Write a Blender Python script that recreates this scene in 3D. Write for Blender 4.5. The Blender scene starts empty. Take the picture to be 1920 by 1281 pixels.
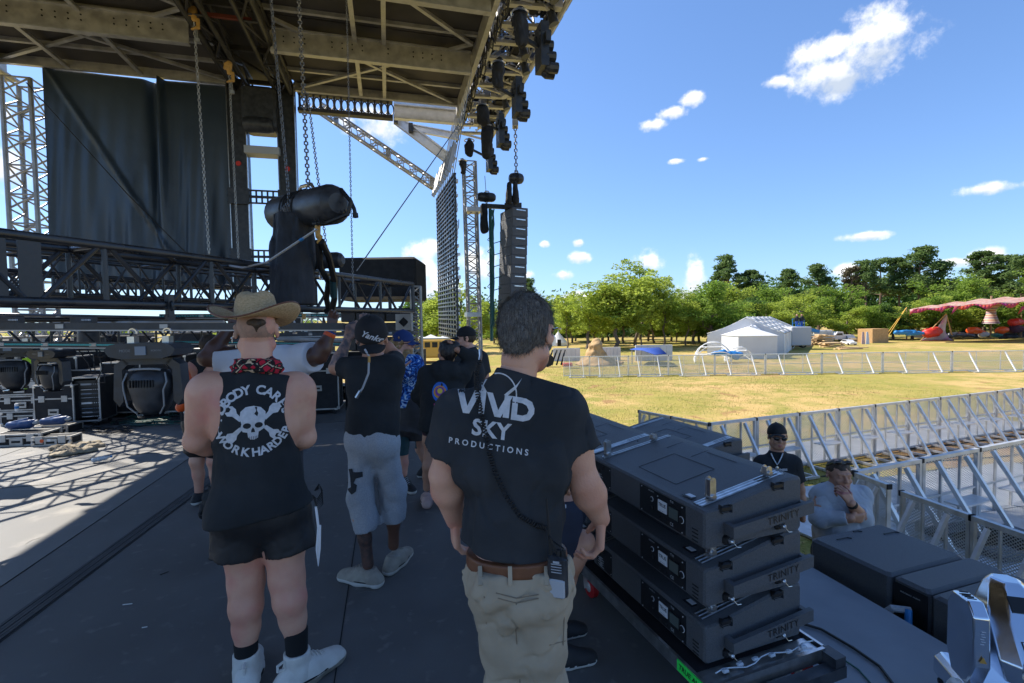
import bpy,bmesh,math,random
import numpy as np
from mathutils import Vector,Matrix
from mathutils.bvhtree import BVHTree
sc=bpy.context.scene
COL=sc.collection
R=math.radians
# -- camera
FPX,CX,CY,CAMZ=907.0,960.0,640.5,1.65
PITCH,ROLL=R(2.43),R(0.86)
GZ=-1.15
_f=Vector((0,math.cos(PITCH),-math.sin(PITCH)))
_u0=Vector((0,math.sin(PITCH),math.cos(PITCH)))
_r0=Vector((1,0,0))
_r=_r0*math.cos(ROLL)-_u0*math.sin(ROLL)
_u=_r0*math.sin(ROLL)+_u0*math.cos(ROLL)
CAM=Vector((0,0,CAMZ))
cd=bpy.data.cameras.new('camera')
cd.sensor_width=36;cd.lens=36*FPX/1920
cd.clip_start=0.05;cd.clip_end=3000
cam=bpy.data.objects.new('camera',cd)
M=Matrix.Identity(4)
for i in range(3):
 M[i][0]=_r[i];M[i][1]=_u[i];M[i][2]=-_f[i];M[i][3]=CAM[i]
cam.matrix_world=M
COL.objects.link(cam);sc.camera=cam
def ray(x,y):
 return _f+_r*((x-CX)/FPX)-_u*((y-CY)/FPX)
def P(x,y,d):
 return CAM+ray(x,y)*d
def G(x,y,z=0.0):
 r=ray(x,y)
 return CAM+r*((z-CAMZ)/r.z)
YAW=math.atan(232/907)
VX=Vector((math.cos(YAW),math.sin(YAW),0))
UX=Vector((-math.sin(YAW),math.cos(YAW),0))
def S(v,u,z=0.0):
 return VX*v+UX*u+Vector((0,0,z))
UP=Vector((0,0,1))
# -- sun and sky
to_sun=(UX*0.60-VX*0.65+UP).normalized()
SUN_EL=math.asin(to_sun.z);SUN_AZ=math.atan2(to_sun.x,to_sun.y)
sd=bpy.data.lights.new('sun','SUN');sd.energy=3.0;sd.angle=R(0.53);sd.color=(1,0.93,0.82)
so=bpy.data.objects.new('sun',sd);COL.objects.link(so)
so.rotation_mode='QUATERNION';so.rotation_quaternion=to_sun.to_track_quat('Z','Y')
so.location=(0,0,60)
w=bpy.data.worlds.new('World');sc.world=w;w.use_nodes=True
nt=w.node_tree;N=nt.nodes;L=nt.links
for n in list(N):N.remove(n)
def nd(t,**k):
 n=N.new(t)
 for a,b in k.items():setattr(n,a,b)
 return n
sky=nd('ShaderNodeTexSky',sky_type='NISHITA');sky.sun_disc=False
sky.sun_elevation=SUN_EL;sky.sun_rotation=SUN_AZ
sky.air_density=1.0;sky.dust_density=0.35;sky.ozone_density=3.0;sky.altitude=50
tc=nd('ShaderNodeTexCoord')
#        px    py    rx   ry   (photo pixels; turned into directions on the sky)
CLOUDS=[(1612,108,112,62),(1640,70,78,62),(1575,128,90,50),(1560,95,72,42),(1655,60,62,50),(1580,150,75,36),(1455,155,26,13),(1225,235,34,14),(1262,212,34,13),(1297,187,24,16),(1268,302,20,6),(1318,299,14,5),(1860,354,62,15),(1625,443,46,10),(1085,483,26,13),(1215,492,34,28),(1300,520,24,46),(1278,560,26,34),(1056,516,26,11),(986,516,16,12),(1022,458,11,7),(795,470,55,22),(780,510,70,40),(815,545,80,50),(715,238,60,34),(650,228,26,24),(690,215,44,30),(900,500,50,40),(8,320,40,46),(2,215,24,22),(1790,492,44,10),(1850,482,34,22),(1590,510,24,18),(1075,560,60,22),(1085,456,12,8),(2300,250,160,60),(2700,420,220,70),(-500,300,200,80),(-900,420,260,70)]
sc_off=nd('ShaderNodeTexNoise');sc_off.inputs['Scale'].default_value=9;sc_off.inputs['Detail'].default_value=9
sc_off.inputs['Roughness'].default_value=0.62
L.new(tc.outputs['Generated'],sc_off.inputs['Vector'])
fine=nd('ShaderNodeTexNoise');fine.inputs['Scale'].default_value=34;fine.inputs['Detail'].default_value=8
fine.inputs['Roughness'].default_value=0.6
L.new(tc.outputs['Generated'],fine.inputs['Vector'])
def mth(op,a,b=None,c=None):
 m=nd('ShaderNodeMath',operation=op)
 for i,q in enumerate((a,b,c)):
  if q is None:continue
  if isinstance(q,(int,float)):m.inputs[i].default_value=q
  else:L.new(q,m.inputs[i])
 return m.outputs[0]
best=None;shade=None
for(px,py,rx,ry)in CLOUDS:
 c=ray(px,py).normalized()
 rr=c.cross(UP).normalized();uu=rr.cross(c)
 k=1/(ray(px,py).length)
 sub=nd('ShaderNodeVectorMath',operation='SUBTRACT');L.new(tc.outputs['Generated'],sub.inputs[0]);sub.inputs[1].default_value=c
 comb=nd('ShaderNodeCombineXYZ')
 for i,(vec,s)in enumerate(((rr,rx*k/FPX),(uu,ry*k/FPX),(c,0.3))):
  dt=nd('ShaderNodeVectorMath',operation='DOT_PRODUCT');L.new(sub.outputs[0],dt.inputs[0]);dt.inputs[1].default_value=vec/s
  L.new(dt.outputs['Value'],comb.inputs[i])
  if i==1:hgt=dt.outputs['Value']
 ln=nd('ShaderNodeVectorMath',operation='LENGTH');L.new(comb.outputs[0],ln.inputs[0])
 d=mth('SUBTRACT',1.0,ln.outputs['Value'])
 best=d if best is None else mth('MAXIMUM',best,d)
 hs=mth('MULTIPLY',mth('MAXIMUM',d,0.0),hgt)
 shade=hs if shade is None else mth('ADD',shade,hs)
nz=mth('MULTIPLY',mth('SUBTRACT',sc_off.outputs[0],0.5),1.7)
nz2=mth('MULTIPLY',mth('SUBTRACT',fine.outputs[0],0.5),1.7)
dens=mth('ADD',mth('ADD',best,nz),nz2)
mr=nd('ShaderNodeMapRange',interpolation_type='SMOOTHSTEP');L.new(dens,mr.inputs[0])
mr.inputs[1].default_value=0.02;mr.inputs[2].default_value=0.85
# keep the noise from raising clouds far from any centre
gate=nd('ShaderNodeMapRange',interpolation_type='SMOOTHSTEP');L.new(best,gate.inputs[0])
gate.inputs[1].default_value=-0.30;gate.inputs[2].default_value=0.12
cl=mth('MULTIPLY',mr.outputs[0],gate.outputs[0])
cr=nd('ShaderNodeValToRGB')
cr.color_ramp.elements[0].position=0.12;cr.color_ramp.elements[0].color=(0.46,0.53,0.64,1)
cr.color_ramp.elements[1].position=0.70;cr.color_ramp.elements[1].color=(1.0,0.99,0.97,1)
L.new(mth('ADD',mth('ADD',mth('MULTIPLY',shade,0.9),0.50),mth('MULTIPLY',nz2,0.35)),cr.inputs[0])
hsv=nd('ShaderNodeHueSaturation');hsv.inputs['Saturation'].default_value=0.98;hsv.inputs['Value'].default_value=1.0
L.new(sky.outputs[0],hsv.inputs['Color'])
cm=nd('ShaderNodeVectorMath',operation='SCALE');L.new(cr.outputs[0],cm.inputs[0]);cm.inputs['Scale'].default_value=4.6
k1=nd('ShaderNodeVectorMath',operation='MULTIPLY');L.new(hsv.outputs[0],k1.inputs[0]);k1.inputs[1].default_value=(.16,.10,.06)
k2=nd('ShaderNodeVectorMath',operation='ADD');L.new(k1.outputs[0],k2.inputs[0]);k2.inputs[1].default_value=(1.75,1.42,1.12)
k3=nd('ShaderNodeVectorMath',operation='DIVIDE');L.new(hsv.outputs[0],k3.inputs[0]);L.new(k2.outputs[0],k3.inputs[1])
mx=nd('ShaderNodeMix',data_type='RGBA');L.new(cl,mx.inputs[0]);L.new(k3.outputs[0],mx.inputs[6]);L.new(cm.outputs[0],mx.inputs[7])
bg=nd('ShaderNodeBackground');bg.inputs['Strength'].default_value=0.105
L.new(mx.outputs[2],bg.inputs[0])
wo=nd('ShaderNodeOutputWorld');L.new(bg.outputs[0],wo.inputs[0])
sc.view_settings.view_transform='Standard';sc.view_settings.look='None'
sc.view_settings.exposure=1.55;sc.view_settings.gamma=1
# -- materials
MATS={}
def pm(name,c1,c2=None,sc_=8.0,rough=0.6,metal=0.0,bump=0.0,bsc=40.0,det=4.0,r2=None,stretch=None,spec=0.5,lo=0.35,hi=0.65,c3=None,sc3=2.0,lo3=.52,hi3=.7,trans=0.0):
 m=bpy.data.materials.new(name);m.use_nodes=True
 t=m.node_tree;b=t.nodes['Principled BSDF']
 b.inputs['Roughness'].default_value=rough;b.inputs['Metallic'].default_value=metal
 b.inputs['Specular IOR Level'].default_value=spec
 tcn=t.nodes.new('ShaderNodeTexCoord');vec=tcn.outputs['Object']
 if stretch:
  mp=t.nodes.new('ShaderNodeMapping');mp.inputs['Scale'].default_value=stretch
  t.links.new(vec,mp.inputs[0]);vec=mp.outputs[0]
 b.inputs['Base Color'].default_value=(*c1,1)
 if c2 is not None or r2 is not None:
  n=t.nodes.new('ShaderNodeTexNoise');n.inputs['Scale'].default_value=sc_;n.inputs['Detail'].default_value=det
  t.links.new(vec,n.inputs['Vector'])
  mr=t.nodes.new('ShaderNodeMapRange');mr.inputs[1].default_value=lo;mr.inputs[2].default_value=hi
  t.links.new(n.outputs[0],mr.inputs[0]);fac=mr.outputs[0]
  if c2 is not None:
   x=t.nodes.new('ShaderNodeMix');x.data_type='RGBA'
   x.inputs[6].default_value=(*c1,1);x.inputs[7].default_value=(*c2,1);t.links.new(fac,x.inputs[0])
   out=x.outputs[2]
   if c3 is not None:
    n3=t.nodes.new('ShaderNodeTexNoise');n3.inputs['Scale'].default_value=sc3;n3.inputs['Detail'].default_value=6
    t.links.new(vec,n3.inputs['Vector'])
    m3=t.nodes.new('ShaderNodeMapRange');m3.inputs[1].default_value=lo3;m3.inputs[2].default_value=hi3
    t.links.new(n3.outputs[0],m3.inputs[0])
    x3=t.nodes.new('ShaderNodeMix');x3.data_type='RGBA';x3.inputs[7].default_value=(*c3,1)
    t.links.new(out,x3.inputs[6]);t.links.new(m3.outputs[0],x3.inputs[0]);out=x3.outputs[2]
   t.links.new(out,b.inputs['Base Color'])
  if r2 is not None:
   y=t.nodes.new('ShaderNodeMapRange');y.inputs[3].default_value=rough;y.inputs[4].default_value=r2
   t.links.new(fac,y.inputs[0]);t.links.new(y.outputs[0],b.inputs['Roughness'])
 if bump:
  nb=t.nodes.new('ShaderNodeTexNoise');nb.inputs['Scale'].default_value=bsc;nb.inputs['Detail'].default_value=3
  t.links.new(vec,nb.inputs['Vector'])
  bp=t.nodes.new('ShaderNodeBump');bp.inputs['Strength'].default_value=bump;bp.inputs['Distance'].default_value=0.01
  t.links.new(nb.outputs[0],bp.inputs['Height']);t.links.new(bp.outputs[0],b.inputs['Normal'])
 if trans:
  tr=t.nodes.new('ShaderNodeBsdfTranslucent');ms=t.nodes.new('ShaderNodeMixShader');ms.inputs[0].default_value=trans
  src=b.inputs['Base Color'].links[0].from_socket if b.inputs['Base Color'].links else None
  if src:t.links.new(src,tr.inputs[0])
  else:tr.inputs[0].default_value=(*c1,1)
  o=t.nodes['Material Output']
  t.links.new(b.outputs[0],ms.inputs[1]);t.links.new(tr.outputs[0],ms.inputs[2]);t.links.new(ms.outputs[0],o.inputs[0])
 MATS[name]=m
 return m
def emis(name,c,s):
 m=pm(name,c);b=m.node_tree.nodes['Principled BSDF']
 b.inputs['Emission Color'].default_value=(*c,1);b.inputs['Emission Strength'].default_value=s
 return m
pm('black_paint',(.020,.022,.027),(.045,.048,.054),sc_=14,rough=.34,r2=.5,bump=.06,bsc=90)
pm('truss_black',(.022,.024,.029),(.045,.048,.055),sc_=5,rough=.24,r2=.36,bump=.05,bsc=60,spec=.45)
pm('black_bag',(.012,.014,.020),(.022,.025,.034),sc_=8,rough=.7,bump=.4,bsc=30)
pm('black_matte',(.010,.010,.012),(.02,.02,.022),sc_=9,rough=.8,bump=.1)
pm('speaker_black',(.075,.078,.085),(.115,.118,.125),sc_=150,rough=.45,r2=.62,bump=.6,bsc=380,det=2)
pm('speaker_panel',(.010,.011,.013),(.016,.017,.02),sc_=20,rough=.4)
pm('alu',(.36,.35,.335),(.50,.49,.47),sc_=7,rough=.38,r2=.55,metal=.45,bump=.05,bsc=60)
pm('alu_bright',(.62,.62,.62),(.75,.75,.75),sc_=9,rough=.34,r2=.5,metal=.55)
pm('alu_barrier',(.42,.43,.44),(.62,.62,.62),sc_=5,rough=.40,r2=.55,metal=.55)
pm('galv',(.50,.51,.52),(.66,.66,.66),sc_=25,rough=.42,metal=.45)
pm('chrome',(.74,.77,.82),(.66,.69,.74),sc_=6,rough=.10,r2=.24,metal=1.0)
pm('steel',(.50,.50,.50),(.7,.7,.7),sc_=20,rough=.28,metal=.95)
pm('chain_steel',(.16,.16,.17),(.3,.3,.3),sc_=20,rough=.4,metal=.8)
pm('chain_light',(.34,.33,.31),(.5,.5,.48),sc_=20,rough=.4,metal=.6)
pm('rubber',(.015,.015,.016),rough=.75)
pm('red_wheel',(.42,.012,.015),rough=.45)
pm('white_print',(.62,.63,.66),(.50,.52,.55),sc_=60,rough=.8)
pm('white_plastic',(.78,.78,.76),rough=.45)
pm('label_white',(.75,.76,.78),rough=.5)
pm('text_black',(.006,.006,.007),rough=.5)
pm('lcd',(.10,.12,.11),rough=.15)
pm('lcd_blue',(.16,.22,.30),rough=.15)
pm('screen_frame',(.25,.26,.27),rough=.4)
pm('ceiling_dark',(.035,.031,.028),(.065,.057,.050),sc_=1.3,rough=.8,c3=(.09,.078,.068),sc3=.6)
pm('tower_grey',(.26,.26,.26),(.38,.38,.37),sc_=5,rough=.45,metal=.4)
pm('roof_frame_dark',(.03,.028,.027),(.06,.055,.05),sc_=4,rough=.5,metal=.3)
pm('rust_red',(.16,.03,.015),rough=.7)
pm('hook_yellow',(.55,.30,.06),(.4,.22,.06),sc_=30,rough=.5)
pm('cable_black',(.010,.010,.011),rough=.55)
pm('cable_green',(.01,.08,.06),rough=.55)
pm('cable_teal',(.02,.12,.10),rough=.5)
pm('orange_plastic',(.68,.09,.012),rough=.45)
pm('blue_plastic',(.02,.06,.18),rough=.45)
pm('hi_vis',(.42,.75,.03),rough=.7)
pm('tape_green',(.03,.85,.10),rough=.6)
pm('cloth_beige',(.40,.34,.25),(.30,.25,.18),sc_=12,rough=.9,bump=.3)
pm('trailer_white',(.62,.62,.60),(.50,.50,.48),sc_=3,rough=.5)
pm('yellow_bus',(.62,.36,.06),rough=.5)
pm('clear_plastic',(.5,.55,.6),rough=.12,spec=.8)
pm('wood_box',(.50,.31,.14),(.42,.25,.10),sc_=6,rough=.8)
pm('lumber',(.55,.36,.17),(.66,.47,.26),sc_=3,rough=.85)
pm('pole_wood',(.36,.24,.13),(.27,.18,.10),sc_=6,rough=.85)
pm('panel_white',(.60,.61,.62),(.52,.53,.55),sc_=2,rough=.7)
pm('panel_grey',(.40,.42,.45),rough=.7)
pm('blue_fab',(.02,.07,.32),rough=.8)
pm('blue_paint',(.02,.20,.50),rough=.5)
pm('sand',(.50,.33,.16),(.38,.24,.11),sc_=3,rough=.95,bump=.6,bsc=6)
pm('red_paint',(.55,.03,.02),rough=.5)
pm('car_silver',(.35,.36,.38),rough=.25,metal=.6)
pm('car_white',(.7,.7,.7),rough=.3)
pm('car_dark',(.03,.035,.05),rough=.3)
pm('window_dark',(.02,.025,.03),rough=.1)
# -- mesh helpers
def frame(d,up=UP):
 d=d.normalized();s=d.cross(up)
 if s.length<1e-4:s=d.cross(Vector((1,0,0)))
 s.normalize();return s,s.cross(d).normalized()
class MB:
 def __init__(s):s.v=[];s.f=[];s.m=[];s.mi=0
 def mat(s,i):s.mi=i;return s
 def add(s,vs,fs):
  o=len(s.v);s.v.extend([tuple(q)for q in vs]);s.f.extend([tuple(i+o for i in f)for f in fs]);s.m.extend([s.mi]*len(fs));return s
 def hexa(s,c):
  return s.add(c,[(3,2,1,0),(4,5,6,7),(0,1,5,4),(1,2,6,5),(2,3,7,6),(3,0,4,7)])
 def box(s,c,sz,ax=(Vector((1,0,0)),Vector((0,1,0)),UP)):
  c=Vector(c);x,y,z=(ax[i]*(sz[i]/2)for i in range(3))
  return s.hexa([c-x-y-z,c+x-y-z,c+x+y-z,c-x+y-z,c-x-y+z,c+x-y+z,c+x+y+z,c-x+y+z])
 def bbox(s,c,sz,bev=.01,ax=(Vector((1,0,0)),Vector((0,1,0)),UP)):
  c=Vector(c);h=[q/2 for q in sz];b=bev
  pts=[]
  for(a,e)in((-1,0),(-1,1),(1,1),(1,0)):pass
  def ring(z,ix,iy):
   return[(-ix+b,-iy),(ix-b,-iy),(ix,-iy+b),(ix,iy-b),(ix-b,iy),(-ix+b,iy),(-ix,iy-b),(-ix,-iy+b)]
  rings=[(-h[2],h[0]-b,h[1]-b),(-h[2]+b,h[0],h[1]),(h[2]-b,h[0],h[1]),(h[2],h[0]-b,h[1]-b)]
  vs=[]
  for z,ix,iy in rings:
   for x,y in ring(z,ix,iy):vs.append(c+ax[0]*x+ax[1]*y+ax[2]*z)
  fs=[]
  for k in range(3):
   for i in range(8):
    j=(i+1)%8;fs.append((k*8+i,k*8+j,k*8+8+j,k*8+8+i))
  fs.append(tuple(range(7,-1,-1)));fs.append(tuple(range(24,32)))
  return s.add(vs,fs)
 def bar(s,a,b,w_,h_,up=UP):
  a=Vector(a);b=Vector(b);x,y=frame(b-a,up);x=x*(w_/2);y=y*(h_/2)
  return s.hexa([a-x-y,a+x-y,a+x+y,a-x+y,b-x-y,b+x-y,b+x+y,b-x+y])
 def tube(s,a,b,r,r2=None,n=8,caps=True):
  a=Vector(a);b=Vector(b);r2=r if r2 is None else r2;x,y=frame(b-a)
  vs=[]
  for p,q in((a,r),(b,r2)):
   for i in range(n):
    t=2*math.pi*i/n;vs.append(p+x*(q*math.cos(t))+y*(q*math.sin(t)))
  fs=[(i,(i+1)%n,n+(i+1)%n,n+i)for i in range(n)]
  if caps:fs+=[tuple(range(n-1,-1,-1)),tuple(range(n,2*n))]
  return s.add(vs,fs)
 def path(s,pts,r,n=6,closed=False):
  pts=[Vector(p)for p in pts];m=len(pts);vs=[];px=None
  for i in range(m):
   if closed:d=pts[(i+1)%m]-pts[i-1]
   else:d=pts[min(i+1,m-1)]-pts[max(i-1,0)]
   if px is None:x,y=frame(d)
   else:
    d=d.normalized();x=px-d*px.dot(d)
    if x.length<1e-5:x,y=frame(d)
    x.normalize();y=x.cross(d)
   px=x;rr=r[i]if isinstance(r,(list,tuple))else r
   for k in range(n):
    t=2*math.pi*k/n;vs.append(pts[i]+x*(rr*math.cos(t))+y*(rr*math.sin(t)))
  fs=[]
  for i in range(m if closed else m-1):
   j=(i+1)%m
   for k in range(n):fs.append((i*n+k,i*n+(k+1)%n,j*n+(k+1)%n,j*n+k))
  if not closed:fs+=[tuple(range(n-1,-1,-1)),tuple(range((m-1)*n,m*n))]
  return s.add(vs,fs)
 def lathe(s,c,prof,n=16,ax=(Vector((1,0,0)),Vector((0,1,0)),UP),cap=True):
  c=Vector(c);vs=[]
  for r,z in prof:
   for k in range(n):
    t=2*math.pi*k/n;vs.append(c+ax[0]*(r*math.cos(t))+ax[1]*(r*math.sin(t))+ax[2]*z)
  fs=[]
  for i in range(len(prof)-1):
   for k in range(n):fs.append((i*n+k,i*n+(k+1)%n,(i+1)*n+(k+1)%n,(i+1)*n+k))
  if cap:fs+=[tuple(range(n-1,-1,-1)),tuple(range((len(prof)-1)*n,len(prof)*n))]
  return s.add(vs,fs)
 def ell(s,c,r,n=12,m=8,ax=(Vector((1,0,0)),Vector((0,1,0)),UP)):
  if not isinstance(r,(tuple,list)):r=(r,r,r)
  c=Vector(c);vs=[c-ax[2]*r[2]]
  for i in range(1,m):
   p=math.pi*i/m-math.pi/2
   for k in range(n):
    t=2*math.pi*k/n
    vs.append(c+ax[0]*(r[0]*math.cos(p)*math.cos(t))+ax[1]*(r[1]*math.cos(p)*math.sin(t))+ax[2]*(r[2]*math.sin(p)))
  vs.append(c+ax[2]*r[2]);fs=[(0,1+(k+1)%n,1+k)for k in range(n)]
  for i in range(m-2):
   for k in range(n):
    a=1+i*n;fs.append((a+k,a+(k+1)%n,a+n+(k+1)%n,a+n+k))
  a=1+(m-2)*n;t=len(vs)-1
  fs+=[(a+k,a+(k+1)%n,t)for k in range(n)]
  return s.add(vs,fs)
 def prism(s,poly,off):
  off=Vector(off);n=len(poly);vs=list(poly)+[Vector(p)+off for p in poly]
  return s.add(vs,[tuple(range(n-1,-1,-1)),tuple(range(n,2*n))]+[(i,(i+1)%n,n+(i+1)%n,n+i)for i in range(n)])
 def build(s,name,mats,parent=None,origin=None,smooth=30,**props):
  if isinstance(mats,(str,bpy.types.Material)):mats=[mats]
  if origin is None:origin=Vector(parent.get('_o',(0,0,0)))if parent else Vector((0,0,0))
  me=bpy.data.meshes.new(name)
  me.from_pydata([(p[0]-origin[0],p[1]-origin[1],p[2]-origin[2])for p in s.v],[],s.f)
  for m_ in mats:me.materials.append(MATS[m_]if isinstance(m_,str)else m_)
  if len(mats)>1:me.polygons.foreach_set('material_index',s.m)
  me.update()
  if smooth:
   me.polygons.foreach_set('use_smooth',[True]*len(me.polygons));me.set_sharp_from_angle(angle=R(smooth))
  o=bpy.data.objects.new(name,me);COL.objects.link(o)
  if parent:o.parent=parent;o['_o']=tuple(origin)
  else:o.location=origin
  for k,v_ in props.items():o[k]=v_
  return o
def thing(name,label,cat,loc=(0,0,0),group=None):
 o=bpy.data.objects.new(name,None);COL.objects.link(o);o.empty_display_size=.1
 o.location=loc;o['label']=label;o['category']=cat;o['_o']=tuple(loc)
 if group:o['group']=group
 return o
def tag(o,label,cat,group=None,kind=None):
 if label:o['label']=label
 if cat:o['category']=cat
 if group:o['group']=group
 if kind:o['kind']=kind
 return o
def base_name(o):return o.name.split('.')[0]
def kids(o):
 return[c for c in bpy.data.objects if c.parent==o]
def copy_tree(o,parent=None):
 c=o.copy();COL.objects.link(c);c.parent=parent
 for ch in KIDS_CACHE.setdefault(o.name,[q.name for q in kids(o)]):copy_tree(bpy.data.objects[ch],c)
 return c
KIDS_CACHE={}
def dup(proto,loc,rz=0.0,label=None,group=None,scale=None):
 c=copy_tree(proto);c.location=loc;c.rotation_euler=(0,0,rz)
 if label:c['label']=label
 if group:c['group']=group
 if scale:c.scale=(scale,)*3 if isinstance(scale,(int,float))else scale
 return c
def struct(o):o['kind']='structure';return o
# lettering -> cut into a fine mesh so it can follow a curved surface
def text_mesh(txt,size,bold=0.0,cell=None,space=1.0,shear=0.0):
 cu=bpy.data.curves.new('t','FONT');cu.body=txt;cu.size=size;cu.align_x='CENTER';cu.align_y='CENTER'
 cu.offset=bold;cu.resolution_u=3;cu.space_character=space;cu.shear=shear
 ob=bpy.data.objects.new('t',cu);COL.objects.link(ob)
 dg=bpy.context.evaluated_depsgraph_get();dg.update()
 me=bpy.data.meshes.new_from_object(ob.evaluated_get(dg))
 bm=bmesh.new();bm.from_mesh(me)
 bpy.data.objects.remove(ob);bpy.data.curves.remove(cu);bpy.data.meshes.remove(me)
 if cell and bm.verts:bcut(bm,cell)
 vs=[v_.co.copy()for v_ in bm.verts];bm.verts.index_update();fs=[tuple(q.index for q in f.verts)for f in bm.faces]
 bm.free();return vs,fs
def bcut(bm,cell):
 for ax in(0,1):
  lo=min(v_.co[ax]for v_ in bm.verts);hi=max(v_.co[ax]for v_ in bm.verts)
  k=math.ceil(lo/cell)*cell
  while k<hi:
   co=[0,0,0];co[ax]=k;no=[0,0,0];no[ax]=1
   bmesh.ops.bisect_plane(bm,geom=bm.verts[:]+bm.edges[:]+bm.faces[:],plane_co=co,plane_no=no);k+=cell
def flat_text(mb,txt,size,o,x,y,bold=0.0,space=1.0,shear=0.0):
 vs,fs=text_mesh(txt,size,bold,space=space,shear=shear)
 mb.add([Vector(o)+x*p.x+y*p.y for p in vs],fs);return mb
def poly_cells(poly,cell):
 bm=bmesh.new();vv=[bm.verts.new((a,b,0))for a,b in poly];f=bm.faces.new(vv)
 bmesh.ops.triangulate(bm,faces=[f]);bcut(bm,cell)
 bm.verts.index_update();vs=[v_.co.copy()for v_ in bm.verts];fs=[tuple(q.index for q in f.verts)for f in bm.faces];bm.free();return vs,fs
def chain_mesh(mb,a,b,pitch=.03,w_=.012,r=.0035,sag=0.0):
 a=Vector(a);b=Vector(b);n=max(2,int((b-a).length/pitch));d=(b-a)/n
 for i in range(n):
  c=a+d*(i+.5)-UP*(sag*4*((i+.5)/n)*(1-(i+.5)/n));dn=d.normalized();x,y=frame(dn)
  if i%2:x=y
  h=pitch*.62
  pts=[c+dn*(h*math.cos(t))*1.0+x*(w_*math.sin(t))for t in[k*math.pi/3 for k in range(6)]]
  mb.path(pts,r,n=4,closed=True)
 return mb
def box_truss(mb,a,b,s,rt,rd,bay,up=UP,n=8,faces=(0,1,2,3),zig=True,start=0.0):
 """four chords and zig-zag lacing between two points"""
 a=Vector(a);b=Vector(b);x,y=frame(b-a,up);L_=(b-a).length;d=(b-a).normalized()
 cs=[(-1,-1),(1,-1),(1,1),(-1,1)];h=s/2
 for p,q in cs:mb.tube(a+x*(p*h)+y*(q*h),b+x*(p*h)+y*(q*h),rt,n=n)
 k=max(1,round(L_/bay));st=L_/k
 for fi in faces:
  c0=cs[fi];c1=cs[(fi+1)%4]
  A=x*(c0[0]*h)+y*(c0[1]*h);B=x*(c1[0]*h)+y*(c1[1]*h)
  for i in range(k):
   p=a+d*(i*st);q=a+d*((i+1)*st)
   if zig:m=a+d*((i+.5)*st);mb.tube(p+A,m+B,rd,n=6,caps=False);mb.tube(m+B,q+A,rd,n=6,caps=False)
   else:mb.tube(p+A,q+B,rd,n=6,caps=False)
   mb.tube(p+A,p+B,rd,n=6,caps=False)
  mb.tube(b+A,b+B,rd,n=6,caps=False)
 return mb
 # -- smooth bodies: distance fields meshed by surface nets
def smin(a,b,k):
 if k<=0:return np.minimum(a,b)
 h=np.maximum(k-np.abs(a-b),0)/k
 return np.minimum(a,b)-h*h*k*.25
_rs=np.random.RandomState(7);_lat=_rs.rand(32,32,32).astype(np.float32)
def vnoise(x,y,z):
 xi=np.floor(x).astype(int);yi=np.floor(y).astype(int);zi=np.floor(z).astype(int)
 fx=x-xi;fy=y-yi;fz=z-zi;fx=fx*fx*(3-2*fx);fy=fy*fy*(3-2*fy);fz=fz*fz*(3-2*fz)
 g=lambda a,b,c:_lat[(xi+a)&31,(yi+b)&31,(zi+c)&31]
 c0=(g(0,0,0)*(1-fx)+g(1,0,0)*fx)*(1-fy)+(g(0,1,0)*(1-fx)+g(1,1,0)*fx)*fy
 c1=(g(0,0,1)*(1-fx)+g(1,0,1)*fx)*(1-fy)+(g(0,1,1)*(1-fx)+g(1,1,1)*fx)*fy
 return c0*(1-fz)+c1*fz-.5
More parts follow.
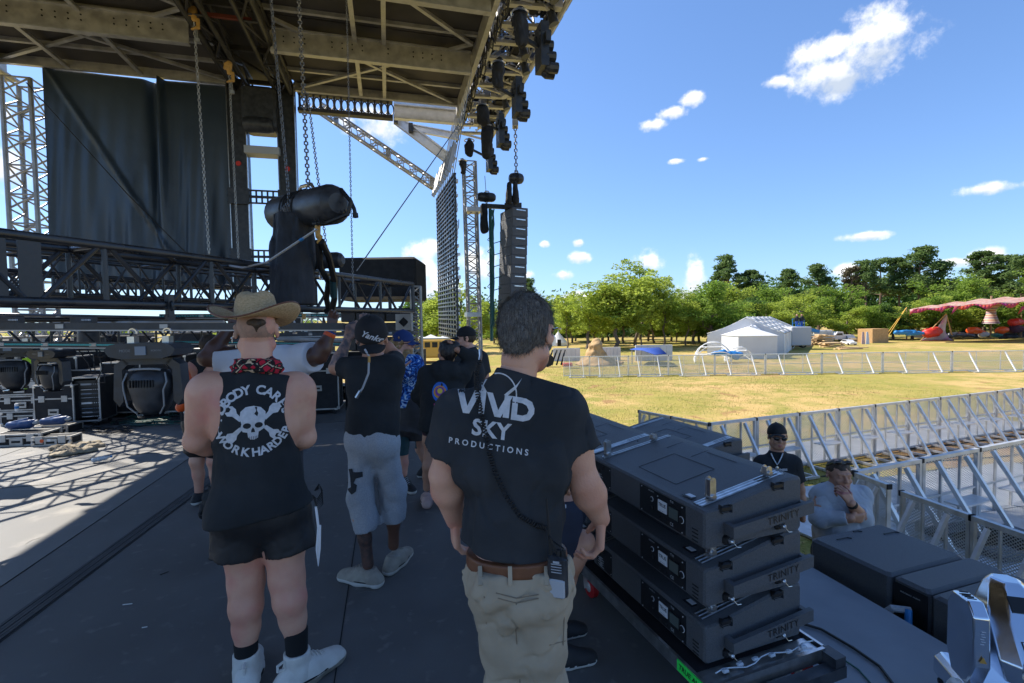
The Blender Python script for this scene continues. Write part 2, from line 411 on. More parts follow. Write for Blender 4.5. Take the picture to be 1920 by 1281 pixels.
class SD:
 """list of primitives blended together; each primitive can be flattened along one axis"""
 def __init__(s,k=.03):s.p=[];s.k=k;s.cuts=[];s.subs=[];s.wr=None
 def cone(s,a,b,ra,rb=None,k=None,fl=None,mode='add',cap=False):
  rb=ra if rb is None else rb
  s.p.append(('c',np.array(a,float),np.array(b,float),ra,rb,s.k if k is None else k,fl,mode,cap));return s
 def ball(s,c,r,k=None,fl=None,mode='add'):return s.cone(c,c,r,r,k,fl,mode)
 def ell(s,c,r,ax,k=None,mode='add'):
  s.p.append(('e',np.array(c,float),np.array([list(q)for q in ax],float),np.array(r,float),None,s.k if k is None else k,None,mode));return s
 def cut(s,pt,n,soft=.0):s.cuts.append((np.array(pt,float),np.array(Vector(n).normalized()),soft));return s
 def wrinkle(s,amp,freq,stretch=(1,1,1)):s.wr=(amp,freq,stretch);return s
 def bounds(s):
  lo=np.full(3,1e9);hi=-lo
  for p in s.p:
   if p[7]!='add':continue
   if p[0]=='c':
    r=max(p[3],p[4])*(1.0 if not p[6]or p[6][1]<1 else p[6][1])+.02
    lo=np.minimum(lo,np.minimum(p[1],p[2])-r);hi=np.maximum(hi,np.maximum(p[1],p[2])+r)
   else:
    r=np.sqrt(((p[2]*p[3][:,None])**2).sum(0))+.02
    lo=np.minimum(lo,p[1]-r);hi=np.maximum(hi,p[1]+r)
  for c,n,so_ in s.cuts:
   for i in range(3):
    if n[i]>.999:hi[i]=min(hi[i],c[i]+.03)
    if n[i]<-.999:lo[i]=max(lo[i],c[i]-.03)
  return lo,hi
 def field(s,X,Y,Z):
  D=np.full(X.shape,.3,np.float32)
  x0=X[0,0,0];y0=Y[0,0,0];z0=Z[0,0,0];h=s.h
  for p in s.p:
   k=p[5];m=k+.03
   if p[0]=='c':
    r=max(p[3],p[4])*(1.0 if not p[6]or p[6][1]<1 else p[6][1])+m
    lo=np.minimum(p[1],p[2])-r;hi=np.maximum(p[1],p[2])+r
   else:
    r=np.sqrt(((p[2]*p[3][:,None])**2).sum(0))+m;lo=p[1]-r;hi=p[1]+r
   i0=[max(0,int((lo[j]-q)/h))for j,q in enumerate((x0,y0,z0))]
   i1=[min(X.shape[j],int((hi[j]-q)/h)+2)for j,q in enumerate((x0,y0,z0))]
   if any(i1[j]<=i0[j]for j in range(3)):continue
   sl=tuple(slice(i0[j],i1[j])for j in range(3))
   qx=X[sl]-p[1][0];qy=Y[sl]-p[1][1];qz=Z[sl]-p[1][2]
   if p[0]=='c':
    d=p[2]-p[1]
    if p[6]:
     n,f=p[6];n=np.array(Vector(n).normalized());t=(1/f-1)
     w_=(qx*n[0]+qy*n[1]+qz*n[2])*t
     qx=qx+w_*n[0];qy=qy+w_*n[1];qz=qz+w_*n[2]
     d=d+n*(d.dot(n)*t)
    dd=d.dot(d)
    t=np.clip((qx*d[0]+qy*d[1]+qz*d[2])/dd,0,1)if dd>1e-9 else 0.0
    rr=p[3]+(p[4]-p[3])*t
    v=np.sqrt((qx-d[0]*t)**2+(qy-d[1]*t)**2+(qz-d[2]*t)**2)-rr
    if p[6]and p[6][1]<1:v=v*(.5+.5*p[6][1])
    if p[8]:
     d0=p[2]-p[1];l0=math.sqrt(d0.dot(d0));v=np.maximum(v,((X[sl]-p[2][0])*d0[0]+(Y[sl]-p[2][1])*d0[1]+(Z[sl]-p[2][2])*d0[2])/l0)
   else:
    A=p[2];r=p[3]
    a=(qx*A[0][0]+qy*A[0][1]+qz*A[0][2])/r[0];b=(qx*A[1][0]+qy*A[1][1]+qz*A[1][2])/r[1]
    c=(qx*A[2][0]+qy*A[2][1]+qz*A[2][2])/r[2]
    k0=np.sqrt(a*a+b*b+c*c)+1e-6
    k1=np.sqrt((a/r[0])**2+(b/r[1])**2+(c/r[2])**2)+1e-6
    v=k0*(k0-1)/k1
   if p[7]=='add':D[sl]=smin(D[sl],v,k)
   else:D[sl]=-smin(-D[sl],v,k)
  if s.wr:
   amp,f,st=s.wr;near=np.abs(D)<.05
   xs=X[near]*f*st[0];ys=Y[near]*f*st[1];zs=Z[near]*f*st[2]
   n2=vnoise(xs*1.7+zs*.5,ys*1.7,zs*1.9-xs*.6+9);D[near]+=amp*(vnoise(xs+3,ys+5,zs)*1.1+.5*vnoise(xs*2.3,ys*2.3,zs*2.3+9)+2.2*np.maximum(0,.085-np.abs(n2)))
  for c,n,so_ in s.cuts:
   v=(X-c[0])*n[0]+(Y-c[1])*n[1]+(Z-c[2])*n[2]
   D=-smin(-D,-v.astype(np.float32),so_)if so_ else np.maximum(D,v)
  return D
 def mesh(s,h):
  s.h=h;lo,hi=s.bounds();n=np.ceil((hi-lo)/h).astype(int)+2
  ax=[lo[i]-h*.5+h*np.arange(n[i])for i in range(3)]
  X,Y,Z=np.meshgrid(*[a.astype(np.float32)for a in ax],indexing='ij')
  D=s.field(X,Y,Z)
  D[0]=D[-1]=.1;D[:,0]=D[:,-1]=.1;D[:,:,0]=D[:,:,-1]=.1
  I=D<0
  cnt=np.zeros(tuple(n-1),np.int8)
  for a in(0,1):
   for b in(0,1):
    for c in(0,1):cnt+=I[a:n[0]-1+a,b:n[1]-1+b,c:n[2]-1+c]
  act=(cnt>0)&(cnt<8);idx=np.argwhere(act)
  ids=np.full(act.shape,-1,np.int64);ids[act]=np.arange(len(idx))
  acc=np.zeros((len(idx),3));num=np.zeros(len(idx))
  cor=[(a,b,c)for a in(0,1)for b in(0,1)for c in(0,1)]
  val={c:D[idx[:,0]+c[0],idx[:,1]+c[1],idx[:,2]+c[2]]for c in cor}
  for c in cor:
   for j in range(3):
    if c[j]:continue
    e=list(c);e[j]=1;e=tuple(e)
    va,vb=val[c],val[e];cr_=(va<0)!=(vb<0)
    t=va[cr_]/(va[cr_]-vb[cr_])
    pt=np.tile(np.array(c,float),(cr_.sum(),1));pt[:,j]+=t
    acc[cr_]+=pt;num[cr_]+=1
  V=(idx+acc/num[:,None])*h+np.array([a[0]for a in ax])
  F=[]
  for j in range(3):
   o=[0,0,0];o[j]=1
   A=I[:n[0]-o[0],:n[1]-o[1],:n[2]-o[2]];B=I[o[0]:,o[1]:,o[2]:]
   e=np.argwhere(A!=B);k,l=[(1,2),(2,0),(0,1)][j]
   e=e[(e[:,k]>0)&(e[:,l]>0)&(e[:,k]<n[k]-1)&(e[:,l]<n[l]-1)]
   ins=A[e[:,0],e[:,1],e[:,2]]
   q=[]
   for dk,dl in((-1,-1),(0,-1),(0,0),(-1,0)):
    c=e.copy();c[:,k]+=dk;c[:,l]+=dl;q.append(ids[c[:,0],c[:,1],c[:,2]])
   q=np.stack(q,1);q[~ins]=q[~ins][:,::-1];F.append(q)
  F=np.concatenate(F)
  return V,F[(F>=0).all(1)]
def join(*ms):
 V=[];F=[];o=0
 for v,f in ms:V.append(v);F.append(f+o);o+=len(v)
 return np.concatenate(V),np.concatenate(F)
def npobj(name,VF,mats,parent,fn=None,smooth=60):
 V,F=VF;o=np.array(parent['_o'])if parent else np.zeros(3)
 me=bpy.data.meshes.new(name);me.vertices.add(len(V));me.vertices.foreach_set('co',(V-o).ravel())
 me.loops.add(len(F)*4);me.loops.foreach_set('vertex_index',F.ravel().astype(np.int32))
 me.polygons.add(len(F));me.polygons.foreach_set('loop_start',np.arange(0,len(F)*4,4,dtype=np.int32))
 if isinstance(mats,str):mats=[mats]
 for m_ in mats:me.materials.append(MATS[m_])
 if fn is not None:
  C=V[F].mean(1);me.polygons.foreach_set('material_index',fn(C).astype(np.int32))
 me.update(calc_edges=True)
 if smooth:me.polygons.foreach_set('use_smooth',[True]*len(F))
 else:me.polygons.foreach_set('use_smooth',[False]*len(F))
 ob=bpy.data.objects.new(name,me);COL.objects.link(ob);ob.parent=parent;ob['_o']=tuple(float(q)for q in o)
 return ob
def bvh(VF):
 V,F=VF;return BVHTree.FromPolygons([tuple(p)for p in V],[tuple(f)for f in F])
def decal(name,parts,VFs,O,X,Y,D,mats,parent,off=.002,mx=.05):
 """lettering and emblems printed on cloth: flat cells pressed on to the garment along D.  parts: (vs, fs, mat index)"""
 tr=bvh(VFs);mb=MB();O=Vector(O);D=Vector(D).normalized()
 for vs,fs,mi in parts:
  hit=[]
  for p in vs:
   o=O+X*p.x+Y*p.y-D*.5;r_=tr.ray_cast(o,D,1.2)
   hit.append(r_[0]-D*(off+.0008*mi)if r_[0]is not None else None)
  idx={};nv=[];nf=[]
  for i,q in enumerate(hit):
   if q is not None:idx[i]=len(nv);nv.append(q)
  for f in fs:
   if all(i in idx for i in f):
    g=[hit[i]for i in f]
    if max((g[0]-q).length for q in g)<mx:nf.append(tuple(idx[i]for i in f))
  mb.mat(mi).add(nv,nf)
 return mb.build(name,mats,parent,smooth=0)
 # -- people
pm('skin_fair',(.70,.40,.28),(.58,.28,.19),sc_=5,rough=.5,bump=.22,bsc=160,c3=(.62,.25,.19),sc3=6)
pm('skin_tan',(.50,.26,.165),(.42,.20,.125),sc_=9,rough=.5,bump=.08,bsc=120)
pm('skin_brown',(.17,.08,.05),(.13,.06,.038),sc_=9,rough=.42,bump=.08,bsc=120)
pm('skin_dark',(.13,.058,.036),(.09,.04,.025),sc_=9,rough=.38,bump=.08,bsc=120)
pm('tattoo_dark',(.055,.038,.034),(.12,.06,.045),sc_=38,rough=.5,det=2)
pm('tattoo_fair',(.10,.09,.10),(.40,.24,.18),sc_=30,rough=.5,det=2)
pm('scalp_stubble',(.30,.19,.14),(.40,.24,.17),sc_=60,rough=.7)
pm('hair_grey',(.06,.050,.042),(.30,.28,.255),sc_=110,rough=.7,bump=.9,bsc=150,stretch=(2.6,2.6,.35),det=6)
pm('hair_brown',(.03,.018,.010),(.07,.04,.02),sc_=60,rough=.6,bump=.6,bsc=70,stretch=(1,1,.3))
pm('hair_black',(.008,.007,.007),(.025,.02,.02),sc_=60,rough=.45,bump=.5,bsc=80)
pm('hair_blond',(.26,.15,.06),(.42,.27,.12),sc_=30,rough=.6,bump=.9,bsc=50)
pm('lips',(.34,.12,.10),rough=.5)
pm('tee_black',(.017,.020,.023),(.028,.032,.036),sc_=5,rough=.88,bump=.9,bsc=11,spec=.3)
pm('tee_faded',(.024,.028,.033),(.042,.046,.052),sc_=5,rough=.9,bump=.9,bsc=10,spec=.25)
pm('navy',(.012,.016,.032),(.02,.025,.045),sc_=6,rough=.85,bump=.3,bsc=14)
pm('shorts_black',(.008,.0085,.010),(.016,.016,.018),sc_=5,rough=.62,bump=.4,bsc=16)
pm('shorts_grey',(.05,.05,.055),(.08,.08,.085),sc_=6,rough=.85,bump=.4,bsc=14)
pm('sweat_grey',(.30,.32,.35),(.38,.40,.43),sc_=160,rough=.92,bump=.5,bsc=10)
pm('khaki',(.42,.35,.255),(.34,.28,.20),sc_=9,rough=.9,bump=.6,bsc=11)
pm('khaki_seam',(.22,.175,.12),rough=.9)
pm('tee_white',(.74,.75,.80),(.66,.67,.72),sc_=6,rough=.9,bump=.4,bsc=12)
pm('shirt_grey',(.36,.39,.43),(.44,.47,.51),sc_=5,rough=.85,bump=.45,bsc=11)
pm('plum',(.045,.012,.03),(.06,.02,.04),sc_=8,rough=.8,bump=.2)
pm('leather',(.13,.045,.018),(.18,.07,.03),sc_=20,rough=.5)
pm('shoe_white',(.66,.65,.61),(.56,.54,.50),sc_=14,rough=.7,bump=.3,bsc=40)
pm('shoe_taupe',(.36,.33,.27),(.27,.24,.20),sc_=18,rough=.8,bump=.4,bsc=50)
pm('shoe_pink',(.55,.38,.33),(.45,.30,.27),sc_=18,rough=.8)
pm('shoe_dark',(.02,.02,.022),rough=.7);pm('sole_white',(.60,.58,.54),rough=.6);pm('sole_dirty',(.20,.18,.15),(.36,.33,.28),sc_=20,rough=.8)
pm('sock_black',(.008,.008,.009),rough=.95);pm('cap_black',(.010,.010,.011),(.018,.018,.02),sc_=9,rough=.9,bump=.2)
pm('cap_blue',(.012,.035,.14),(.02,.05,.18),sc_=9,rough=.85);pm('brace_teal',(.015,.06,.07),rough=.7)
pm('chain_silver',(.6,.6,.6),rough=.3,metal=.9);pm('lens_dark',(.008,.008,.009),rough=.08)
def straw_mat():
 m=pm('straw',(.48,.33,.17),(.68,.50,.29),sc_=90,rough=.85,bump=.8,bsc=150,det=3,stretch=(1,1,2.5));return m
straw_mat()
def tiedye():
 m=pm('tie_dye',(.02,.10,.42));t=m.node_tree;b=t.nodes['Principled BSDF'];b.inputs['Roughness'].default_value=.9
 tcn=t.nodes.new('ShaderNodeTexCoord');n=t.nodes.new('ShaderNodeTexNoise');n.inputs['Scale'].default_value=15;n.inputs['Detail'].default_value=5;n.inputs['Distortion'].default_value=2.2
 t.links.new(tcn.outputs['Object'],n.inputs['Vector']);r=t.nodes.new('ShaderNodeValToRGB');e=r.color_ramp.elements
 e[0].position=.40;e[0].color=(.004,.02,.14,1);e[1].position=.60;e[1].color=(.62,.78,.92,1)
 q=e.new(.48);q.color=(.015,.11,.50,1);q=e.new(.54);q.color=(.06,.30,.75,1)
 t.links.new(n.outputs[0],r.inputs[0]);t.links.new(r.outputs[0],b.inputs['Base Color'])
tiedye()
def bandana():
 m=pm('bandana',(.35,.01,.02));t=m.node_tree;b=t.nodes['Principled BSDF'];b.inputs['Roughness'].default_value=.9
 tcn=t.nodes.new('ShaderNodeTexCoord');mp=t.nodes.new('ShaderNodeMapping');mp.inputs['Scale'].default_value=(1,.6,1);mp.inputs['Rotation'].default_value=(0,R(45),0)
 t.links.new(tcn.outputs['Object'],mp.inputs[0])
 c=t.nodes.new('ShaderNodeTexVoronoi');c.inputs['Scale'].default_value=34;c.distance='CHEBYCHEV';c.inputs['Randomness'].default_value=.25
 t.links.new(mp.outputs[0],c.inputs['Vector']);r=t.nodes.new('ShaderNodeValToRGB');e=r.color_ramp.elements;r.color_ramp.interpolation='CONSTANT'
 e[0].position=0;e[0].color=(.5,.01,.035,1);e[1].position=.5;e[1].color=(.6,.45,.30,1)
 q=e.new(.34);q.color=(.012,.008,.01,1);q=e.new(.62);q.color=(.02,.01,.015,1)
 t.links.new(c.outputs['Distance'],r.inputs[0]);t.links.new(r.outputs[0],b.inputs['Base Color'])
bandana()
def V(*a):return Vector(a)
def lerp(a,b,t):return a+(b-a)*t
def hand_mesh(wr,d,n,thumb,s=1.0,curl=(.5,.55,.6,.65),tcurl=.4,h=.0042,spread=.9):
 """palm, four unequal bent fingers and a thumb leaving the side of the palm. d: along the hand, n: way the palm faces, thumb: side of the thumb"""
 d=d.normalized();n=(n-d*n.dot(d)).normalized();t=(thumb-d*thumb.dot(d)-n*thumb.dot(n)).normalized()
 q=SD(.012*s)
 pl=.092*s
 for i,(o,fl_,l)in enumerate(((.028,1.0,.094),(.010,1.02,.105),(-.009,.97,.098),(-.027,.90,.078))):
  kn=wr+d*(pl*fl_)+t*(o*s);q.cone(wr+t*(o*.62*s)+d*.004,kn,.0135*s,.0115*s,k=.014*s)
  p=kn;a=curl[i]*.75;dd=(d+t*(o*spread)).normalized();ls=(.44,.30,.26);rs=(.0098,.0088,.0078,.0066)
  for j in range(3):
   v=dd*math.cos(a)+n*math.sin(a);e=p+v*(l*s*ls[j]);q.cone(p,e,rs[j]*s,rs[j+1]*s,k=.004*s);p=e;a+=curl[i]
 b0=wr+d*(.022*s)+t*(.024*s);v=(d*.62+t*.75+n*.35).normalized();b1=b0+v*(.040*s)
 q.cone(wr+d*(.012*s)+t*(.012*s),b1,.016*s,.0125*s,k=.012*s)
 v2=(v*(1-tcurl*.4)+d*.5+n*tcurl*.6).normalized();b2=b1+v2*(.032*s);q.cone(b1,b2,.0115*s,.010*s,k=.006*s)
 v3=(v2+n*tcurl*.5+d*.2).normalized();q.cone(b2,b2+v3*(.026*s),.010*s,.0078*s,k=.005*s)
 q.cone(wr-d*(.03*s),wr+d*(.01*s),.0215*s,.021*s,fl=(n,.72),k=.012*s)
 return q.mesh(h)
def add_head(q,C,hf,hu,s,k=.018):
 hf=(hf-hu*hf.dot(hu)).normalized();hs=hf.cross(hu)
 ax=(hs,hf,hu);e=lambda x,y,z:C+hs*(x*s)+hf*(y*s)+hu*(z*s)
 q.ell(e(0,-.012,.022),(.076*s,.096*s,.088*s),ax,k=k)
 q.ell(e(0,.026,-.040),(.060*s,.068*s,.078*s),ax,k=.02)
 q.ell(e(0,.045,-.090),(.042*s,.042*s,.030*s),ax,k=.03)
 for m in(-1,1):
  q.cone(e(m*.055,.0,-.07),e(m*.02,.055,-.098),.020*s,.018*s,k=.03)
  q.ball(e(m*.032,.093,-.004),.013*s,k=.012,mode='sub')
  q.ball(e(m*.031,.075,-.004),.0145*s,k=.002)
  q.cone(e(m*.012,.092,.018),e(m*.045,.078,.018),.009*s,.008*s,k=.012)
  q.ball(e(m*.042,.066,-.036),.018*s,k=.02)
  q.ell(e(m*.081,-.010,-.008),(.009*s,.020*s,.033*s),((hs*.93+hf*-.35*m).normalized(),(hf*.93+hs*.35*m).normalized(),hu),k=.008)
  q.ball(e(m*.088,-.004,-.004),.010*s,k=.006,mode='sub')
  q.cone(e(0,.090,-.072),e(m*.020,.084,-.072),.0075*s,.005*s,k=.006)
  q.ball(e(m*.011,.105,-.036),.0085*s,k=.008)
 q.cone(e(0,.092,.008),e(0,.113,-.032),.008*s,.012*s,k=.010)
 q.cone(e(0,.088,-.084),e(0,.086,-.084),.009*s,k=.008)
 return e
class Fig:
 crotch=.06
 """one posed person. joints are 3-D points; F is the way the chest faces, HF the way the face looks"""
 def __init__(s,label,J,F,HF=None,sc_=1.0,bulk=1.0,hu=UP,hs=1.0,group=None):
  s.J=J;s.F=Vector(F).normalized();s.HF=Vector(HF or F).normalized();s.s=sc_;s.b=bulk;s.hu=Vector(hu).normalized();s.hs=hs
  hm=(J['hipL']+J['hipR'])/2;s.hm=hm;s.sm=(J['shL']+J['shR'])/2;s.side=(J['shR']-J['shL']).normalized()
  base=J.get('base',V(hm.x,hm.y,0));s.root=thing('person',label,'person',base,group)
  s.C=J['head'];s.skin=[]
 def spine(s,t):return lerp(s.hm,s.sm,t)
 def torso(s,q,off=0.0,k=.05,lo=0.0,waist=1.0,fl=.64):
  z=s.s*s.b;F=s.F;o=off;side=(s.J['hipR']-s.J['hipL']).normalized()
  hw=(s.J['hipR']-s.J['hipL']).length/2
  q.cone(s.hm,s.spine(.35),.158*z+o,.140*z*waist+o,k=k,fl=(F,fl+.06))
  q.cone(s.spine(.35),s.spine(.74),.140*z*waist+o,.160*z+o,k=k,fl=(F,fl))
  q.cone(s.spine(.74),s.spine(.90),.160*z+o,.125*z+o,k=k,fl=(F,fl))
  sw=(s.J['shR']-s.J['shL']).length/2
  for m,a in((-1,'L'),(1,'R')):
   sh=s.J['sh'+a];q.cone(lerp(s.sm,sh,.35)-UP*.01,sh,.062*z+o,.058*z+o,k=k)
   q.cone(s.spine(.70)+s.side*(m*sw*.62)-F*.02,lerp(s.sm,sh,.8)-UP*.03,.075*z+o,.058*z+o,k=k)
   nb=s.J['neck'];q.cone(nb,lerp(s.sm,sh,.72)+UP*.012,.040*z+o,.040*z+o,k=k)
  return q
 def arm(s,q,a,r=(.056,.043,.041,.027),k=.025):
  z=s.s;J=s.J;sh,el,wr=J['sh'+a],J['el'+a],J['wr'+a];r=[x*z for x in r]
  q.ball(sh-UP*.006,r[0]*1.04,k=.05);q.cone(sh,el,r[0],r[1],k=k);m=lerp(sh,el,.5);q.ell(m,(r[0]*.98,r[0]*.98,(el-sh).length*.34),(*frame(el-sh),(el-sh).normalized()),k=.03)
  q.cone(el,lerp(el,wr,.3),r[1]*.98,r[2]*1.06,k=k);q.cone(lerp(el,wr,.3),wr,r[2]*1.06,r[3],k=k)
 def leg(s,q,a,r=(.082,.056,.058,.036),k=.03,back=None):
  z=s.s;J=s.J;hp,kn,an=J['hip'+a],J['kn'+a],J['an'+a];r=[x*z for x in r];B=-(back or s.F)
  q.cone(hp,lerp(hp,kn,.5),r[0]*1.05,r[0]*.88,k=k);q.cone(lerp(hp,kn,.5),kn,r[0]*.88,r[1],k=k)
  cf=lerp(kn,an,.30)+B*(.018*z);q.cone(kn,cf,r[1]*.96,r[2],k=k);q.cone(cf,lerp(kn,an,.62)+B*.004,r[2],r[2]*.82,k=k);q.cone(lerp(kn,an,.62),an,r[2]*.80,r[3],k=k)
 def body(s,mat,parts=('head','torso','armL','armR','legL','legR'),h=.008,arm_r=None,leg_r=None,hands=(),mats=None,fn=None,headh=None,extra=None):
  q=SD(.025);J=s.J
  if 'torso' in parts:
   s.torso(q,-.004);
   for m,a in((-1,'L'),(1,'R')):q.ball(J['hip'+a]-s.F*.03+UP*.03,.085*s.s*s.b,k=.04)
  for a in 'LR':
   if 'arm'+a in parts:s.arm(q,a,arm_r or(.056,.043,.041,.027))
   if 'leg'+a in parts:s.leg(q,a,leg_r or(.082,.056,.058,.036))
  nk=J['neck'];hb=s.C-s.hu*.045*s.hs-s.HF*.012*s.hs
  q.cone(nk-UP*.03,hb,.062*s.s*s.b,.057*s.s,k=.03)
  if extra:extra(q,s)
  if headh is None:s.e=add_head(q,s.C,s.HF,s.hu,s.hs)
  ms=[q.mesh(h)]
  if headh is not None:
   q2=SD(.02);q2.cone(lerp(nk,hb,.55),hb,.056*s.s,.055*s.s,k=.02);s.e=add_head(q2,s.C,s.HF,s.hu,s.hs);ms.append(q2.mesh(headh))
  for hd in hands:ms.append(hand_mesh(**hd))
  VF=join(*ms);s.bodyVF=VF
  return npobj('body',VF,mats or[mat],s.root,fn)
 def garment(s,name,mat,q,h=.009,mats=None,fn=None,parent=None):
  VF=q.mesh(h);o=npobj(name,VF,mats or[mat],parent or s.root,fn);o_vf[o.name]=VF;return o
 def tee(s,mat,hem,off=.012,sl=.62,sr=.078,h=.009,k=.05,name='shirt',wr=(.011,9,(1,1,.45)),fl=.68,hemw=.172,arms='LR',slr2=None,waist=1.06,collar=True):
  q=SD(k);s.torso(q,off,k=k,waist=waist,fl=fl);z=s.s*s.b
  q.cone(s.spine(.35),hem,.150*z+off,hemw*z+off,k=.05,fl=(s.F,fl+.08),cap=True)
  q.cuts.append((np.array(hem),np.array(((hem-s.spine(.4)).normalized())),.01))
  for a in arms:
   sh,el=s.J['sh'+a],s.J['el'+a];e=lerp(sh,el,sl)
   q.cone(sh,e,sr*z,(slr2 or sr*.98)*z,k=.03,cap=True)
  if collar:
   nk=s.J['neck'];q.cone(nk-UP*.02,nk+UP*.012,.070*z,.064*z,k=.03);d=(s.C-nk).normalized();q.cuts.append((np.array(nk+d*.022),np.array(d),.006))
  if wr:q.wrinkle(*wr)
  return s.garment(name,mat,q,h)
 def trousers(s,mat,hemL,hemR,r=(.105,.085),off=.016,top=.30,h=.01,name='trousers',wr=(.014,8,(1,1,.6)),mid=None,k=.04,mats=None,fn=None):
  q=SD(k);z=s.s*s.b
  q.cone(s.spine(top),s.hm,.154*z+off,.160*z+off,k=k,fl=(s.F,.74))
  for a,e in(('L',hemL),('R',hemR)):
   hp,kn=s.J['hip'+a],s.J['kn'+a]
   q.ball(hp-s.F*.035,.098*z+off*.6,k=.05)
   if e is None:continue
   if(e-hp).dot(kn-hp)/(kn-hp).length_squared<=1.0:q.cone(hp,e,r[0]*z,r[1]*z,k=k,cap=True)
   else:
    m=mid or(r[0]*.5+r[1]*.5);q.cone(hp,kn,r[0]*z,m*z,k=k);q.cone(kn,e,m*z,r[1]*z,k=k,cap=True)
  q.ball(s.hm-(s.sm-s.hm).normalized()*(s.crotch*z),.080*z+off,k=.03)
  q.cuts.append((np.array(s.spine(top)),np.array(((s.sm-s.hm).normalized())),.008))
  if wr:q.wrinkle(*wr)
  return s.garment(name,mat,q,h,mats,fn)
def shoe(fig,an,toe,mats,s=1.0,high=.0,h=.007,chunky=1.0,laces=None,zfloor=0.0,name='shoe'):
 """an: ankle joint; toe: horizontal direction of the toes"""
 t=Vector((toe.x,toe.y,0)).normalized();sd_=t.cross(UP);c=V(an.x,an.y,zfloor)
 e=lambda x,y,z:c+sd_*(x*s)+t*(y*s)+UP*(z*s)
 q=SD(.03);w_=chunky
 for a,b,r0,r1 in(((0,-.055,.03),(0,.06,.03),.040,.040),((0,.06,.03),(-.004,.165,.028),.046,.040)):q.cone(e(*a),e(*b),r0*s*w_,r1*s*w_,k=.03,fl=(UP,.85))
 q.cone(e(0,-.035,.055),e(0,.045,.062),.040*s,.040*s,k=.03);q.cone(e(0,.03,.065),e(0,.13,.045),.038*s,.032*s,k=.03)
 q.cone(e(0,-.02,.05),e(0,-.008,.095+high),.041*s,.042*s,k=.02,cap=True)
 q.cuts.append((np.array(e(0,0,0)),np.array((0,0,-1.)),.004));q.wrinkle(.006,22)
 zz=zfloor+.028*s*chunky
 o=fig.garment(name,None,q,h,mats,lambda C:(C[:,2]<zz).astype(int))
 q=MB();pts=[]
 for k in range(20):
  a_=2*math.pi*k/20;y=.055+.128*math.sin(a_);x=(.047-.006*math.sin(a_))*math.cos(a_);pts.append(e(x*w_,y,.031*w_))
 q.path(pts,.0035*s,n=5,closed=True);q.build('welt','seam_dark',o)
 if laces:
  mb=MB()
  for i in range(5):
   y=.045+i*.018;z=.108-i*.0095
   mb.path([e(-.022,y,z-.008),e(-.008,y+.006,z+.006),e(.008,y+.010,z+.006),e(.022,y+.014,z-.006)],.0032*s,n=5)
  mb.build('lace',laces,o)
 return o
o_vf={}
def strands(fig,hair,VF,n,ln,mat,sd_=1):
 Vv,F=VF;rn=np.random.RandomState(sd_);f=F[rn.randint(0,len(F),n)];w_=rn.dirichlet((1,1,1,1),n);p=(Vv[f]*w_[:,:,None]).sum(1);nr=np.cross(Vv[f[:,2]]-Vv[f[:,0]],Vv[f[:,3]]-Vv[f[:,1]]);nr/=np.linalg.norm(nr,axis=1)[:,None]+1e-9
 top=np.array(fig.C+fig.hu*.09);dn=p-top;dn-=nr*(dn*nr).sum(1)[:,None];dn/=np.linalg.norm(dn,axis=1)[:,None]+1e-9
 d=dn+nr*.30+rn.randn(n,3)*.22;d*=(ln*(.5+rn.rand(n)))[:,None];sd2=np.cross(dn,nr)*.0007
 T=np.stack([p-sd2,p+sd2,p+d+sd2*.3,p+d-sd2*.3],1).reshape(-1,3);npobj('hair_strands',(T,np.arange(len(T)).reshape(-1,4)),mat,hair,smooth=0)
def cap_hat(fig,mat,fwd,tilt=UP,bill=True,name='cap',s=1.0,back=0.0,drop=.0,h=.006):
 """baseball cap: dome, button, curved bill"""
 C=fig.C;hu=Vector(tilt).normalized();f=(Vector(fwd)-hu*Vector(fwd).dot(hu)).normalized();sd_=f.cross(hu);k=fig.hs*s
 q=SD(.01);c=C+hu*((.030-drop)*k)-fig.HF*(.010*k)
 q.ell(c,(.086*k,.106*k,.098*k),(sd_,f,hu),k=.01);q.cuts.append((np.array(c-hu*.012*k),np.array(-hu),.006))
 q.ball(c+hu*.098*k,.008*k)
 o=fig.garment(name,mat,q,h)
 if bill:
  mb=MB();nu,nv=10,6;vs=[]
  for top in(0,1):
   for j in range(nv+1):
    for i in range(nu+1):
     a=(i/nu-.5)*2;t=j/nv
     x=a*.072*(1-.25*t*t);y=.078+.075*t*math.sqrt(max(0,1-(a*.88)**2))+.02*math.sqrt(1-a*a*.9)
     z=-.010-.022*a*a-.012*t+.004*top;vs.append(c+sd_*(x*k)+f*(y*k)+hu*(z*k))
  nn=(nu+1)*(nv+1);fs=[]
  for top in(0,1):
   for j in range(nv):
    for i in range(nu):
     a=top*nn+j*(nu+1)+i;g=(a,a+1,a+nu+2,a+nu+1);fs.append(g if top else g[::-1])
  rim=[(0,i)for i in range(nu)];mb.add(vs,fs)
  for i in range(nu):a=nv*(nu+1)+i;mb.f.append((a,a+1,nn+a+1,nn+a));mb.m.append(0)
  for i in(0,nu):
   for j in range(nv):a=j*(nu+1)+i;mb.f.append((a,a+nu+1,nn+a+nu+1,nn+a));mb.m.append(0)
  mb.build('bill',mat,o)
 return o
def glasses(fig,mat='lens_dark'):
 e=fig.e;mb=MB();hs=fig.HF.cross(fig.hu)
 for m in(-1,1):
  c=e(m*.032,.104,-.004);mb.ell(c,(.026*fig.hs,.006*fig.hs,.018*fig.hs),10,6,(hs,fig.HF,fig.hu))
  mb.path([e(m*.055,.096,.002),e(m*.082,.03,.004),e(m*.086,-.01,.0)],.003,n=4)
 mb.path([e(-.01,.108,.0),e(.01,.108,.0)],.003,n=4)
 return mb.build('sunglasses',mat,fig.root)
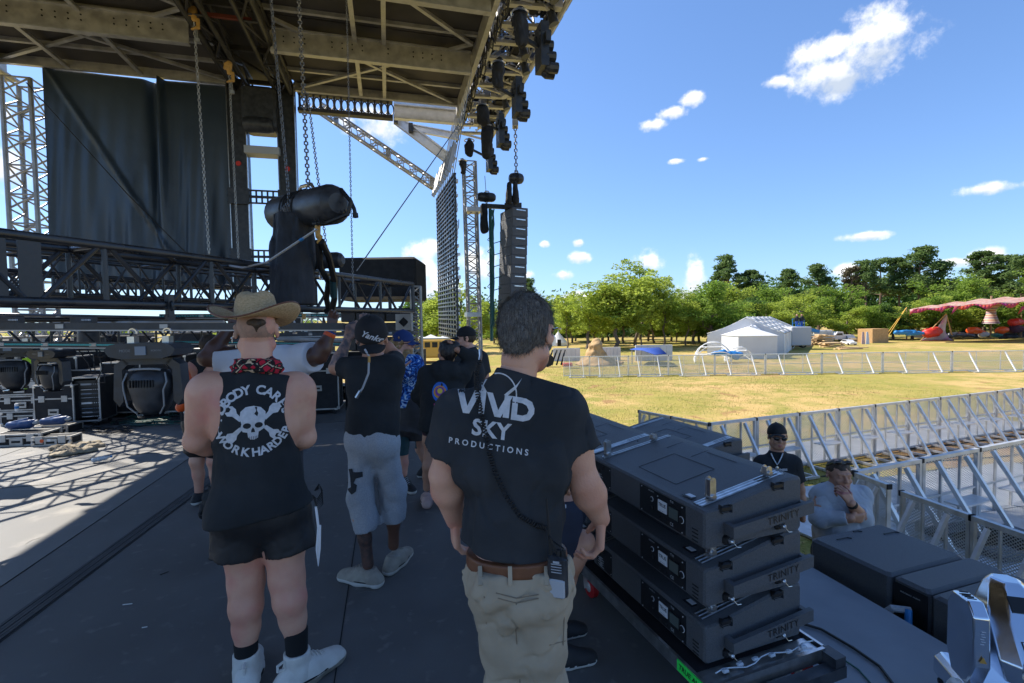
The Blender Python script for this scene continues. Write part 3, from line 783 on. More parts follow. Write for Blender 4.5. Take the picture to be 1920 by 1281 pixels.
def hair_shell(fig,mat,r=(.083,.104,.094),c=(0,-.018,.026),cuts=(),wr=(.007,40,(1,1,.4)),h=.006,extra=None,name='hair'):
 q=SD(.02);hs=fig.HF.cross(fig.hu);k=fig.hs
 q.ell(fig.e(*c),tuple(x*k for x in r),(hs,fig.HF,fig.hu),k=.02)
 if extra:extra(q,fig)
 for p,n in cuts:q.cuts.append((np.array(fig.e(*p)),np.array((hs*n[0]+fig.HF*n[1]+fig.hu*n[2]).normalized()),.006))
 if wr:q.wrinkle(*wr)
 return fig.garment(name,mat,q,h)
 # -- field
rnd=random.Random(5)
def V_(x,y,z=0):return Vector((x,y,z))
def ground_mat():
 m=bpy.data.materials.new('field');m.use_nodes=True;t=m.node_tree;b=t.nodes['Principled BSDF'];b.inputs['Roughness'].default_value=.95
 b.inputs['Specular IOR Level'].default_value=.1
 tcn=t.nodes.new('ShaderNodeTexCoord')
 def noise(s,d=6,dist=0,st=None):
  n=t.nodes.new('ShaderNodeTexNoise');n.inputs['Scale'].default_value=s;n.inputs['Detail'].default_value=d;n.inputs['Distortion'].default_value=dist
  if st:
   mp=t.nodes.new('ShaderNodeMapping');mp.inputs['Scale'].default_value=st;t.links.new(tcn.outputs['Object'],mp.inputs[0]);t.links.new(mp.outputs[0],n.inputs[0])
  else:t.links.new(tcn.outputs['Object'],n.inputs[0])
  return n.outputs[0]
 def ramp(f,a,b_):
  r=t.nodes.new('ShaderNodeMapRange');r.interpolation_type='SMOOTHSTEP';r.inputs[1].default_value=a;r.inputs[2].default_value=b_;t.links.new(f,r.inputs[0]);return r.outputs[0]
 def mix(f,a,b_):
  x=t.nodes.new('ShaderNodeMix');x.data_type='RGBA';t.links.new(f,x.inputs[0])
  for i,q in((6,a),(7,b_)):
   if isinstance(q,tuple):x.inputs[i].default_value=(*q,1)
   else:t.links.new(q,x.inputs[i])
  return x.outputs[2]
 c=mix(ramp(noise(.16,8),.40,.60),(.34,.28,.075),(.54,.36,.15))
 c=mix(ramp(noise(1.3,8),.38,.70),c,(.27,.25,.06))
 c=mix(ramp(noise(5,6),.56,.72),c,(.46,.33,.14))
 c=mix(ramp(noise(.55,8,1.5),.60,.68),c,(.34,.20,.09))
 c=mix(ramp(noise(26,4),.5,.75),c,(.13,.13,.03))
 # worn brown track between the barrier lanes
 vn=t.nodes.new('ShaderNodeVectorMath');vn.operation='DOT_PRODUCT';vn.inputs[1].default_value=tuple(UX);t.links.new(tcn.outputs['Object'],vn.inputs[0])
 w1=t.nodes.new('ShaderNodeMath');w1.operation='ADD';t.links.new(vn.outputs['Value'],w1.inputs[0])
 n1=t.nodes.new('ShaderNodeMath');n1.operation='MULTIPLY';t.links.new(noise(.9),n1.inputs[0]);n1.inputs[1].default_value=3.0;t.links.new(n1.outputs[0],w1.inputs[1])
 trk=t.nodes.new('ShaderNodeMath');trk.operation='SUBTRACT';t.links.new(w1.outputs[0],trk.inputs[0]);trk.inputs[1].default_value=8.9
 ab=t.nodes.new('ShaderNodeMath');ab.operation='ABSOLUTE';t.links.new(trk.outputs[0],ab.inputs[0])
 inv=t.nodes.new('ShaderNodeMapRange');inv.interpolation_type='SMOOTHSTEP';inv.inputs[1].default_value=1.7;inv.inputs[2].default_value=.5;t.links.new(ab.outputs[0],inv.inputs[0])
 vv=t.nodes.new('ShaderNodeVectorMath');vv.operation='DOT_PRODUCT';vv.inputs[1].default_value=tuple(VX);t.links.new(tcn.outputs['Object'],vv.inputs[0])
 gv=ramp(vv.outputs['Value'],7.5,10.5)
 mm=t.nodes.new('ShaderNodeMath');mm.operation='MULTIPLY';t.links.new(inv.outputs[0],mm.inputs[0]);t.links.new(gv,mm.inputs[1])
 c=mix(mm.outputs[0],c,mix(ramp(noise(8),.4,.6),(.24,.14,.07),(.42,.27,.14)))
 t.links.new(c,b.inputs['Base Color'])
 bp=t.nodes.new('ShaderNodeBump');bp.inputs['Strength'].default_value=.8;bp.inputs['Distance'].default_value=.05;t.links.new(noise(14,5),bp.inputs['Height']);t.links.new(bp.outputs[0],b.inputs['Normal'])
 MATS['field']=m
ground_mat()
pm('blade',(.10,.15,.022),(.32,.27,.07),sc_=.9,rough=.8,trans=.35)
mb=MB();nx,ny=60,60
vs=[]
for j in range(ny+1):
 for i in range(nx+1):
  x=-260+760*i/nx;y=-60+700*j/ny
  z=GZ+.05*math.sin(x*.21)*math.cos(y*.17)+max(0,(y-75))*.012
  if y<45:z=GZ
  vs.append((x,y,z))
mb.add(vs,[(j*(nx+1)+i,j*(nx+1)+i+1,(j+1)*(nx+1)+i+1,(j+1)*(nx+1)+i)for j in range(ny)for i in range(nx)])
struct(mb.build('ground','field'))
# blades of grass on the near field
rs=np.random.RandomState(3);n=95000
v_=2.9+(rs.rand(n)**1.5)*17;u_=2.5+rs.rand(n)*24
px_=VX.x*v_+UX.x*u_;py_=VX.y*v_+UX.y*u_
keep=vnoise(px_*.8,py_*.8,px_*0+2)+.25*rs.randn(n)>-.12
lane=(np.abs(u_-7.6)<1.1)&(v_>8.5);keep&=~(lane&(rs.rand(n)<.8))
px_,py_=px_[keep],py_[keep];n=len(px_);a=rs.rand(n)*6.283;h=.02+.045*rs.rand(n)**2;wd=.004+.004*rs.rand(n)
lx=(rs.rand(n)-.5)*.05;ly=(rs.rand(n)-.5)*.05
T=np.zeros((n,3,3));T[:,0]=np.stack([px_-np.cos(a)*wd,py_-np.sin(a)*wd,np.full(n,GZ-.002)],1)
T[:,1]=np.stack([px_+np.cos(a)*wd,py_+np.sin(a)*wd,np.full(n,GZ-.002)],1);T[:,2]=np.stack([px_+lx,py_+ly,GZ+h],1)
me=bpy.data.meshes.new('grass');me.from_pydata(T.reshape(-1,3).tolist(),[],np.arange(n*3).reshape(-1,3).tolist());me.materials.append(MATS['blade'])
ob=bpy.data.objects.new('grass',me);COL.objects.link(ob);tag(ob,'short patchy grass growing on the field in front of the stage','grass',kind='stuff')
# -- trees
def leafmat(name,c1,c2,tr=.4):
 return pm(name,c1,c2,sc_=.9,rough=.6,det=5,trans=tr,spec=.3,lo=.3,hi=.7)
leafmat('leaf_bright',(.26,.36,.04),(.44,.50,.09),.55);leafmat('leaf_mid',(.15,.26,.035),(.28,.38,.06),.55)
leafmat('leaf_pine',(.09,.15,.045),(.17,.25,.07),.45);leafmat('leaf_dark',(.05,.11,.025),(.11,.20,.035),.45)
pm('bark',(.10,.075,.055),(.19,.15,.12),sc_=6,rough=.9,bump=.5,bsc=20);pm('bark_pine',(.14,.085,.06),(.22,.15,.11),sc_=5,rough=.9,bump=.5,bsc=16)
def limb(mb,a,b,r0,r1,rs_,wob=.12,n=5):
 pts=[];L_=(b-a).length
 for i in range(n+1):
  t=i/n;p=a.lerp(b,t)
  if 0<i<n:p=p+Vector(((rs_.random()-.5),(rs_.random()-.5),(rs_.random()-.5)*.4))*(L_*wob)
  pts.append(p)
 mb.path(pts,[r0+(r1-r0)*i/n for i in range(n+1)],n=6);return pts
def tree_proto(kind,seed):
 """unit tree: 1 high, base at the origin"""
 rr=random.Random(seed);rn=np.random.RandomState(seed);tk=MB();clumps=[]
 H=1.0
 if kind=='pine':
  top=V((rr.random()-.5)*.05,(rr.random()-.5)*.05,.97);ts=limb(tk,V(0,0,-.02),top,.016,.004,rr,.02,8)
  z=.50+rr.random()*.10
  while z<.97:
   for _ in range(rr.choice((2,3,3))):
    a=rr.random()*6.28;l=(.15*(1.0-max(0,z-.55)*1.75)+.025)*(.55+.7*rr.random());c=ts[min(8,int(z*8))].lerp(ts[min(8,int(z*8)+1)],.5);c=V(c.x,c.y,z)
    e=c+V(math.cos(a)*l,math.sin(a)*l,l*(.15+.35*rr.random()));limb(tk,c,e,.0045,.0015,rr,.15,3)
    clumps.append((e,.035+.025*rr.random(),.85));clumps.append((c.lerp(e,.6)+V(0,0,.02),.03+.02*rr.random(),.9));clumps.append((c.lerp(e,.8)+V(rr.gauss(0,.02),rr.gauss(0,.02),.03*rr.random()),.028,.9))
   z+=.030+.034*rr.random()
  clumps.append((top,.035,.8));ls=.017;per=62
 elif kind=='airy':
  k=rr.choice((1,2));
  for q in range(k):
   lean=V((rr.random()-.5)*.30,(rr.random()-.5)*.2,.55+.12*rr.random());ts=limb(tk,V(q*.03,0,-.02),lean,.014,.008,rr,.05,6)
   for i in range(9 if k==1 else 6):
    c=ts[rr.choice((3,4,5,6,6))];a=rr.random()*6.28;l=.12+.20*rr.random()
    e=c+V(math.cos(a)*l*.8,math.sin(a)*l*.8,.10+.30*rr.random());bs=limb(tk,c,e,.006,.0015,rr,.15,4)
    for b in bs[1:]:
     for _ in range(3):clumps.append((b+V(rr.gauss(0,.045),rr.gauss(0,.045),rr.gauss(0,.04)),.035+.03*rr.random(),.8))
  for _ in range(8):clumps.append((V(rr.gauss(0,.10),rr.gauss(0,.1),.25+.3*rr.random()),.04,.8))
  ls=.016;per=75
 else:
  ts=limb(tk,V(0,0,-.02),V((rr.random()-.5)*.1,0,.6),.02,.01,rr,.04,6)
  for i in range(16):
   c=ts[rr.choice((2,3,4,5,6))];a=rr.random()*6.28;l=.13+.17*rr.random()
   e=c+V(math.cos(a)*l,math.sin(a)*l,.02+.30*rr.random());e.z=min(e.z,.93);bs=limb(tk,c,e,.007,.002,rr,.15,4)
   for b in bs[2:]:
    for _ in range(2):clumps.append((b+V(rr.gauss(0,.04),rr.gauss(0,.04),rr.gauss(0,.035)),.05+.045*rr.random(),.75))
  for _ in range(10):clumps.append((V(rr.gauss(0,.13),rr.gauss(0,.13),.18+.25*rr.random()),.06,.8))
  ls=.018;per=95
 Vs=[]
 for c,r,fz in clumps:
  m=int(per*(.6+.8*rr.random()));d=rn.randn(m,3);d/=np.linalg.norm(d,axis=1)[:,None];d*=(r*(.35+.75*rn.rand(m)**.5))[:,None];d[:,2]*=fz
  p=np.array(c)+d;a1=rn.randn(m,3);a1/=np.linalg.norm(a1,axis=1)[:,None];a2=np.cross(a1,rn.randn(m,3));a2/=np.linalg.norm(a2,axis=1)[:,None]+1e-6
  s1=ls*(.4+.6*rn.rand(m))[:,None];s2=s1*.55
  Vs.append(np.stack([p-a1*s1,p-a2*s2,p+a1*s1,p+a2*s2],1))
 A=np.concatenate(Vs).reshape(-1,3);F=np.arange(len(A)).reshape(-1,4)
 return tk,(A,F)
_tp={}
def tree(kind,seed,x,d,topy,label,leaf,bark='bark',wide=1.0,group='trees behind the field',basey=None,tw=1.0):
 """x: photo column, d: metres away, topy: photo row of its top"""
 top=P(x,topy,d);base=V(top.x,top.y,GZ+max(0,top.y-75)*.012-.05);Hh=top.z-base.z
 key=(kind,seed,leaf)
 if key not in _tp:
  tk,VF=tree_proto(kind,seed);r0=thing('tree',label,'tree',(0,0,0),group)
  trk=tk.build('trunk',bark,r0);cr_=npobj('crown',VF,leaf,r0,smooth=0);_tp[key]=r0;o=r0;KIDS_CACHE[r0.name]=[trk.name,cr_.name]
 else:o=copy_tree(_tp[key]);
 o.location=base;o.scale=(Hh*wide,Hh*wide,Hh);o.rotation_euler=(0,0,rnd.random()*6.28);o['label']=label;o['group']=group;o['category']='tree'
 return o
ST='trees along the far edge of the field'
WD=1.5
TR=[(812,44,515,'airy','leaf_bright',1.25,'light green tree just left of the black hanging screen, above the yellow bus'),(842,56,560,'full','leaf_bright',1.2,'leafy tree behind the black cap of the man in the black polo shirt'),(795,60,585,'full','leaf_mid',1.2,'low green tree above the scaffold tower beside the truss end'),(900,52,540,'airy','leaf_bright',1.0,'thin pale tree seen through the silver lattice tower'),(925,60,575,'full','leaf_mid',1.0,'green tree low behind the hanging loudspeaker column, left of the grey haired man'),(988,58,525,'pine','leaf_pine',1.0,'pine whose tip shows above the grey haired man, right of the loudspeaker column'),(1048,62,560,'pine','leaf_pine',1.1,'slim dark pine immediately right of the grey haired head'),(1072,60,545,'full','leaf_mid',.9,'dark broadleaf tree over the small bell tent'),(1098,46,512,'airy','leaf_bright',1.35,'spreading bright tree above the left white panel'),(1150,46,489,'airy','leaf_bright',1.45,'tallest bright airy tree, standing behind the sand sculpture'),(1190,50,503,'airy','leaf_bright',1.2,'airy light tree just right of the tallest bright one, under the round cloud'),(1128,58,530,'full','leaf_bright',1.0,'rounded light tree between the two tallest airy ones and the panels'),(1215,60,548,'full','leaf_mid',1.0,'medium tree behind the blue shade sail'),(1243,49,545,'airy','leaf_bright',1.1,'thin bright tree standing over the right end of the blue shade sail'),(1268,56,560,'airy','leaf_mid',1.1,'sparse tree below the tall narrow cloud'),(1300,52,530,'full','leaf_mid',1.0,'round tree with its crown right of the tall narrow cloud'),(1330,49,505,'full','leaf_mid',1.15,'broad tree standing left of and above the geodesic frame'),(1366,66,483,'pine','leaf_pine',1.35,'tall pine whose flat top rises over the big white tent'),(1352,54,528,'full','leaf_bright',1.2,'light green tree directly behind the peak of the big white tent'),(1412,64,508,'pine','leaf_pine',1.25,'dark pine right of the tall one above the tent'),(1396,56,540,'full','leaf_dark',1.2,'dark round tree low behind the right slope of the big tent'),(1440,60,530,'full','leaf_mid',1.2,'green tree behind the long side of the big tent'),(1480,68,506,'pine','leaf_pine',1.2,'small dark pine standing in the dip of the tree line'),(1462,54,548,'full','leaf_bright',1.3,'bushy yellow green tree behind the boom lift'),(1500,56,540,'full','leaf_bright',1.25,'yellow green tree over the white trailer'),(1535,64,498,'pine','leaf_pine',1.25,'pine with a rounded top above the white trailer'),(1566,60,510,'full','leaf_mid',.9,'green tree touching the rounded pine'),(1598,64,503,'pine','bare',.9,'half bare reddish pine with few needles'),(1590,56,560,'full','leaf_bright',1.1,'light tree behind the dark cars and stacked lumber'),(1624,66,492,'pine','leaf_pine',1.2,'pine above the wooden box, left of a matching pair'),(1652,68,487,'pine','leaf_pine',1.1,'left one of the two matching pines'),(1687,68,485,'pine','leaf_pine',1.1,'right one of the two matching pines'),(1640,56,556,'full','leaf_mid',1.2,'full green tree right behind the wooden box'),(1676,56,560,'full','leaf_dark',1.2,'shady round tree behind the left canopy pole'),(1726,66,465,'pine','leaf_pine',1.35,'tallest pine of the line, above the pink triangular cloth'),(1712,56,548,'full','leaf_bright',1.2,'bright round tree above the pink triangular cloth'),(1760,66,492,'pine','leaf_pine',1.3,'wide dark pine just right of the tallest pine'),(1750,56,540,'full','leaf_mid',1.2,'green tree over the pair of tall canopy poles'),(1798,60,492,'full','leaf_mid',1.15,'light topped tree between the dark pines, over the canopy'),(1790,56,545,'full','leaf_bright',1.2,'bright tree touching the left part of the canopy'),(1848,66,473,'pine','leaf_pine',1.35,'large pine above the knitted canopy centre'),(1828,57,540,'full','leaf_dark',1.2,'dark tree behind the canopy mast'),(1885,66,480,'pine','leaf_pine',1.3,'pine at the far right with an open crown'),(1918,62,482,'pine','leaf_pine',1.3,'pine cut by the right edge of the picture'),(1870,56,545,'full','leaf_mid',1.2,'green tree behind the right half of the canopy'),(1912,56,550,'full','leaf_bright',1.2,'bright tree behind the rightmost canopy pole'),(1062,48,556,'airy','leaf_bright',1.0,'slender light tree directly over the left white panel'),(1115,52,548,'full','leaf_bright',.9,'bushy light tree behind the top of the sand sculpture'),(1170,56,528,'airy','leaf_mid',1.1,'mid green tree filling the gap right of the sand sculpture'),(1206,47,562,'airy','leaf_bright',1.0,'low light tree just above the left pole of the blue sail'),(1228,54,530,'airy','leaf_bright',1.1,'pale tree between the round cloud and the narrow cloud'),(1258,58,552,'full','leaf_bright',1.0,'leafy low tree under the left foot of the narrow cloud'),(1286,50,552,'airy','leaf_bright',1.1,'bright low tree under the right foot of the narrow cloud'),(1312,55,548,'full','leaf_bright',1.1,'yellow green tree over the left arch of the tube frame'),(1078,64,575,'full','leaf_dark',1.2,'shady bush like tree beside the bell tent'),(1140,64,570,'full','leaf_dark',1.2,'shady tree low behind the middle white panel'),(1200,66,575,'full','leaf_dark',1.2,'shady tree low behind the largest white panel'),(1960,60,500,'full','leaf_mid',1.2,'tree rising beyond the right edge of the canopy'),(60,60,585,'full','leaf_bright',1.3,'green tree glimpsed through the trusses at the far left'),(250,58,590,'full','leaf_bright',1.5,'light green tree seen through the trusses above the white trailer'),(180,62,590,'full','leaf_mid',1.5,'tree seen through the trusses left of the big moving light'),(390,60,590,'full','leaf_bright',1.4,'tree glimpsed behind the straw hat man and the trusses'),(560,64,585,'full','leaf_mid',1.4,'tree hidden behind the stage gear right of the straw hat'),]
leafmat('bare',(.12,.07,.04),(.09,.10,.04),.2)
for i,(x,d,ty,kd,lf,wd,lb)in enumerate(TR):
 tree(kd,{'pine':11,'airy':31,'full':51}[kd]+i%3,x,d,ty,lb,lf,'bark_pine' if kd=='pine' else 'bark',wd*{'pine':1.05,'airy':1.3,'full':1.3}[kd],ST)
 # bushes and the dense woods behind
rn=np.random.RandomState(12);Vs=[]
for k in range(640):
 px=760+1300*rn.rand();d=74+16*rn.rand();hgt=535+70*rn.rand()+(35 if px<1330 else 0);c=P(px,hgt,d);m=120;r=1.0+1.3*rn.rand()
 if px<1340 and rn.rand()<.1:continue
 dd=rn.randn(m,3)*r*.5;p=np.array(c)+dd;a1=rn.randn(m,3);a1/=np.linalg.norm(a1,axis=1)[:,None];a2=np.cross(a1,rn.randn(m,3));a2/=np.linalg.norm(a2,axis=1)[:,None]
 s1=(.18+.2*rn.rand(m))[:,None];Vs.append(np.stack([p-a1*s1,p-a2*s1*.6,p+a1*s1,p+a2*s1*.6],1))
A=np.concatenate(Vs).reshape(-1,3);ob=npobj('woods',(A,np.arange(len(A)).reshape(-1,4)),'leaf_dark',None,smooth=0)
tag(ob,'dense dark woods filling the gaps behind the row of trees','woods',kind='stuff')
# -- stage deck
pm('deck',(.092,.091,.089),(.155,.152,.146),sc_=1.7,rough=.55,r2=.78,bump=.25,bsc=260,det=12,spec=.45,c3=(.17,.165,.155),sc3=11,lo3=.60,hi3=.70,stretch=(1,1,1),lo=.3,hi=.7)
pm('deck_worn_sunlit',(.11,.112,.115),(.20,.195,.185),sc_=1.4,rough=.48,r2=.72,bump=.25,bsc=260,det=12,spec=.5,c3=(.30,.28,.25),sc3=2.6,lo3=.55,hi3=.72,lo=.3,hi=.7)  # worn panels, tone also raised to brighten the sunlit floor
pm('deck_skylit',(.19,.205,.225),(.26,.275,.295),sc_=2.6,rough=.55,r2=.7,bump=.2,bsc=260,det=8)  # sky light at the open edge put into this paler, bluer tone
pm('strip',(.030,.032,.036),(.045,.047,.05),sc_=4,rough=.5,r2=.7)
pm('seam_dark',(.012,.012,.013),rough=.9)
EDGE=2.67
vL,vR,uN,uF=-12.0,1.30,-4.0,12.6
mb=MB();t=.14
mb.box(S(-7.22,(uN+uF)/2,-t/2),(9.556,uF-uN,t),(VX,UX,UP));struct(mb.build('stage_floor','deck_worn_sunlit'));mb=MB();mb.box(S(-.568,(uN+uF)/2,-t/2),(3.736,uF-uN,t),(VX,UX,UP));deck=struct(mb.build('stage_floor','deck'))
mb=MB();mb.box(S((vR+EDGE)/2+.002,(uN+uF)/2,-t/2-.002),(EDGE-vR-.004,uF-uN,t),(VX,UX,UP));struct(mb.build('stage_floor','deck_skylit'))
mb=MB()
for v0 in(-9.8,-7.3,-4.9,-2.44,-.28,1.30):mb.box(S(v0,4,.002),(.006,16,.002),(VX,UX,UP))
for k,u0 in enumerate(range(-2,13,1)):
 if k%2:mb.box(S(-1.6-(k%3)*2.4,u0*1.22,.0022),(2.4,.005,.002),(VX,UX,UP))
mb.box(S(-5.6,7.2,.0022),(8,.006,.002),(VX,UX,UP));mb.box(S(2.0,1.55,.0022),(1.3,.006,.002),(VX,UX,UP))
struct(mb.build('floor_seams','seam_dark'))
rr=random.Random(77);pm('scuff',(.22,.215,.20),(.14,.14,.135),sc_=30,rough=.9)
mb=MB()
for k in range(90):
 p=S(rr.uniform(-5.5,1.2),rr.uniform(.8,8),.0012);a=rr.uniform(0,6.28);l=rr.uniform(.03,.22);bd=rr.uniform(-.5,.5);pts=[p+V_(math.cos(a+bd*t),math.sin(a+bd*t))*(l*t/3)for t in range(4)]
 for i in range(3):mb.bar(pts[i],pts[i+1],rr.uniform(.0012,.004),.0008)
for x,y in((62,872),(245,893),(180,900)):
 c=G(x,y,.0012);r=.10 if x<100 else .13;mb.path([c+V_(math.cos(t),math.sin(t))*r for t in[k*math.pi/10 for k in range(19)]],.0012,n=4)
struct(mb.build('floor_scratches','scuff'))
for k,(x,y,l,a,lb)in enumerate(((230,1134,.05,.2,'pale straw bit lying on the deck near the ribbed strip'),(266,1177,.025,.3,'tiny pale scrap on the deck at the lower left'),(300,1078,.05,1.0,'dark scrap of tape on the deck left of the straw hat man'),(650,905,.03,.5,'small dark bit on the deck before the sweatpants man'))):
 mb=MB();p=G(x,y,.003);mb.bar(p,p+V_(math.cos(a),math.sin(a))*l,.005,.003);tag(mb.build('litter','white_plastic' if k<2 else 'rubber'),lb,'litter')
mb=MB();a,b=G(-60,1232),G(405,891);d=(b-a).normalized();s_=d.cross(UP)
for i in range(5):mb.bar(a+s_*(i*.024-.05)+UP*.005,b+s_*(i*.024-.05)+UP*.005,.019,.008-.003*(i%2),UP)
mb.box((a+b)/2+UP*.0022,(.135,(b-a).length,.003),(s_,d,UP))
tag(mb.build('cable_ramp','strip'),'flat ribbed black rubber strip running diagonally across the stage floor','cable ramp')
# structure under the deck edge
mb=MB()
for k in range(8):mb.box(S(EDGE-.12,-3+k*2.1,(GZ-t)/2),(.10,.10,-GZ-t),(VX,UX,UP))
struct(mb.build('stage_legs','roof_frame_dark'))
ORD_=['first','second','third','fourth','fifth','sixth','seventh','eighth','ninth','tenth','eleventh','twelfth','thirteenth','fourteenth','fifteenth','sixteenth']
# -- stage roof
HR=CAMZ+4.70;VB,VF_=-6.63,1.62;U0,U1=-2.0,10.7
def rel(v,u,z,a):return S(v,u,z)
roof=thing('stage_roof','wide flat stage roof with dark underside, silver purlins and long channel beams','stage roof',S(-2.5,5,HR))
mb=MB()
for k in range(11):
 ua=U0+k*1.16;
 for va,vb in((VB,-2.75),(-2.70,-1.75),(-1.70,VF_)):
  mb.box(S((va+vb)/2,ua+.575,HR+.17),(vb-va,1.13,.04),(VX,UX,UP))
mb.box(S((VB+VF_)/2,(U0+U1)/2,HR+.23),(VF_-VB,U1-U0,.05),(VX,UX,UP));mb.build('ceiling_panel','ceiling_dark',roof)
mb=MB();u=U0+.3
while u<U1:
 for va,vb in((VB,-2.72),(-1.72,VF_)):
  mb.bar(S(va,u,HR+.12),S(vb,u,HR+.12),.06,.06)
 u+=.62
for va,vb in((VB,-2.72),(-1.72,VF_)):
 for k in range(5):
  a0,b0=U0+k*2.6,U0+(k+1)*2.6
  if b0>U1:b0=U1
  mb.bar(S(va+.1,a0,HR+.055),S(vb-.1,b0,HR+.055),.06,.05);
  if k%2==0:mb.bar(S(vb-.1,a0,HR+.06),S(va+.1,b0,HR+.06),.06,.04)
for v0 in(-5.5,-4.35,-.42,.05):mb.bar(S(v0,U0,HR+.02),S(v0,U1,HR+.02),.07,.05)
mb.build('purlin','alu',roof)
def channel(mb,a,b,h,w_=.10):
 mb.bar(a,b,.02,h);
 for s_ in(-1,1):mb.bar(a+UP*(s_*(h/2-.01)),b+UP*(s_*(h/2-.01)),w_,.022)
for u0,va,vb in((8.75,VB,-2.90),(8.68,-1.72,VF_-.08),(6.95,VB,-2.90),(6.95,-1.72,VF_-.08)):
 mb=MB();channel(mb,S(va,u0,HR-.12),S(vb,u0,HR-.12),.38)
 o=mb.build('channel_beam','alu',roof);mb=MB();vv=va+.2
 while vv<vb-.2:
  for dz in(-.03,.05):mb.tube(S(vv,u0-.018,HR-.1+dz),S(vv,u0-.010,HR-.1+dz),.012,n=6)
  vv+=.16 if int(vv*3)%3 else .42
 mb.build('bolt','black_matte',o)
mb=MB()
mb.bar(S(VB,U0,HR-.02),S(VB,U1+.3,HR-.02),.05,.36);mb.bar(S(VB+.1,U0,HR-.19),S(VB+.1,U1+.3,HR-.19),.26,.03)
mb.bar(S(VF_,U0,HR-.02),S(VF_,U1+.2,HR-.02),.08,.30);mb.bar(S(VB,U1,HR+.05),S(-2.7,U1,HR+.05),.08,.12);mb.bar(S(-1.7,U1,HR+.05),S(VF_,U1,HR+.05),.08,.12)
mb.build('edge_beam','alu',roof)
mb=MB()
for v0 in(-2.72,-1.72):
 box_truss(mb,S(v0+(.14 if v0<-2 else-.14),U0,HR-.08),S(v0+(.14 if v0<-2 else-.14),U1-.1,HR-.08),.26,.035,.018,1.3,faces=(0,1,3))
 mb.bar(S(v0,U0,HR-.18),S(v0,U1,HR-.18),.07,.09)
for k in range(11):
 uu=U0+.4+k*1.2;mb.bar(S(-2.6,uu,HR-.05),S(-1.84,uu,HR-.05),.05,.08)
 if k%2:mb.bar(S(-2.6,uu,HR-.06),S(-1.84,uu+1.2,HR-.06),.04,.04)
mb.build('girder','roof_frame_dark',roof)
mb=MB()
for uu in(4.2,8.2):mb.bar(S(-2.55,uu,HR-.12),S(-1.87,uu,HR-.12),.05,.05)
mb.build('red_strut','rust_red',roof)
# far end frame of the roof: perforated beam, channels and braces
mb=MB();uE=U1+.35
a,b=S(-1.70,uE,HR-.06),S(.22,uE,HR-.06);d=(b-a).normalized();H_=.36;L_=(b-a).length
nn=14
for i in range(nn):
 x0=L_*i/nn;mb.bar(a+d*(x0+.01),a+d*(x0+.055),.02,H_*.82)
mb.build('perforated_beam','roof_frame_dark',roof)
mb=MB()
for s_ in(-1,1):mb.bar(a+UP*(s_*H_/2),b+UP*(s_*H_/2),.16,.07)
for i in range(nn):
 c=a+d*(L_*(i+.72)/nn);mb.path([c+d*(.058*math.cos(t))+UP*(.115*math.sin(t))for t in[k*math.pi/5 for k in range(10)]],.014,n=4,closed=True)
mb.build('beam_flange','roof_frame_dark',roof)
mb=MB();channel(mb,S(.25,uE,HR-.10),S(1.75,uE,HR-.10),.30,.14);channel(mb,S(.25,uE+.5,HR+.28),S(1.8,uE+.5,HR+.28),.25,.14)
channel(mb,P(745,225,11.6),P(850,305,11.6),.26,.14);channel(mb,P(775,240,11.6),P(858,256,11.6),.16,.1)
mb.build('brace_beam','alu_bright',roof)
mb=MB()
for x,y in((770,240),(742,224)):mb.box(P(x,y,11.5),(.10,.12,.2),(VX,UX,UP))
mb.build('clamp_plate','black_paint',roof)
# diagonal lattice boom reaching out from the roof end
o=thing('lattice_boom','silver lattice boom slanting down from the roof end towards the tall front tower','truss',P(600,205,11.2))
mb=MB();box_truss(mb,P(600,203,11.2),P(822,352,11.8),.20,.024,.011,.34);mb.build('lattice','alu',o)
mb=MB()
for t in(.13,.56,.94):
 c=P(600,203,11.2).lerp(P(822,352,11.8),t);mb.box(c,(.10,.16,.20),(VX,UX,UP))
mb.build('bracket','alu',o)
# two dark hydraulic columns with perforated cross plates
for xx,v0,lb in((466,-2.70,'left one of the two black steel roof columns, beside the black curtain'),(550,-1.83,'right one of the two black steel roof columns, behind the hanging chains')):
 o=thing('roof_column',lb,'column',S(v0,10.55,0),'black steel roof columns')
 mb=MB();c=S(v0,10.55,HR/2);mb.box(c,(.30,.26,HR),(VX,UX,UP));mb.build('shaft','black_paint',o)
 mb=MB()
 for s_ in(-1,1):mb.box(S(v0+s_*.158,10.40,HR/2),(.014,.05,HR-.1),(VX,UX,UP))
 mb.build('flange','steel',o)
 mb=MB()
 for z_ in(4.75,2.9)if v0<-2 else(4.7,):
  mb.lathe(S(v0,10.415,z_),[(.05,0),(.045,.006)],9,(VX,UP,-UX))
 mb.build('red_mark','red_paint',o)
cp=thing('cross_plate','black perforated steel plates joining the two roof columns','brace',S(-2.26,10.4,3.9))
for k,z_ in enumerate((4.02,2.87)):
 mb=MB();y=10.38;z_=z_+.1
 for dz in(-.075,.075):
  mb.bar(S(-2.9,y,z_+dz*1.6),S(-1.62,y,z_+dz*1.6),.03,.03);mb.bar(S(-2.9,y,z_+dz*.15),S(-1.62,y,z_+dz*.15),.03,.025)
  for i in range(12):mb.bar(S(-2.8+i*.1,y,z_+dz*.15),S(-2.8+i*.1,y,z_+dz*1.6),.028,.03,up=VX)
 for s_ in(-2.70,-1.83):mb.box(S(s_,y-.02,z_),(.36,.03,.30),(VX,UX,UP))
 mb.build('plate','black_paint',cp)
o=thing('winch_unit','dark winch housing mounted high between the two roof columns','winch',S(-2.26,10.3,5.2))
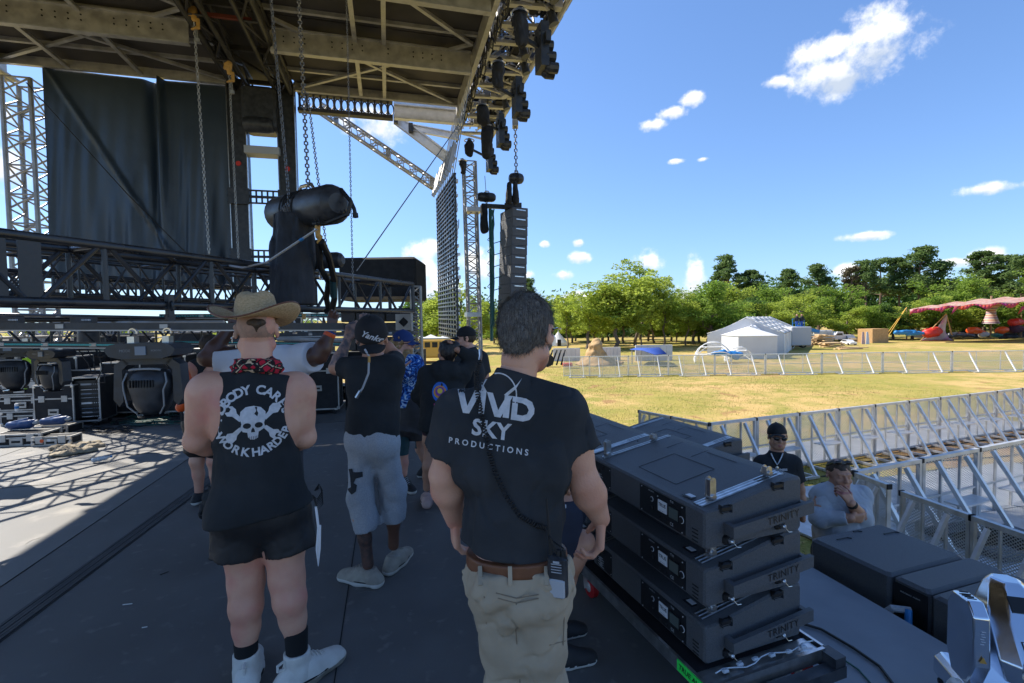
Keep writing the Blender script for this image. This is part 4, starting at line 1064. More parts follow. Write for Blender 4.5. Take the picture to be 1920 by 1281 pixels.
mb=MB();mb.bbox(S(-2.26,10.4,5.75),(.6,.5,.8),.05,(VX,UX,UP));mb.lathe(S(-2.52,10.2,5.42),[(.13,0),(.15,.1),(.15,.42),(.12,.5)],14,(UX,UP,VX));mb.build('housing','black_paint',o)
mb=MB();mb.box(S(-2.26,10.45,5.0),(.62,.3,.14),(VX,UX,UP));mb.build('shelf','panel_grey',o)
# -- black wing curtain
pm('curtain',(.026,.045,.070),(.045,.070,.10),sc_=.55,rough=.36,r2=.5,bump=.7,bsc=5,det=5,trans=.22,spec=.9)
mb=MB();nu,nv=150,50;vs=[];zt,zb=HR+.02,2.35
for j in range(nv+1):
 t=j/nv
 for i in range(nu+1):
  s_=i/nu;v0=-5.93+3.12*s_;sp=.25+.75*t
  f=.034*math.sin(s_*60+2*math.sin(t*3))*sp*t+.05*math.sin(s_*17+t*1.5)*t
  g=abs(s_-.60+.03*t);f+=.20*math.exp(-(g/(.012+.03*t))**2)-.13*math.exp(-((s_-.545-.02*t)/.03)**2)*(1-.3*t)
  f+=.07*math.exp(-((s_-(.02+.72*t))/.010)**2)
  f+=.016*math.sin(s_*95+t*11+3*math.sin(s_*9))*t+.03*math.sin(s_*31-7*t)*t*t*(1 if s_>.35 else .35)
  vs.append(S(v0,10.75-f,zt+(zb-zt)*t-(.05*math.sin(s_*3.14)if j==0 else 0)))
mb.add(vs,[(j*(nu+1)+i,j*(nu+1)+i+1,(j+1)*(nu+1)+i+1,(j+1)*(nu+1)+i)for j in range(nv)for i in range(nu)])
o=mb.build('curtain','curtain',smooth=180);tag(o,'huge black cloth curtain closing the far wing, lifted by a diagonal fold','curtain')
sol=o.modifiers.new('s','SOLIDIFY');sol.thickness=.006
mb=MB();mb.path([S(-6.1,10.6,6.0),S(-4.6,10.5,4.1),S(-3.55,10.45,2.9),S(-3.2,10.4,2.5)],.008,n=4)
tag(mb.build('rope','cable_black'),'thin black rope pulled diagonally across the curtain','rope')
# silver lattice tower at the far back corner, guy lines
def tower(name,label,base,top,s,rt,rd,bay,mat_='alu',cat='tower',extra=None,group=None):
 o=thing(name,label,cat,base,group);mb=MB();box_truss(mb,base,top,s,rt,rd,bay,up=VX);mb.build('lattice',mat_,o)
 if extra:extra(o)
 return o
tower('lattice_tower','silver lattice tower standing at the upstage corner left of the black curtain',S(-6.27,10.85,-1.1),S(-6.27,10.85,HR-.25),.42,.038,.017,.5,mat_='tower_grey')
mb=MB()
for k in range(4):mb.path([S(-6.95-.06*k,10.3,HR),S(-6.9-.05*k-.06,10.2,-1)],.012,n=4)
tag(mb.build('guy_lines','cable_black'),'dark guy lines hanging beside the upstage lattice tower','cable')
tower('scaffold_tower','light aluminium scaffold ladder tower right behind the end of the black truss',P(780,560,8.9)+UP*-2.0,P(780,560,8.9)+UP*.22,.17,.022,.014,.28)
# -- front roof truss with everything hung on it
ft=thing('front_truss','long silver truss along the front edge of the roof, crowded with rails and cable','truss',S(2.1,5,HR))
mb=MB();rr=random.Random(9)
for v0,z_,r_ in((1.80,HR-.05,.05),(2.70,HR+.02,.05),(1.80,HR+.9,.05),(2.58,HR+.9,.05)):
 mb.tube(S(v0,1.0,z_),S(v0,12.3,z_),r_,n=8)
mb.build('chord','alu',ft)
mb=MB();u=1.1
while u<12.2:
 mb.bar(S(1.80,u,HR-.03),S(2.70,u,HR+.02),.09,.05)
 if rr.random()<.5:mb.bar(S(1.80,u,HR-.03),S(2.70,u+.5,HR+.02),.045,.04)
 mb.tube(S(1.80,u,HR),S(1.80,u+.25,HR+.9),.025,n=6);mb.tube(S(1.80,u+.25,HR+.9),S(1.80,u+.5,HR),.025,n=6)
 mb.tube(S(2.58,u,HR),S(2.58,u+.25,HR+.9),.022,n=6)
 u+=.5
mb.build('rung','alu',ft)
mb=MB()
for k in range(700):
 u=1.2+rr.random()*10.8;v0=1.72+rr.random()*.9;z_=HR-.02+rr.random()*.7;l=.2+rr.random()*.8;q=rr.random()
 if q<.4:mb.tube(S(v0,u,z_),S(v0+rr.uniform(-.2,.2),u+l,z_+rr.uniform(-.1,.2)),.016,n=5)
 elif q<.8:mb.tube(S(v0,u,z_),S(min(2.6,v0+.4),u+rr.uniform(-.2,.2),z_+rr.uniform(-.2,.3)),.018,n=5)
 else:mb.box(S(v0,u,z_),(.12,.10,.14),(VX,UX,UP))
mb.build('rail','alu',ft)
mb=MB()
for k in range(130):
 u=1.4+rr.random()*10.4;v0=1.75+rr.random()*.95;z_=HR+.12+.7*rr.random()
 mb.box(S(v0,u,z_),(.12+.12*rr.random(),.2+.25*rr.random(),.2),(VX,UX,UP))
mb.build('backing_panels','black_matte',ft)
mb=MB()
for k in range(90):
 u=1.4+k*.12;v0=1.70+rr.random()*.1;pts=[]
 for i in range(7):pts.append(S(v0+.02*math.sin(i),u+i*.07,HR-.03-.16*math.sin(i/6*math.pi)*(.5+rr.random())))
 mb.path(pts,.012,n=4)
for v0 in(1.86,2.2,2.46):
 pts=[S(v0+rr.uniform(-.04,.04),1.2+i*.5,HR+.06+rr.uniform(-.05,.05))for i in range(22)];mb.path(pts,.018,n=5)
mb.build('cable','cable_black',ft)
mb=MB()
for k in range(16):mb.box(S(2.79,1.9+k*.64,HR+.34),(.05,.5,.46),(VX,UX,UP))
mb.build('fascia_panel','black_paint',ft)
# hanging sound / motor bags on the truss
for i,(x,y,h_)in enumerate(((975,50,60),(935,138,44),(905,213,34),(880,276,30),(868,312,24),(914,262,60))):
 u=4.9+i*1.15 if i<5 else 8.2;d={0:5.6,1:6.9,2:8.2,3:9.7,4:11.0,5:8.6}[i];c=P(x,y,d);hh=h_*d/907*.42
 o=thing('chain_bag','black %s bag hanging under the front truss, number %s from the top of the picture'%(('cloth','cloth','cloth','cloth','cloth','long cloth')[i],('one','two','three','five','six','four')[i]),'chain bag',c,'black bags hung under the front truss')
 o['label']=('large black cloth bag highest under the front truss','black cloth bag second from the top under the front truss','black cloth bag in the middle of the row under the front truss','small black cloth bag above the silver front tower','smallest black cloth bag, lowest under the front truss','longest black tubular bag hanging beside the truss middle')[i]
 q=SD(.03);w_=.085 if i<5 else .10;q.cone(c+UP*hh,c+UP*(hh*.3),w_*.75,w_,k=.04);q.cone(c+UP*hh*.3,c-UP*hh,w_*1.0,w_*.9,k=.04);q.wrinkle(.07,9,(1,1,.5));npobj('bag',q.mesh(.016),'black_matte',o)
 q=MB();q.path([c+UP*(hh*.95)+VX*(.1*math.cos(t))+UX*(.1*math.sin(t))for t in[j*math.pi/5 for j in range(10)]],.012,n=4,closed=True);q.build('ring','steel',o)
 # blinders / spot cluster mounted on the outer chord
for i,(x,y,d,lb)in enumerate(((1022,92,5.9,'largest black spot cluster on the outside of the front truss'),(974,184,7.3,'second black spot cluster on the outside of the front truss'),(942,246,8.7,'third black spot cluster on the outside of the front truss, above the loudspeaker hoist'),(921,297,10.2,'smallest black spot cluster at the far end of the front truss'))):
 c=P(x,y,d);o=thing('spot_cluster',lb,'spotlight',c,'spot clusters on the front truss')
 dn=(VX*.25-UP).normalized();mb=MB()
 for r_ in range(4):
  for s_ in(-1,1):
   q=c-UX*0+dn*(.13*(r_-1))+UX*(.07*s_);mb.lathe(q-VX*.08,[(.04,0),(.065,.04),(.065,.15),(.05,.155)],10,(UX,UP,VX))
 mb.build('lamp_housing','black_paint',o);mb=MB();mb.box(c-VX*.04,(.10,.26,.52),(VX,UX,UP));mb.box(c-VX*.02+UP*.05,(.06,.40,.12),(VX,UX,UP));mb.bar(c-VX*.05,c-VX*.40+UP*.15,.04,.04);mb.build('yoke','black_paint',o)
for i in range(16):
 u=3.6+i*.5;v0=(2.35,2.52,2.12)[i%3];c=S(v0,u,HR-.13);o=thing('par_light',ORD_[i]+' small par light from the top of the front truss','stage light',c,'small par lights along the front truss');dn=(VX*.3-UP+UX*.2*((i%3)-1)).normalized();a1,a2=frame(dn);q=MB()
 q.lathe(c-dn*.10,[(.035,0),(.06,.03),(.072,.16),(.076,.20)],12,(a1,a2,dn));q.build('can','black_paint' if i%4 else 'alu',o);q=MB();q.path([c+a1*.085,c+a1*.085+UP*.13,c-a1*.085+UP*.13,c-a1*.085],.010,n=4);q.build('yoke','black_paint',o)
 # -- hung video mesh wall, seen almost edge on
o=thing('video_wall','tall black see-through video wall hung at the far front corner, seen almost edge on','screen',S(1.2,10,1.4))
mb=MB();ua,ub,za=8.55,11.7,1.35
def zt_(u):return 4.25+(u-ua)*.10
ny_=36
for i in range(17):
 u=ua+(ub-ua)*i/16;mb.bar(S(1.2+.02*(i%2),u,za),S(1.2+.02*(i%2),u,zt_(u)),.035,.03,up=VX)
for j in range(ny_):
 t=j/(ny_-1);j1=rr.uniform(-.01,.01)
 mb.bar(S(1.2,ua,za+(zt_(ua)-za)*t+j1),S(1.2,ub,za+(zt_(ub)-za)*t+j1),.05,.028)
mb.build('grid','black_paint',o)
mb=MB()
for i in range(16):
 for j in range(ny_-1):
  if rr.random()<.5:
   u=ua+(ub-ua)*(i+rr.random())/16;z_=za+(zt_(u)-za)*(j+.5)/ny_
   mb.box(S(1.24,u,z_),(.05,.10,.035+.03*rr.random()),(VX,UX,UP))
mb.build('latch','alu_bright',o)
mb=MB()
for k in range(40):
 u=ua+rr.random()*(ub-ua);z_=za+.4+rr.random()*2.4;pts=[S(1.27+.03*rr.random(),u+.25*q/4,z_-.13*math.sin(q/4*math.pi))for q in range(5)];mb.path(pts,.008,n=4)
mb.build('cable','cable_black',o)
mb=MB()
for i in range(9):
 u=ua+.1+(ub-ua-.2)*i/8;mb.bar(S(1.1,u,zt_(u)+.05),S(1.25,u+.15,zt_(u)+.6),.02,.10);mb.tube(S(1.2,u,zt_(u)),S(1.6,u+.05,HR),.008,n=4)
mb.build('hanging_bar','alu',o)
# front tower
tower('lattice_tower','slim silver lattice tower at the far front corner, between the screen and the loudspeakers',P(893,640,11.3)-UP*2.4,P(880,330,11.3)+UP*.3,.27,.026,.013,.36,'tower_grey',extra=lambda o:[MB().box(P(887,yy,11.2),(.34,.34,.10),(VX,UX,UP)).build('splice_plate','alu_bright',o)for yy in(395,590)])
# -- line array loudspeakers
la=thing('line_array','tall curved column of twelve black loudspeakers hanging at the front corner','loudspeaker',P(955,490,10.4))
dd=10.4;k_=dd/907
mb=MB();mb.bar(P(903,386,dd),P(978,390,dd),.07,.09);mb.box(P(962,390,dd),(.36,.5,.10));
for i in range(7):mb.lathe(P(905+i*6,386,dd-.04),[(.012,0),(.012,.01)],6,(Vector((1,0,0)),UP,Vector((0,-1,0))))
mb.build('frame','black_paint',la)
for i in range(12):
 y0=396+i*17.3;c=P(963.5-i*.25,y0+8.2,dd);lean=(i/11)**1.6*.03
 mb=MB();ax=(Vector((math.cos(.42),math.sin(.42),0)),Vector((-math.sin(.42),math.cos(.42),0)),UP)
 mb.bbox(c-VX*lean,(.36,.66,.1965),.008,ax);cab_=mb.build('cabinet','speaker_black',la)
 mb=MB();mb.bar(c-VX*lean-ax[1]*.33+ax[0]*-.09+UP*.05,c-VX*lean-ax[1]*.33+ax[0]*.12+UP*.04,.02,.02);mb.build('handle','steel',cab_)
 mb=MB();mb.box(c-VX*lean-ax[0]*.155+ax[1]*.0,(.012,.5,.13),ax);mb.build('rear_plate','black_paint',cab_)
mb=MB()
for i in range(9):
 pts=[P(921+rr.random()*6,392+j*27+rr.random()*5,dd-.2)for j in range(9)];mb.path(pts,.010,n=4)
for i in range(7):y=440+i*22;mb.path([P(922,y,dd-.2),P(914,y+10,dd-.2),P(924,y+17,dd-.2),P(940,y+12,dd-.1)],.009,n=4)
mb.path([P(919,392,dd),P(921,520,dd),P(922,640,dd)],.035,n=6)
mb.build('cable','cable_teal',la)
def hoist(name,label,c,ln,r,ax,chain_top=None,cm='cable_black',cp=.06,scale=1.0,group='electric chain hoists',hook=True):
 """chain hoist: ribbed motor body lying along ax, round end caps, handle and hook"""
 o=thing(name,label,'chain hoist',c,group);ax=ax.normalized();s_,t_=frame(ax);q=MB()
 q.lathe(c-ax*(ln/2),[(r*.55,0),(r*.85,.03*scale),(r,.08*scale),(r,ln*.42),(r*.96,ln*.43),(r*.96,ln*.46),(r,ln*.47),(r,ln-.08*scale),(r*.85,ln-.03*scale),(r*.5,ln)],20,(s_,t_,ax));q.build('motor','black_paint',o)
 q=MB()
 for j in range(5):q.path([c+ax*(ln*(-.12+.05*j))+s_*(r*1.03*math.cos(t))+t_*(r*1.03*math.sin(t))for t in[k*math.pi/7 for k in range(14)]],.006*scale,n=4,closed=True)
 q.build('rib','rubber',o)
 q=MB();q.path([c+UP*r*.9-ax*ln*.1,c+UP*(r*1.3)-ax*ln*.05,c+UP*(r*1.3)+ax*ln*.12,c+UP*r*.9+ax*ln*.17],.012*scale,n=6);q.build('handle','steel',o)
 if hook:q=MB();q.tube(c-UP*r,c-UP*(r+.06*scale),.025*scale,n=8);q.path([c-UP*(r+.06*scale)+s_*(.035*scale*math.sin(t))-UP*(.035*scale*(1-math.cos(t)))for t in[k*.6 for k in range(8)]],.012*scale,n=6);q.build('hook','steel',o)
 return o
hc=P(968,335,9.9);h1=hoist('chain_hoist','black chain hoist high above the loudspeaker column with two folded bags',hc,.30,.11,VX)
mb=MB();chain_mesh(mb,hc+UP*.1,P(966,232,9.9),.07,.03,.012);chain_mesh(mb,hc-UP*.1,P(967,384,9.9),.07,.03,.012);tag(mb.build('chain','chain_steel'),'dark chain carrying the loudspeaker column from the front truss','chain')
mb=MB();mb.box(P(966,232,9.9),(.12,.2,.14));tag(mb.build('beam_clamp','alu'),'small clamp at the truss where the loudspeaker chain starts','clamp')
for k,xx in enumerate((955,966)):
 q=SD(.02);q.cone(P(xx,345,9.7),P(xx-1+k*2,377,9.7),.05,.075,k=.02);q.wrinkle(.02,9);o=npobj('chain_bag',q.mesh(.02),'black_matte',None);tag(o,('left flap of the black chain bag under the upper hoist','right flap of the black chain bag under the upper hoist')[k],'chain bag','bags under the loudspeaker hoist')
hc=P(912,370,10.4);hoist('chain_hoist','black chain hoist lying level above the long bag, left of the loudspeaker column',hc,.40,.10,VX)
mb=MB();mb.tube(hc,P(909,330,10.4),.008,n=4);tag(mb.build('steel_wire','chain_steel'),'short wire holding the level hoist left of the loudspeakers','wire')
q=SD(.02);q.cone(P(907,388,10.4),P(908,430,10.4),.08,.095);q.wrinkle(.02,8);o=npobj('chain_bag',q.mesh(.02),'black_matte',None);tag(o,'long black tubular chain bag left of the loudspeaker column','chain bag')
# -- large black block behind the truss end (covered gear)
o=thing('equipment_stack','big stack of gear under a smooth black cover behind the right end of the truss','equipment',G(720,640,0)if False else V(*(P(720,600,9.6).to_2d()),0))
mb=MB();c=P(722,527,9.6);mb.bbox(c,(1.45,1.1,.80),.04);mb.build('cover','black_matte',o)
mb=MB();c2=P(722,600,9.6)
for i in range(5):
 for j in range(3):mb.bbox(V(c.x-.56+i*.28,c.y-.45,c2.z-.25+j*.27-.2),(.26,.3,.25),.015)
mb.build('case','black_paint',o);mb=MB();mb.box(V(c.x,c.y,.55),(1.4,.9,1.1));mb.build('base_crate','black_matte',o)
mb=MB();mb.box(V(c.x+.05,c.y-.62,c2.z+.40),(1.3,.05,.06));mb.build('ledge','pole_wood',o)
mb=MB();q0=P(757,604,9.0)
mb.box(q0,(.30,.02,.30));mb.build('fan_plate','alu',o);mb=MB();mb.box(q0-Vector((0,.02,0)),(.13,.02,.13),((VX+UP).normalized(),UX,(UP-VX).normalized()));mb.build('fan_opening','black_matte',o)
# -- barriers
def meshmat(name,col,cell,wire,rough=.45,metal=.5,diamond=True):
 """expanded metal: a real flat sheet with diamond holes"""
 m=bpy.data.materials.new(name);m.use_nodes=True;t=m.node_tree;b=t.nodes['Principled BSDF']
 b.inputs['Base Color'].default_value=(*col,1);b.inputs['Roughness'].default_value=rough;b.inputs['Metallic'].default_value=metal
 tcn=t.nodes.new('ShaderNodeTexCoord');sp=t.nodes.new('ShaderNodeSeparateXYZ');t.links.new(tcn.outputs['Object'],sp.inputs[0])
 def mt(op,a,b_=None):
  n=t.nodes.new('ShaderNodeMath');n.operation=op
  for i,q in enumerate((a,b_)):
   if q is None:continue
   if isinstance(q,(int,float)):n.inputs[i].default_value=q
   else:t.links.new(q,n.inputs[i])
  return n.outputs[0]
 x=mt('DIVIDE',sp.outputs[0],cell*(1.8 if diamond else 1));z=mt('DIVIDE',sp.outputs[2],cell)
 if diamond:p,q=mt('ADD',x,z),mt('SUBTRACT',x,z)
 else:p,q=x,z
 a=mt('ABSOLUTE',mt('SUBTRACT',mt('FRACT',p),.5));c=mt('ABSOLUTE',mt('SUBTRACT',mt('FRACT',q),.5))
 hole=mt('LESS_THAN',mt('MAXIMUM',a,c),.5-wire)
 tr=t.nodes.new('ShaderNodeBsdfTransparent');ms=t.nodes.new('ShaderNodeMixShader');t.links.new(hole,ms.inputs[0]);t.links.new(b.outputs[0],ms.inputs[1]);t.links.new(tr.outputs[0],ms.inputs[2])
 t.links.new(ms.outputs[0],t.nodes['Material Output'].inputs[0]);MATS[name]=m
meshmat('expanded_metal',(.62,.63,.64),.030,.17);meshmat('expanded_far',(.55,.56,.56),.045,.12)
def barricade_proto(w_=1.06,h_=1.02,far=False):
 """crowd barrier: x along, y the audience side; A-legs and foot frame on the -y side, floor plate on +y"""
 r0=thing('crowd_barrier','proto','crowd barrier',(0,0,0));m='alu_barrier' if not far else 'alu_bright'
 q=MB()
 for x in(-w_/2+.025,w_/2-.025):q.box((x,0,h_/2),(.045,.045,h_))
 q.box((0,0,h_-.02),(w_,.05,.045));q.box((0,0,.05),(w_-.1,.04,.04));q.box((0,0,h_*.5),(w_-.1,.022,.025))
 for x in(-w_/6,w_/6):q.box((x,0,h_/2),(.026,.026,h_-.08))
 q.build('frame',m,r0)
 q=MB();q.box((0,.028,h_/2),(w_-.06,.002,h_-.1));q.build('mesh_panel','expanded_metal' if not far else 'expanded_far',r0,smooth=0)
 for x in(-w_*.28,w_*.22):
  q=MB();q.bar((x,-.03,h_-.06),(x+.02,-.56,.05),.045,.045);q.build('leg','alu_bright' if not far else 'white_plastic',r0)
 q=MB();q.bar((-w_*.34,-.56,.03),(w_*.30,-.56,.03),.05,.04)
 for x in(-w_*.28,w_*.22):q.bar((x,-.56,.03),(x,-.02,.03),.04,.04)
 q.build('foot_frame','alu_bright',r0)
 if not far:q=MB();q.box((0,.62,.025),(w_-.01,1.15,.03));q.build('floor_plate','alu_barrier',r0);q=MB();q.box((w_*.1,-.14,h_*.42),(w_*.5,.22,.02));q.build('step','alu_bright',r0)
 q=MB();
 for x in(-w_/2,w_/2):q.box((x,0,h_-.02),(.03,.058,.055))
 q.build('corner_cap','black_matte',r0)
 return r0
bp_=barricade_proto();used=[False]
def run_barrier(proto,a,b,n,labels,group,flip=False,flag=used):
 a=Vector(a);b=Vector(b);d=(b-a);st=d/n;rz=math.atan2(d.y,d.x)+(math.pi if flip else 0);out=[]
 for i in range(n):
  c=a+st*(i+.5);c.z=GZ+.005;lb=labels(i)
  if not flag[0]:o=proto;o.location=c;o.rotation_euler=(0,0,rz);o['label']=lb;o['group']=group;flag[0]=True
  else:o=dup(proto,c,rz,lb,group)
  o.scale=(st.length/1.06*.995,1,1);out.append(o)
 return out
ORD=['first','second','third','fourth','fifth','sixth','seventh','eighth','ninth','tenth','eleventh','twelfth','thirteenth','fourteenth','fifteenth','sixteenth','seventeenth','eighteenth']
a,b=G(1330,796,GZ+1.0),G(1960,725,GZ+1.0);ga=(b-a).length
run_barrier(bp_,a,b,round(ga/1.02),lambda i:'%s crowd barrier from the left in the long row crossing the field'%ORD[i],'barriers in the long row across the field')
run_barrier(bp_,G(1198,772,GZ+1.0),G(1330,797,GZ+1.0),2,lambda i:('leftmost mesh barrier standing angled behind the stacked speakers','angled mesh barrier joining the left end of the long row')[i],'angled barriers at the left end of the row')
a,b=G(1602,888,GZ+1.0),G(2010,810,GZ+1.0)
run_barrier(bp_,a,b,4,lambda i:'%s shaded barrier from the left in the row behind the man in grey'%ORD[i],'shaded barriers behind the man in grey')
a,b=G(1690,925,GZ+1.0),G(2000,1034,GZ+1.0)
run_barrier(bp_,a,b,2,lambda i:('mesh barrier beside the gate, nearer the man in grey','nearest mesh barrier, at the right edge behind the black subwoofers')[i],'nearest barriers in front of the stage')
run_barrier(bp_,G(1604,890,GZ+1.0),G(1668,914,GZ+1.0),1,lambda i:'short mesh gate panel right beside the man in grey','gate in the nearest barriers')
# far row
fp=barricade_proto(3.1,1.0,True);fl=[False]
xs=[1056,1105,1178,1253,1340,1435,1541,1655,1785,1922]
for i in range(len(xs)-1):
 a,b=G(xs[i],669-(xs[i]-1056)*.0139,GZ+1.0),G(xs[i+1],669-(xs[i+1]-1056)*.0139,GZ+1.0)
 run_barrier(fp,a,b,1,lambda k:'%s section from the left of the distant fence across the field'%ORD[i],'sections of the distant fence',flag=fl)
 o=[q for q in bpy.data.objects if q.name.startswith('crowd_barrier')][-1]
for o in bpy.data.objects:
 if o.get('group')=='sections of the distant fence':o.scale.x=o.scale.x*1.06/3.1
 # ground mat lane behind the long row and plates in the pit
mb=MB();c=G(1860,950,GZ);
for i in range(4):
 for j in range(2):mb.box(S(6.55+i*1.22,3.9+j*1.5,GZ+.10),(1.2,1.48,.06),(VX,UX,UP))
tag(mb.build('floor_plates','alu_barrier'),'large pale metal floor plates laid on the ground inside the barriers','platform')
for k,(x,y)in enumerate(((1822,1016),(1868,1030),(1900,1022))):
 mb=MB();mb.bbox(G(x,y,GZ+.1),(.75,.6,.2),.02,(VX,UX,UP));tag(mb.build('equipment_case','speaker_black'),('left black case lying on the ground behind the nearest barrier','middle black case lying on the ground behind the nearest barrier','right black case lying on the ground behind the nearest barrier')[k],'case','black cases behind the nearest barrier')
 # cables running over the grass
for k in range(5):
 mb=MB();pts=[G(1540+t*110,905-k*14-t*(11+k)+3*math.sin(t*2+k),GZ+.012)for t in range(0,5)];mb.path(pts,.013,n=5)
 tag(mb.build('ground_cable','cable_black'),ORD[k]+' from the stage of the black cables running over the grass between the barriers','cable','cables on the grass')
 # -- things in the distance
def gp(x,y):return G(x,y,GZ)
def boxthing(name,label,cat,x0,x1,yb,yt,depth,mat_,yaw=0.0,group=None):
 a,b=gp(x0,yb),gp(x1,yb);t=P(x0,yt,(a-CAM).dot(_f));h=t.z-GZ;c=(a+b)/2;w_=(b-a).length
 o=thing(name,label,cat,V(c.x,c.y,GZ),group);ax=(V(math.cos(yaw),math.sin(yaw),0),V(-math.sin(yaw),math.cos(yaw),0),UP)
 return o,V(c.x,c.y,GZ),w_,h,ax
for i,(x0,x1,yb,yt,lb)in enumerate(((1037,1088,677,653,'leftmost white wall panel beyond the distant fence'),(1124,1164,676,651,'middle white wall panel, just right of the sand sculpture'),(1190,1262,676,647,'rightmost and largest white wall panel, behind the blue sail'))):
 o,c,w_,h,ax=boxthing('wall_panel',lb,'panel',x0,x1,yb,yt,.2,None,group='white panels beyond the distant fence')
 q=MB();nn=6
 for k in range(nn):q.box(c+ax[0]*(w_*((k+.5)/nn-.5))+UP*(h/2),(w_/nn-.015,.12,h),ax)
 q.build('board','panel_white',o);q=MB();
 for k in(-.4,.4):q.bar(c+ax[0]*(w_*k)+UP*h*.9+V(0,.1,0),c+ax[0]*(w_*k)+V(0,1.0,0),.08,.08)
 q.build('prop','pole_wood',o)
 # sand / wood sculpture
c=gp(1118,684);q=SD(.12);q.cone(c,c+UP*.55,1.35,.62);q.cone(c+UP*.4,c+UP*1.05,.62,.40);q.cone(c+UP*.98,c+UP*1.25,.30,.36);q.cone(c+UP*1.28,c+UP*1.42,.44,.30);q.cone(c+V(.6,0,0),c+V(1.5,0,.05),.5,.2);q.cut(c,-UP);q.wrinkle(.34,2.6,(1,1,.8));o=npobj('sand_sculpture',q.mesh(.06),'sand',None);tag(o,'lumpy orange brown sculpture like a sand mound with a round crown','sculpture')
# blue shade sail
o=thing('shade_sail','dark blue stretched shade sail on thin poles before the largest white panel','shade sail',gp(1225,682));q=MB();d=30.0
cs=[P(1181,656,d),P(1193,653,d+2),P(1222,653,d+2),P(1236,652,d+1),P(1250,664,d-2),P(1228,666,d-2),P(1205,658,d-1.0)]
cen=P(1212,655,d);vs=[cen]+cs;q.add(vs,[(0,i+1,(i+1)%7+1)for i in range(7)]);oo=q.build('sail','blue_fab',o);sm=oo.modifiers.new('s','SOLIDIFY');sm.thickness=.03
q=MB()
for x,y,dz in((1185,655,0),(1224,653,2),(1236,652,1),(1201,657,-1)):t=P(x,y,d+dz);q.tube(V(t.x,t.y,GZ),t,.04,n=6)
q.build('pole','alu',o)
# tents
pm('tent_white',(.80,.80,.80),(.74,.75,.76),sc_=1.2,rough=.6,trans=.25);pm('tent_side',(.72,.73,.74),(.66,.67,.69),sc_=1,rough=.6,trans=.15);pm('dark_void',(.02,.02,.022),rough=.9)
def tent(label,gl,gm,gr,ridge_h,eave_h,depth,dirv,bay=4,name='marquee'):
 """gable facing the camera between ground points gl..gr, running back along dirv"""
 a,b=gl,gr;m=gm;o=thing(name,label,'tent',V(*m.to_2d(),GZ));dv=dirv.normalized()*depth;q=MB()
 E=[a+UP*eave_h,b+UP*eave_h];Rg=m+UP*ridge_h
 q.add([a,b,b+UP*eave_h,Rg,a+UP*eave_h],[(0,1,2,3,4)]);q.add([b,b+dv,b+dv+UP*eave_h,b+UP*eave_h],[(0,1,2,3)])
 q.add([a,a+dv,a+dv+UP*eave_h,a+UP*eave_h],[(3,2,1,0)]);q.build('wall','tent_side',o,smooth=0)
 q=MB()
 for k in range(bay):
  t0,t1=k/bay,(k+.97)/bay;sg=.12
  for e in E:
   n_=5
   for s_ in range(n_):
    p0,p1=s_/n_,(s_+1)/n_;f=lambda p:Rg.lerp(e,p)-UP*(sg*math.sin(p*math.pi))+UP*.06
    q.add([f(p0)+dv*t0,f(p1)+dv*t0,f(p1)+dv*t1,f(p0)+dv*t1],[(0,1,2,3)])
 rf=q.build('roof','tent_white',o,smooth=60);sm=rf.modifiers.new('s','SOLIDIFY');sm.thickness=.05
 q=MB()
 for k in range(bay+1):q.tube(b+dv*(k/bay)+V(.03,0,0),b+dv*(k/bay)+UP*eave_h,.05,n=6);q.tube(E[1]+dv*(k/bay)+UP*.08,Rg+dv*(k/bay)+UP*.09,.06,n=6)
 q.build('seam_strap','white_plastic',o)
 return o
dv=gp(1476,650)-gp(1425,664)
tent('largest white marquee with ridged roof running back to the right',gp(1326,666),gp(1400,666),gp(1470,666),2.75,1.55,15,V(.80,1.2,0),5)
tent('long low white tent in front of the largest marquee',gp(1372,669),gp(1408,669),gp(1446,669),2.15,1.3,5,V(.75,1,0),2)
o=thing('canopy_tent','small square white tent with peaked top, nearest of the white tents','tent',gp(1406,673));q=MB();c=gp(1403,670);w_=1.32;h=1.55
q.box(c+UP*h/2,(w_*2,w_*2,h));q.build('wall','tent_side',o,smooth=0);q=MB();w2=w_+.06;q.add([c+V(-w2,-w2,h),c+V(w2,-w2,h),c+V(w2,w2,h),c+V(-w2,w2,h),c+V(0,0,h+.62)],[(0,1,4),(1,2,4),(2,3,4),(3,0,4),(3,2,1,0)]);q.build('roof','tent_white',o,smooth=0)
o=thing('bell_tent','tiny cream bell tent under the trees, left of the picture middle','tent',gp(1050,655));q=MB();c=gp(1047,648);q.lathe(c,[(1.0,0),(1.0,.35),(.05,1.5),(.02,1.7)],12);q.build('canvas','tent_white',o);q=MB();q.box(c+V(0,-1.0,.35),(.4,.05,.7));q.build('door','dark_void',o)
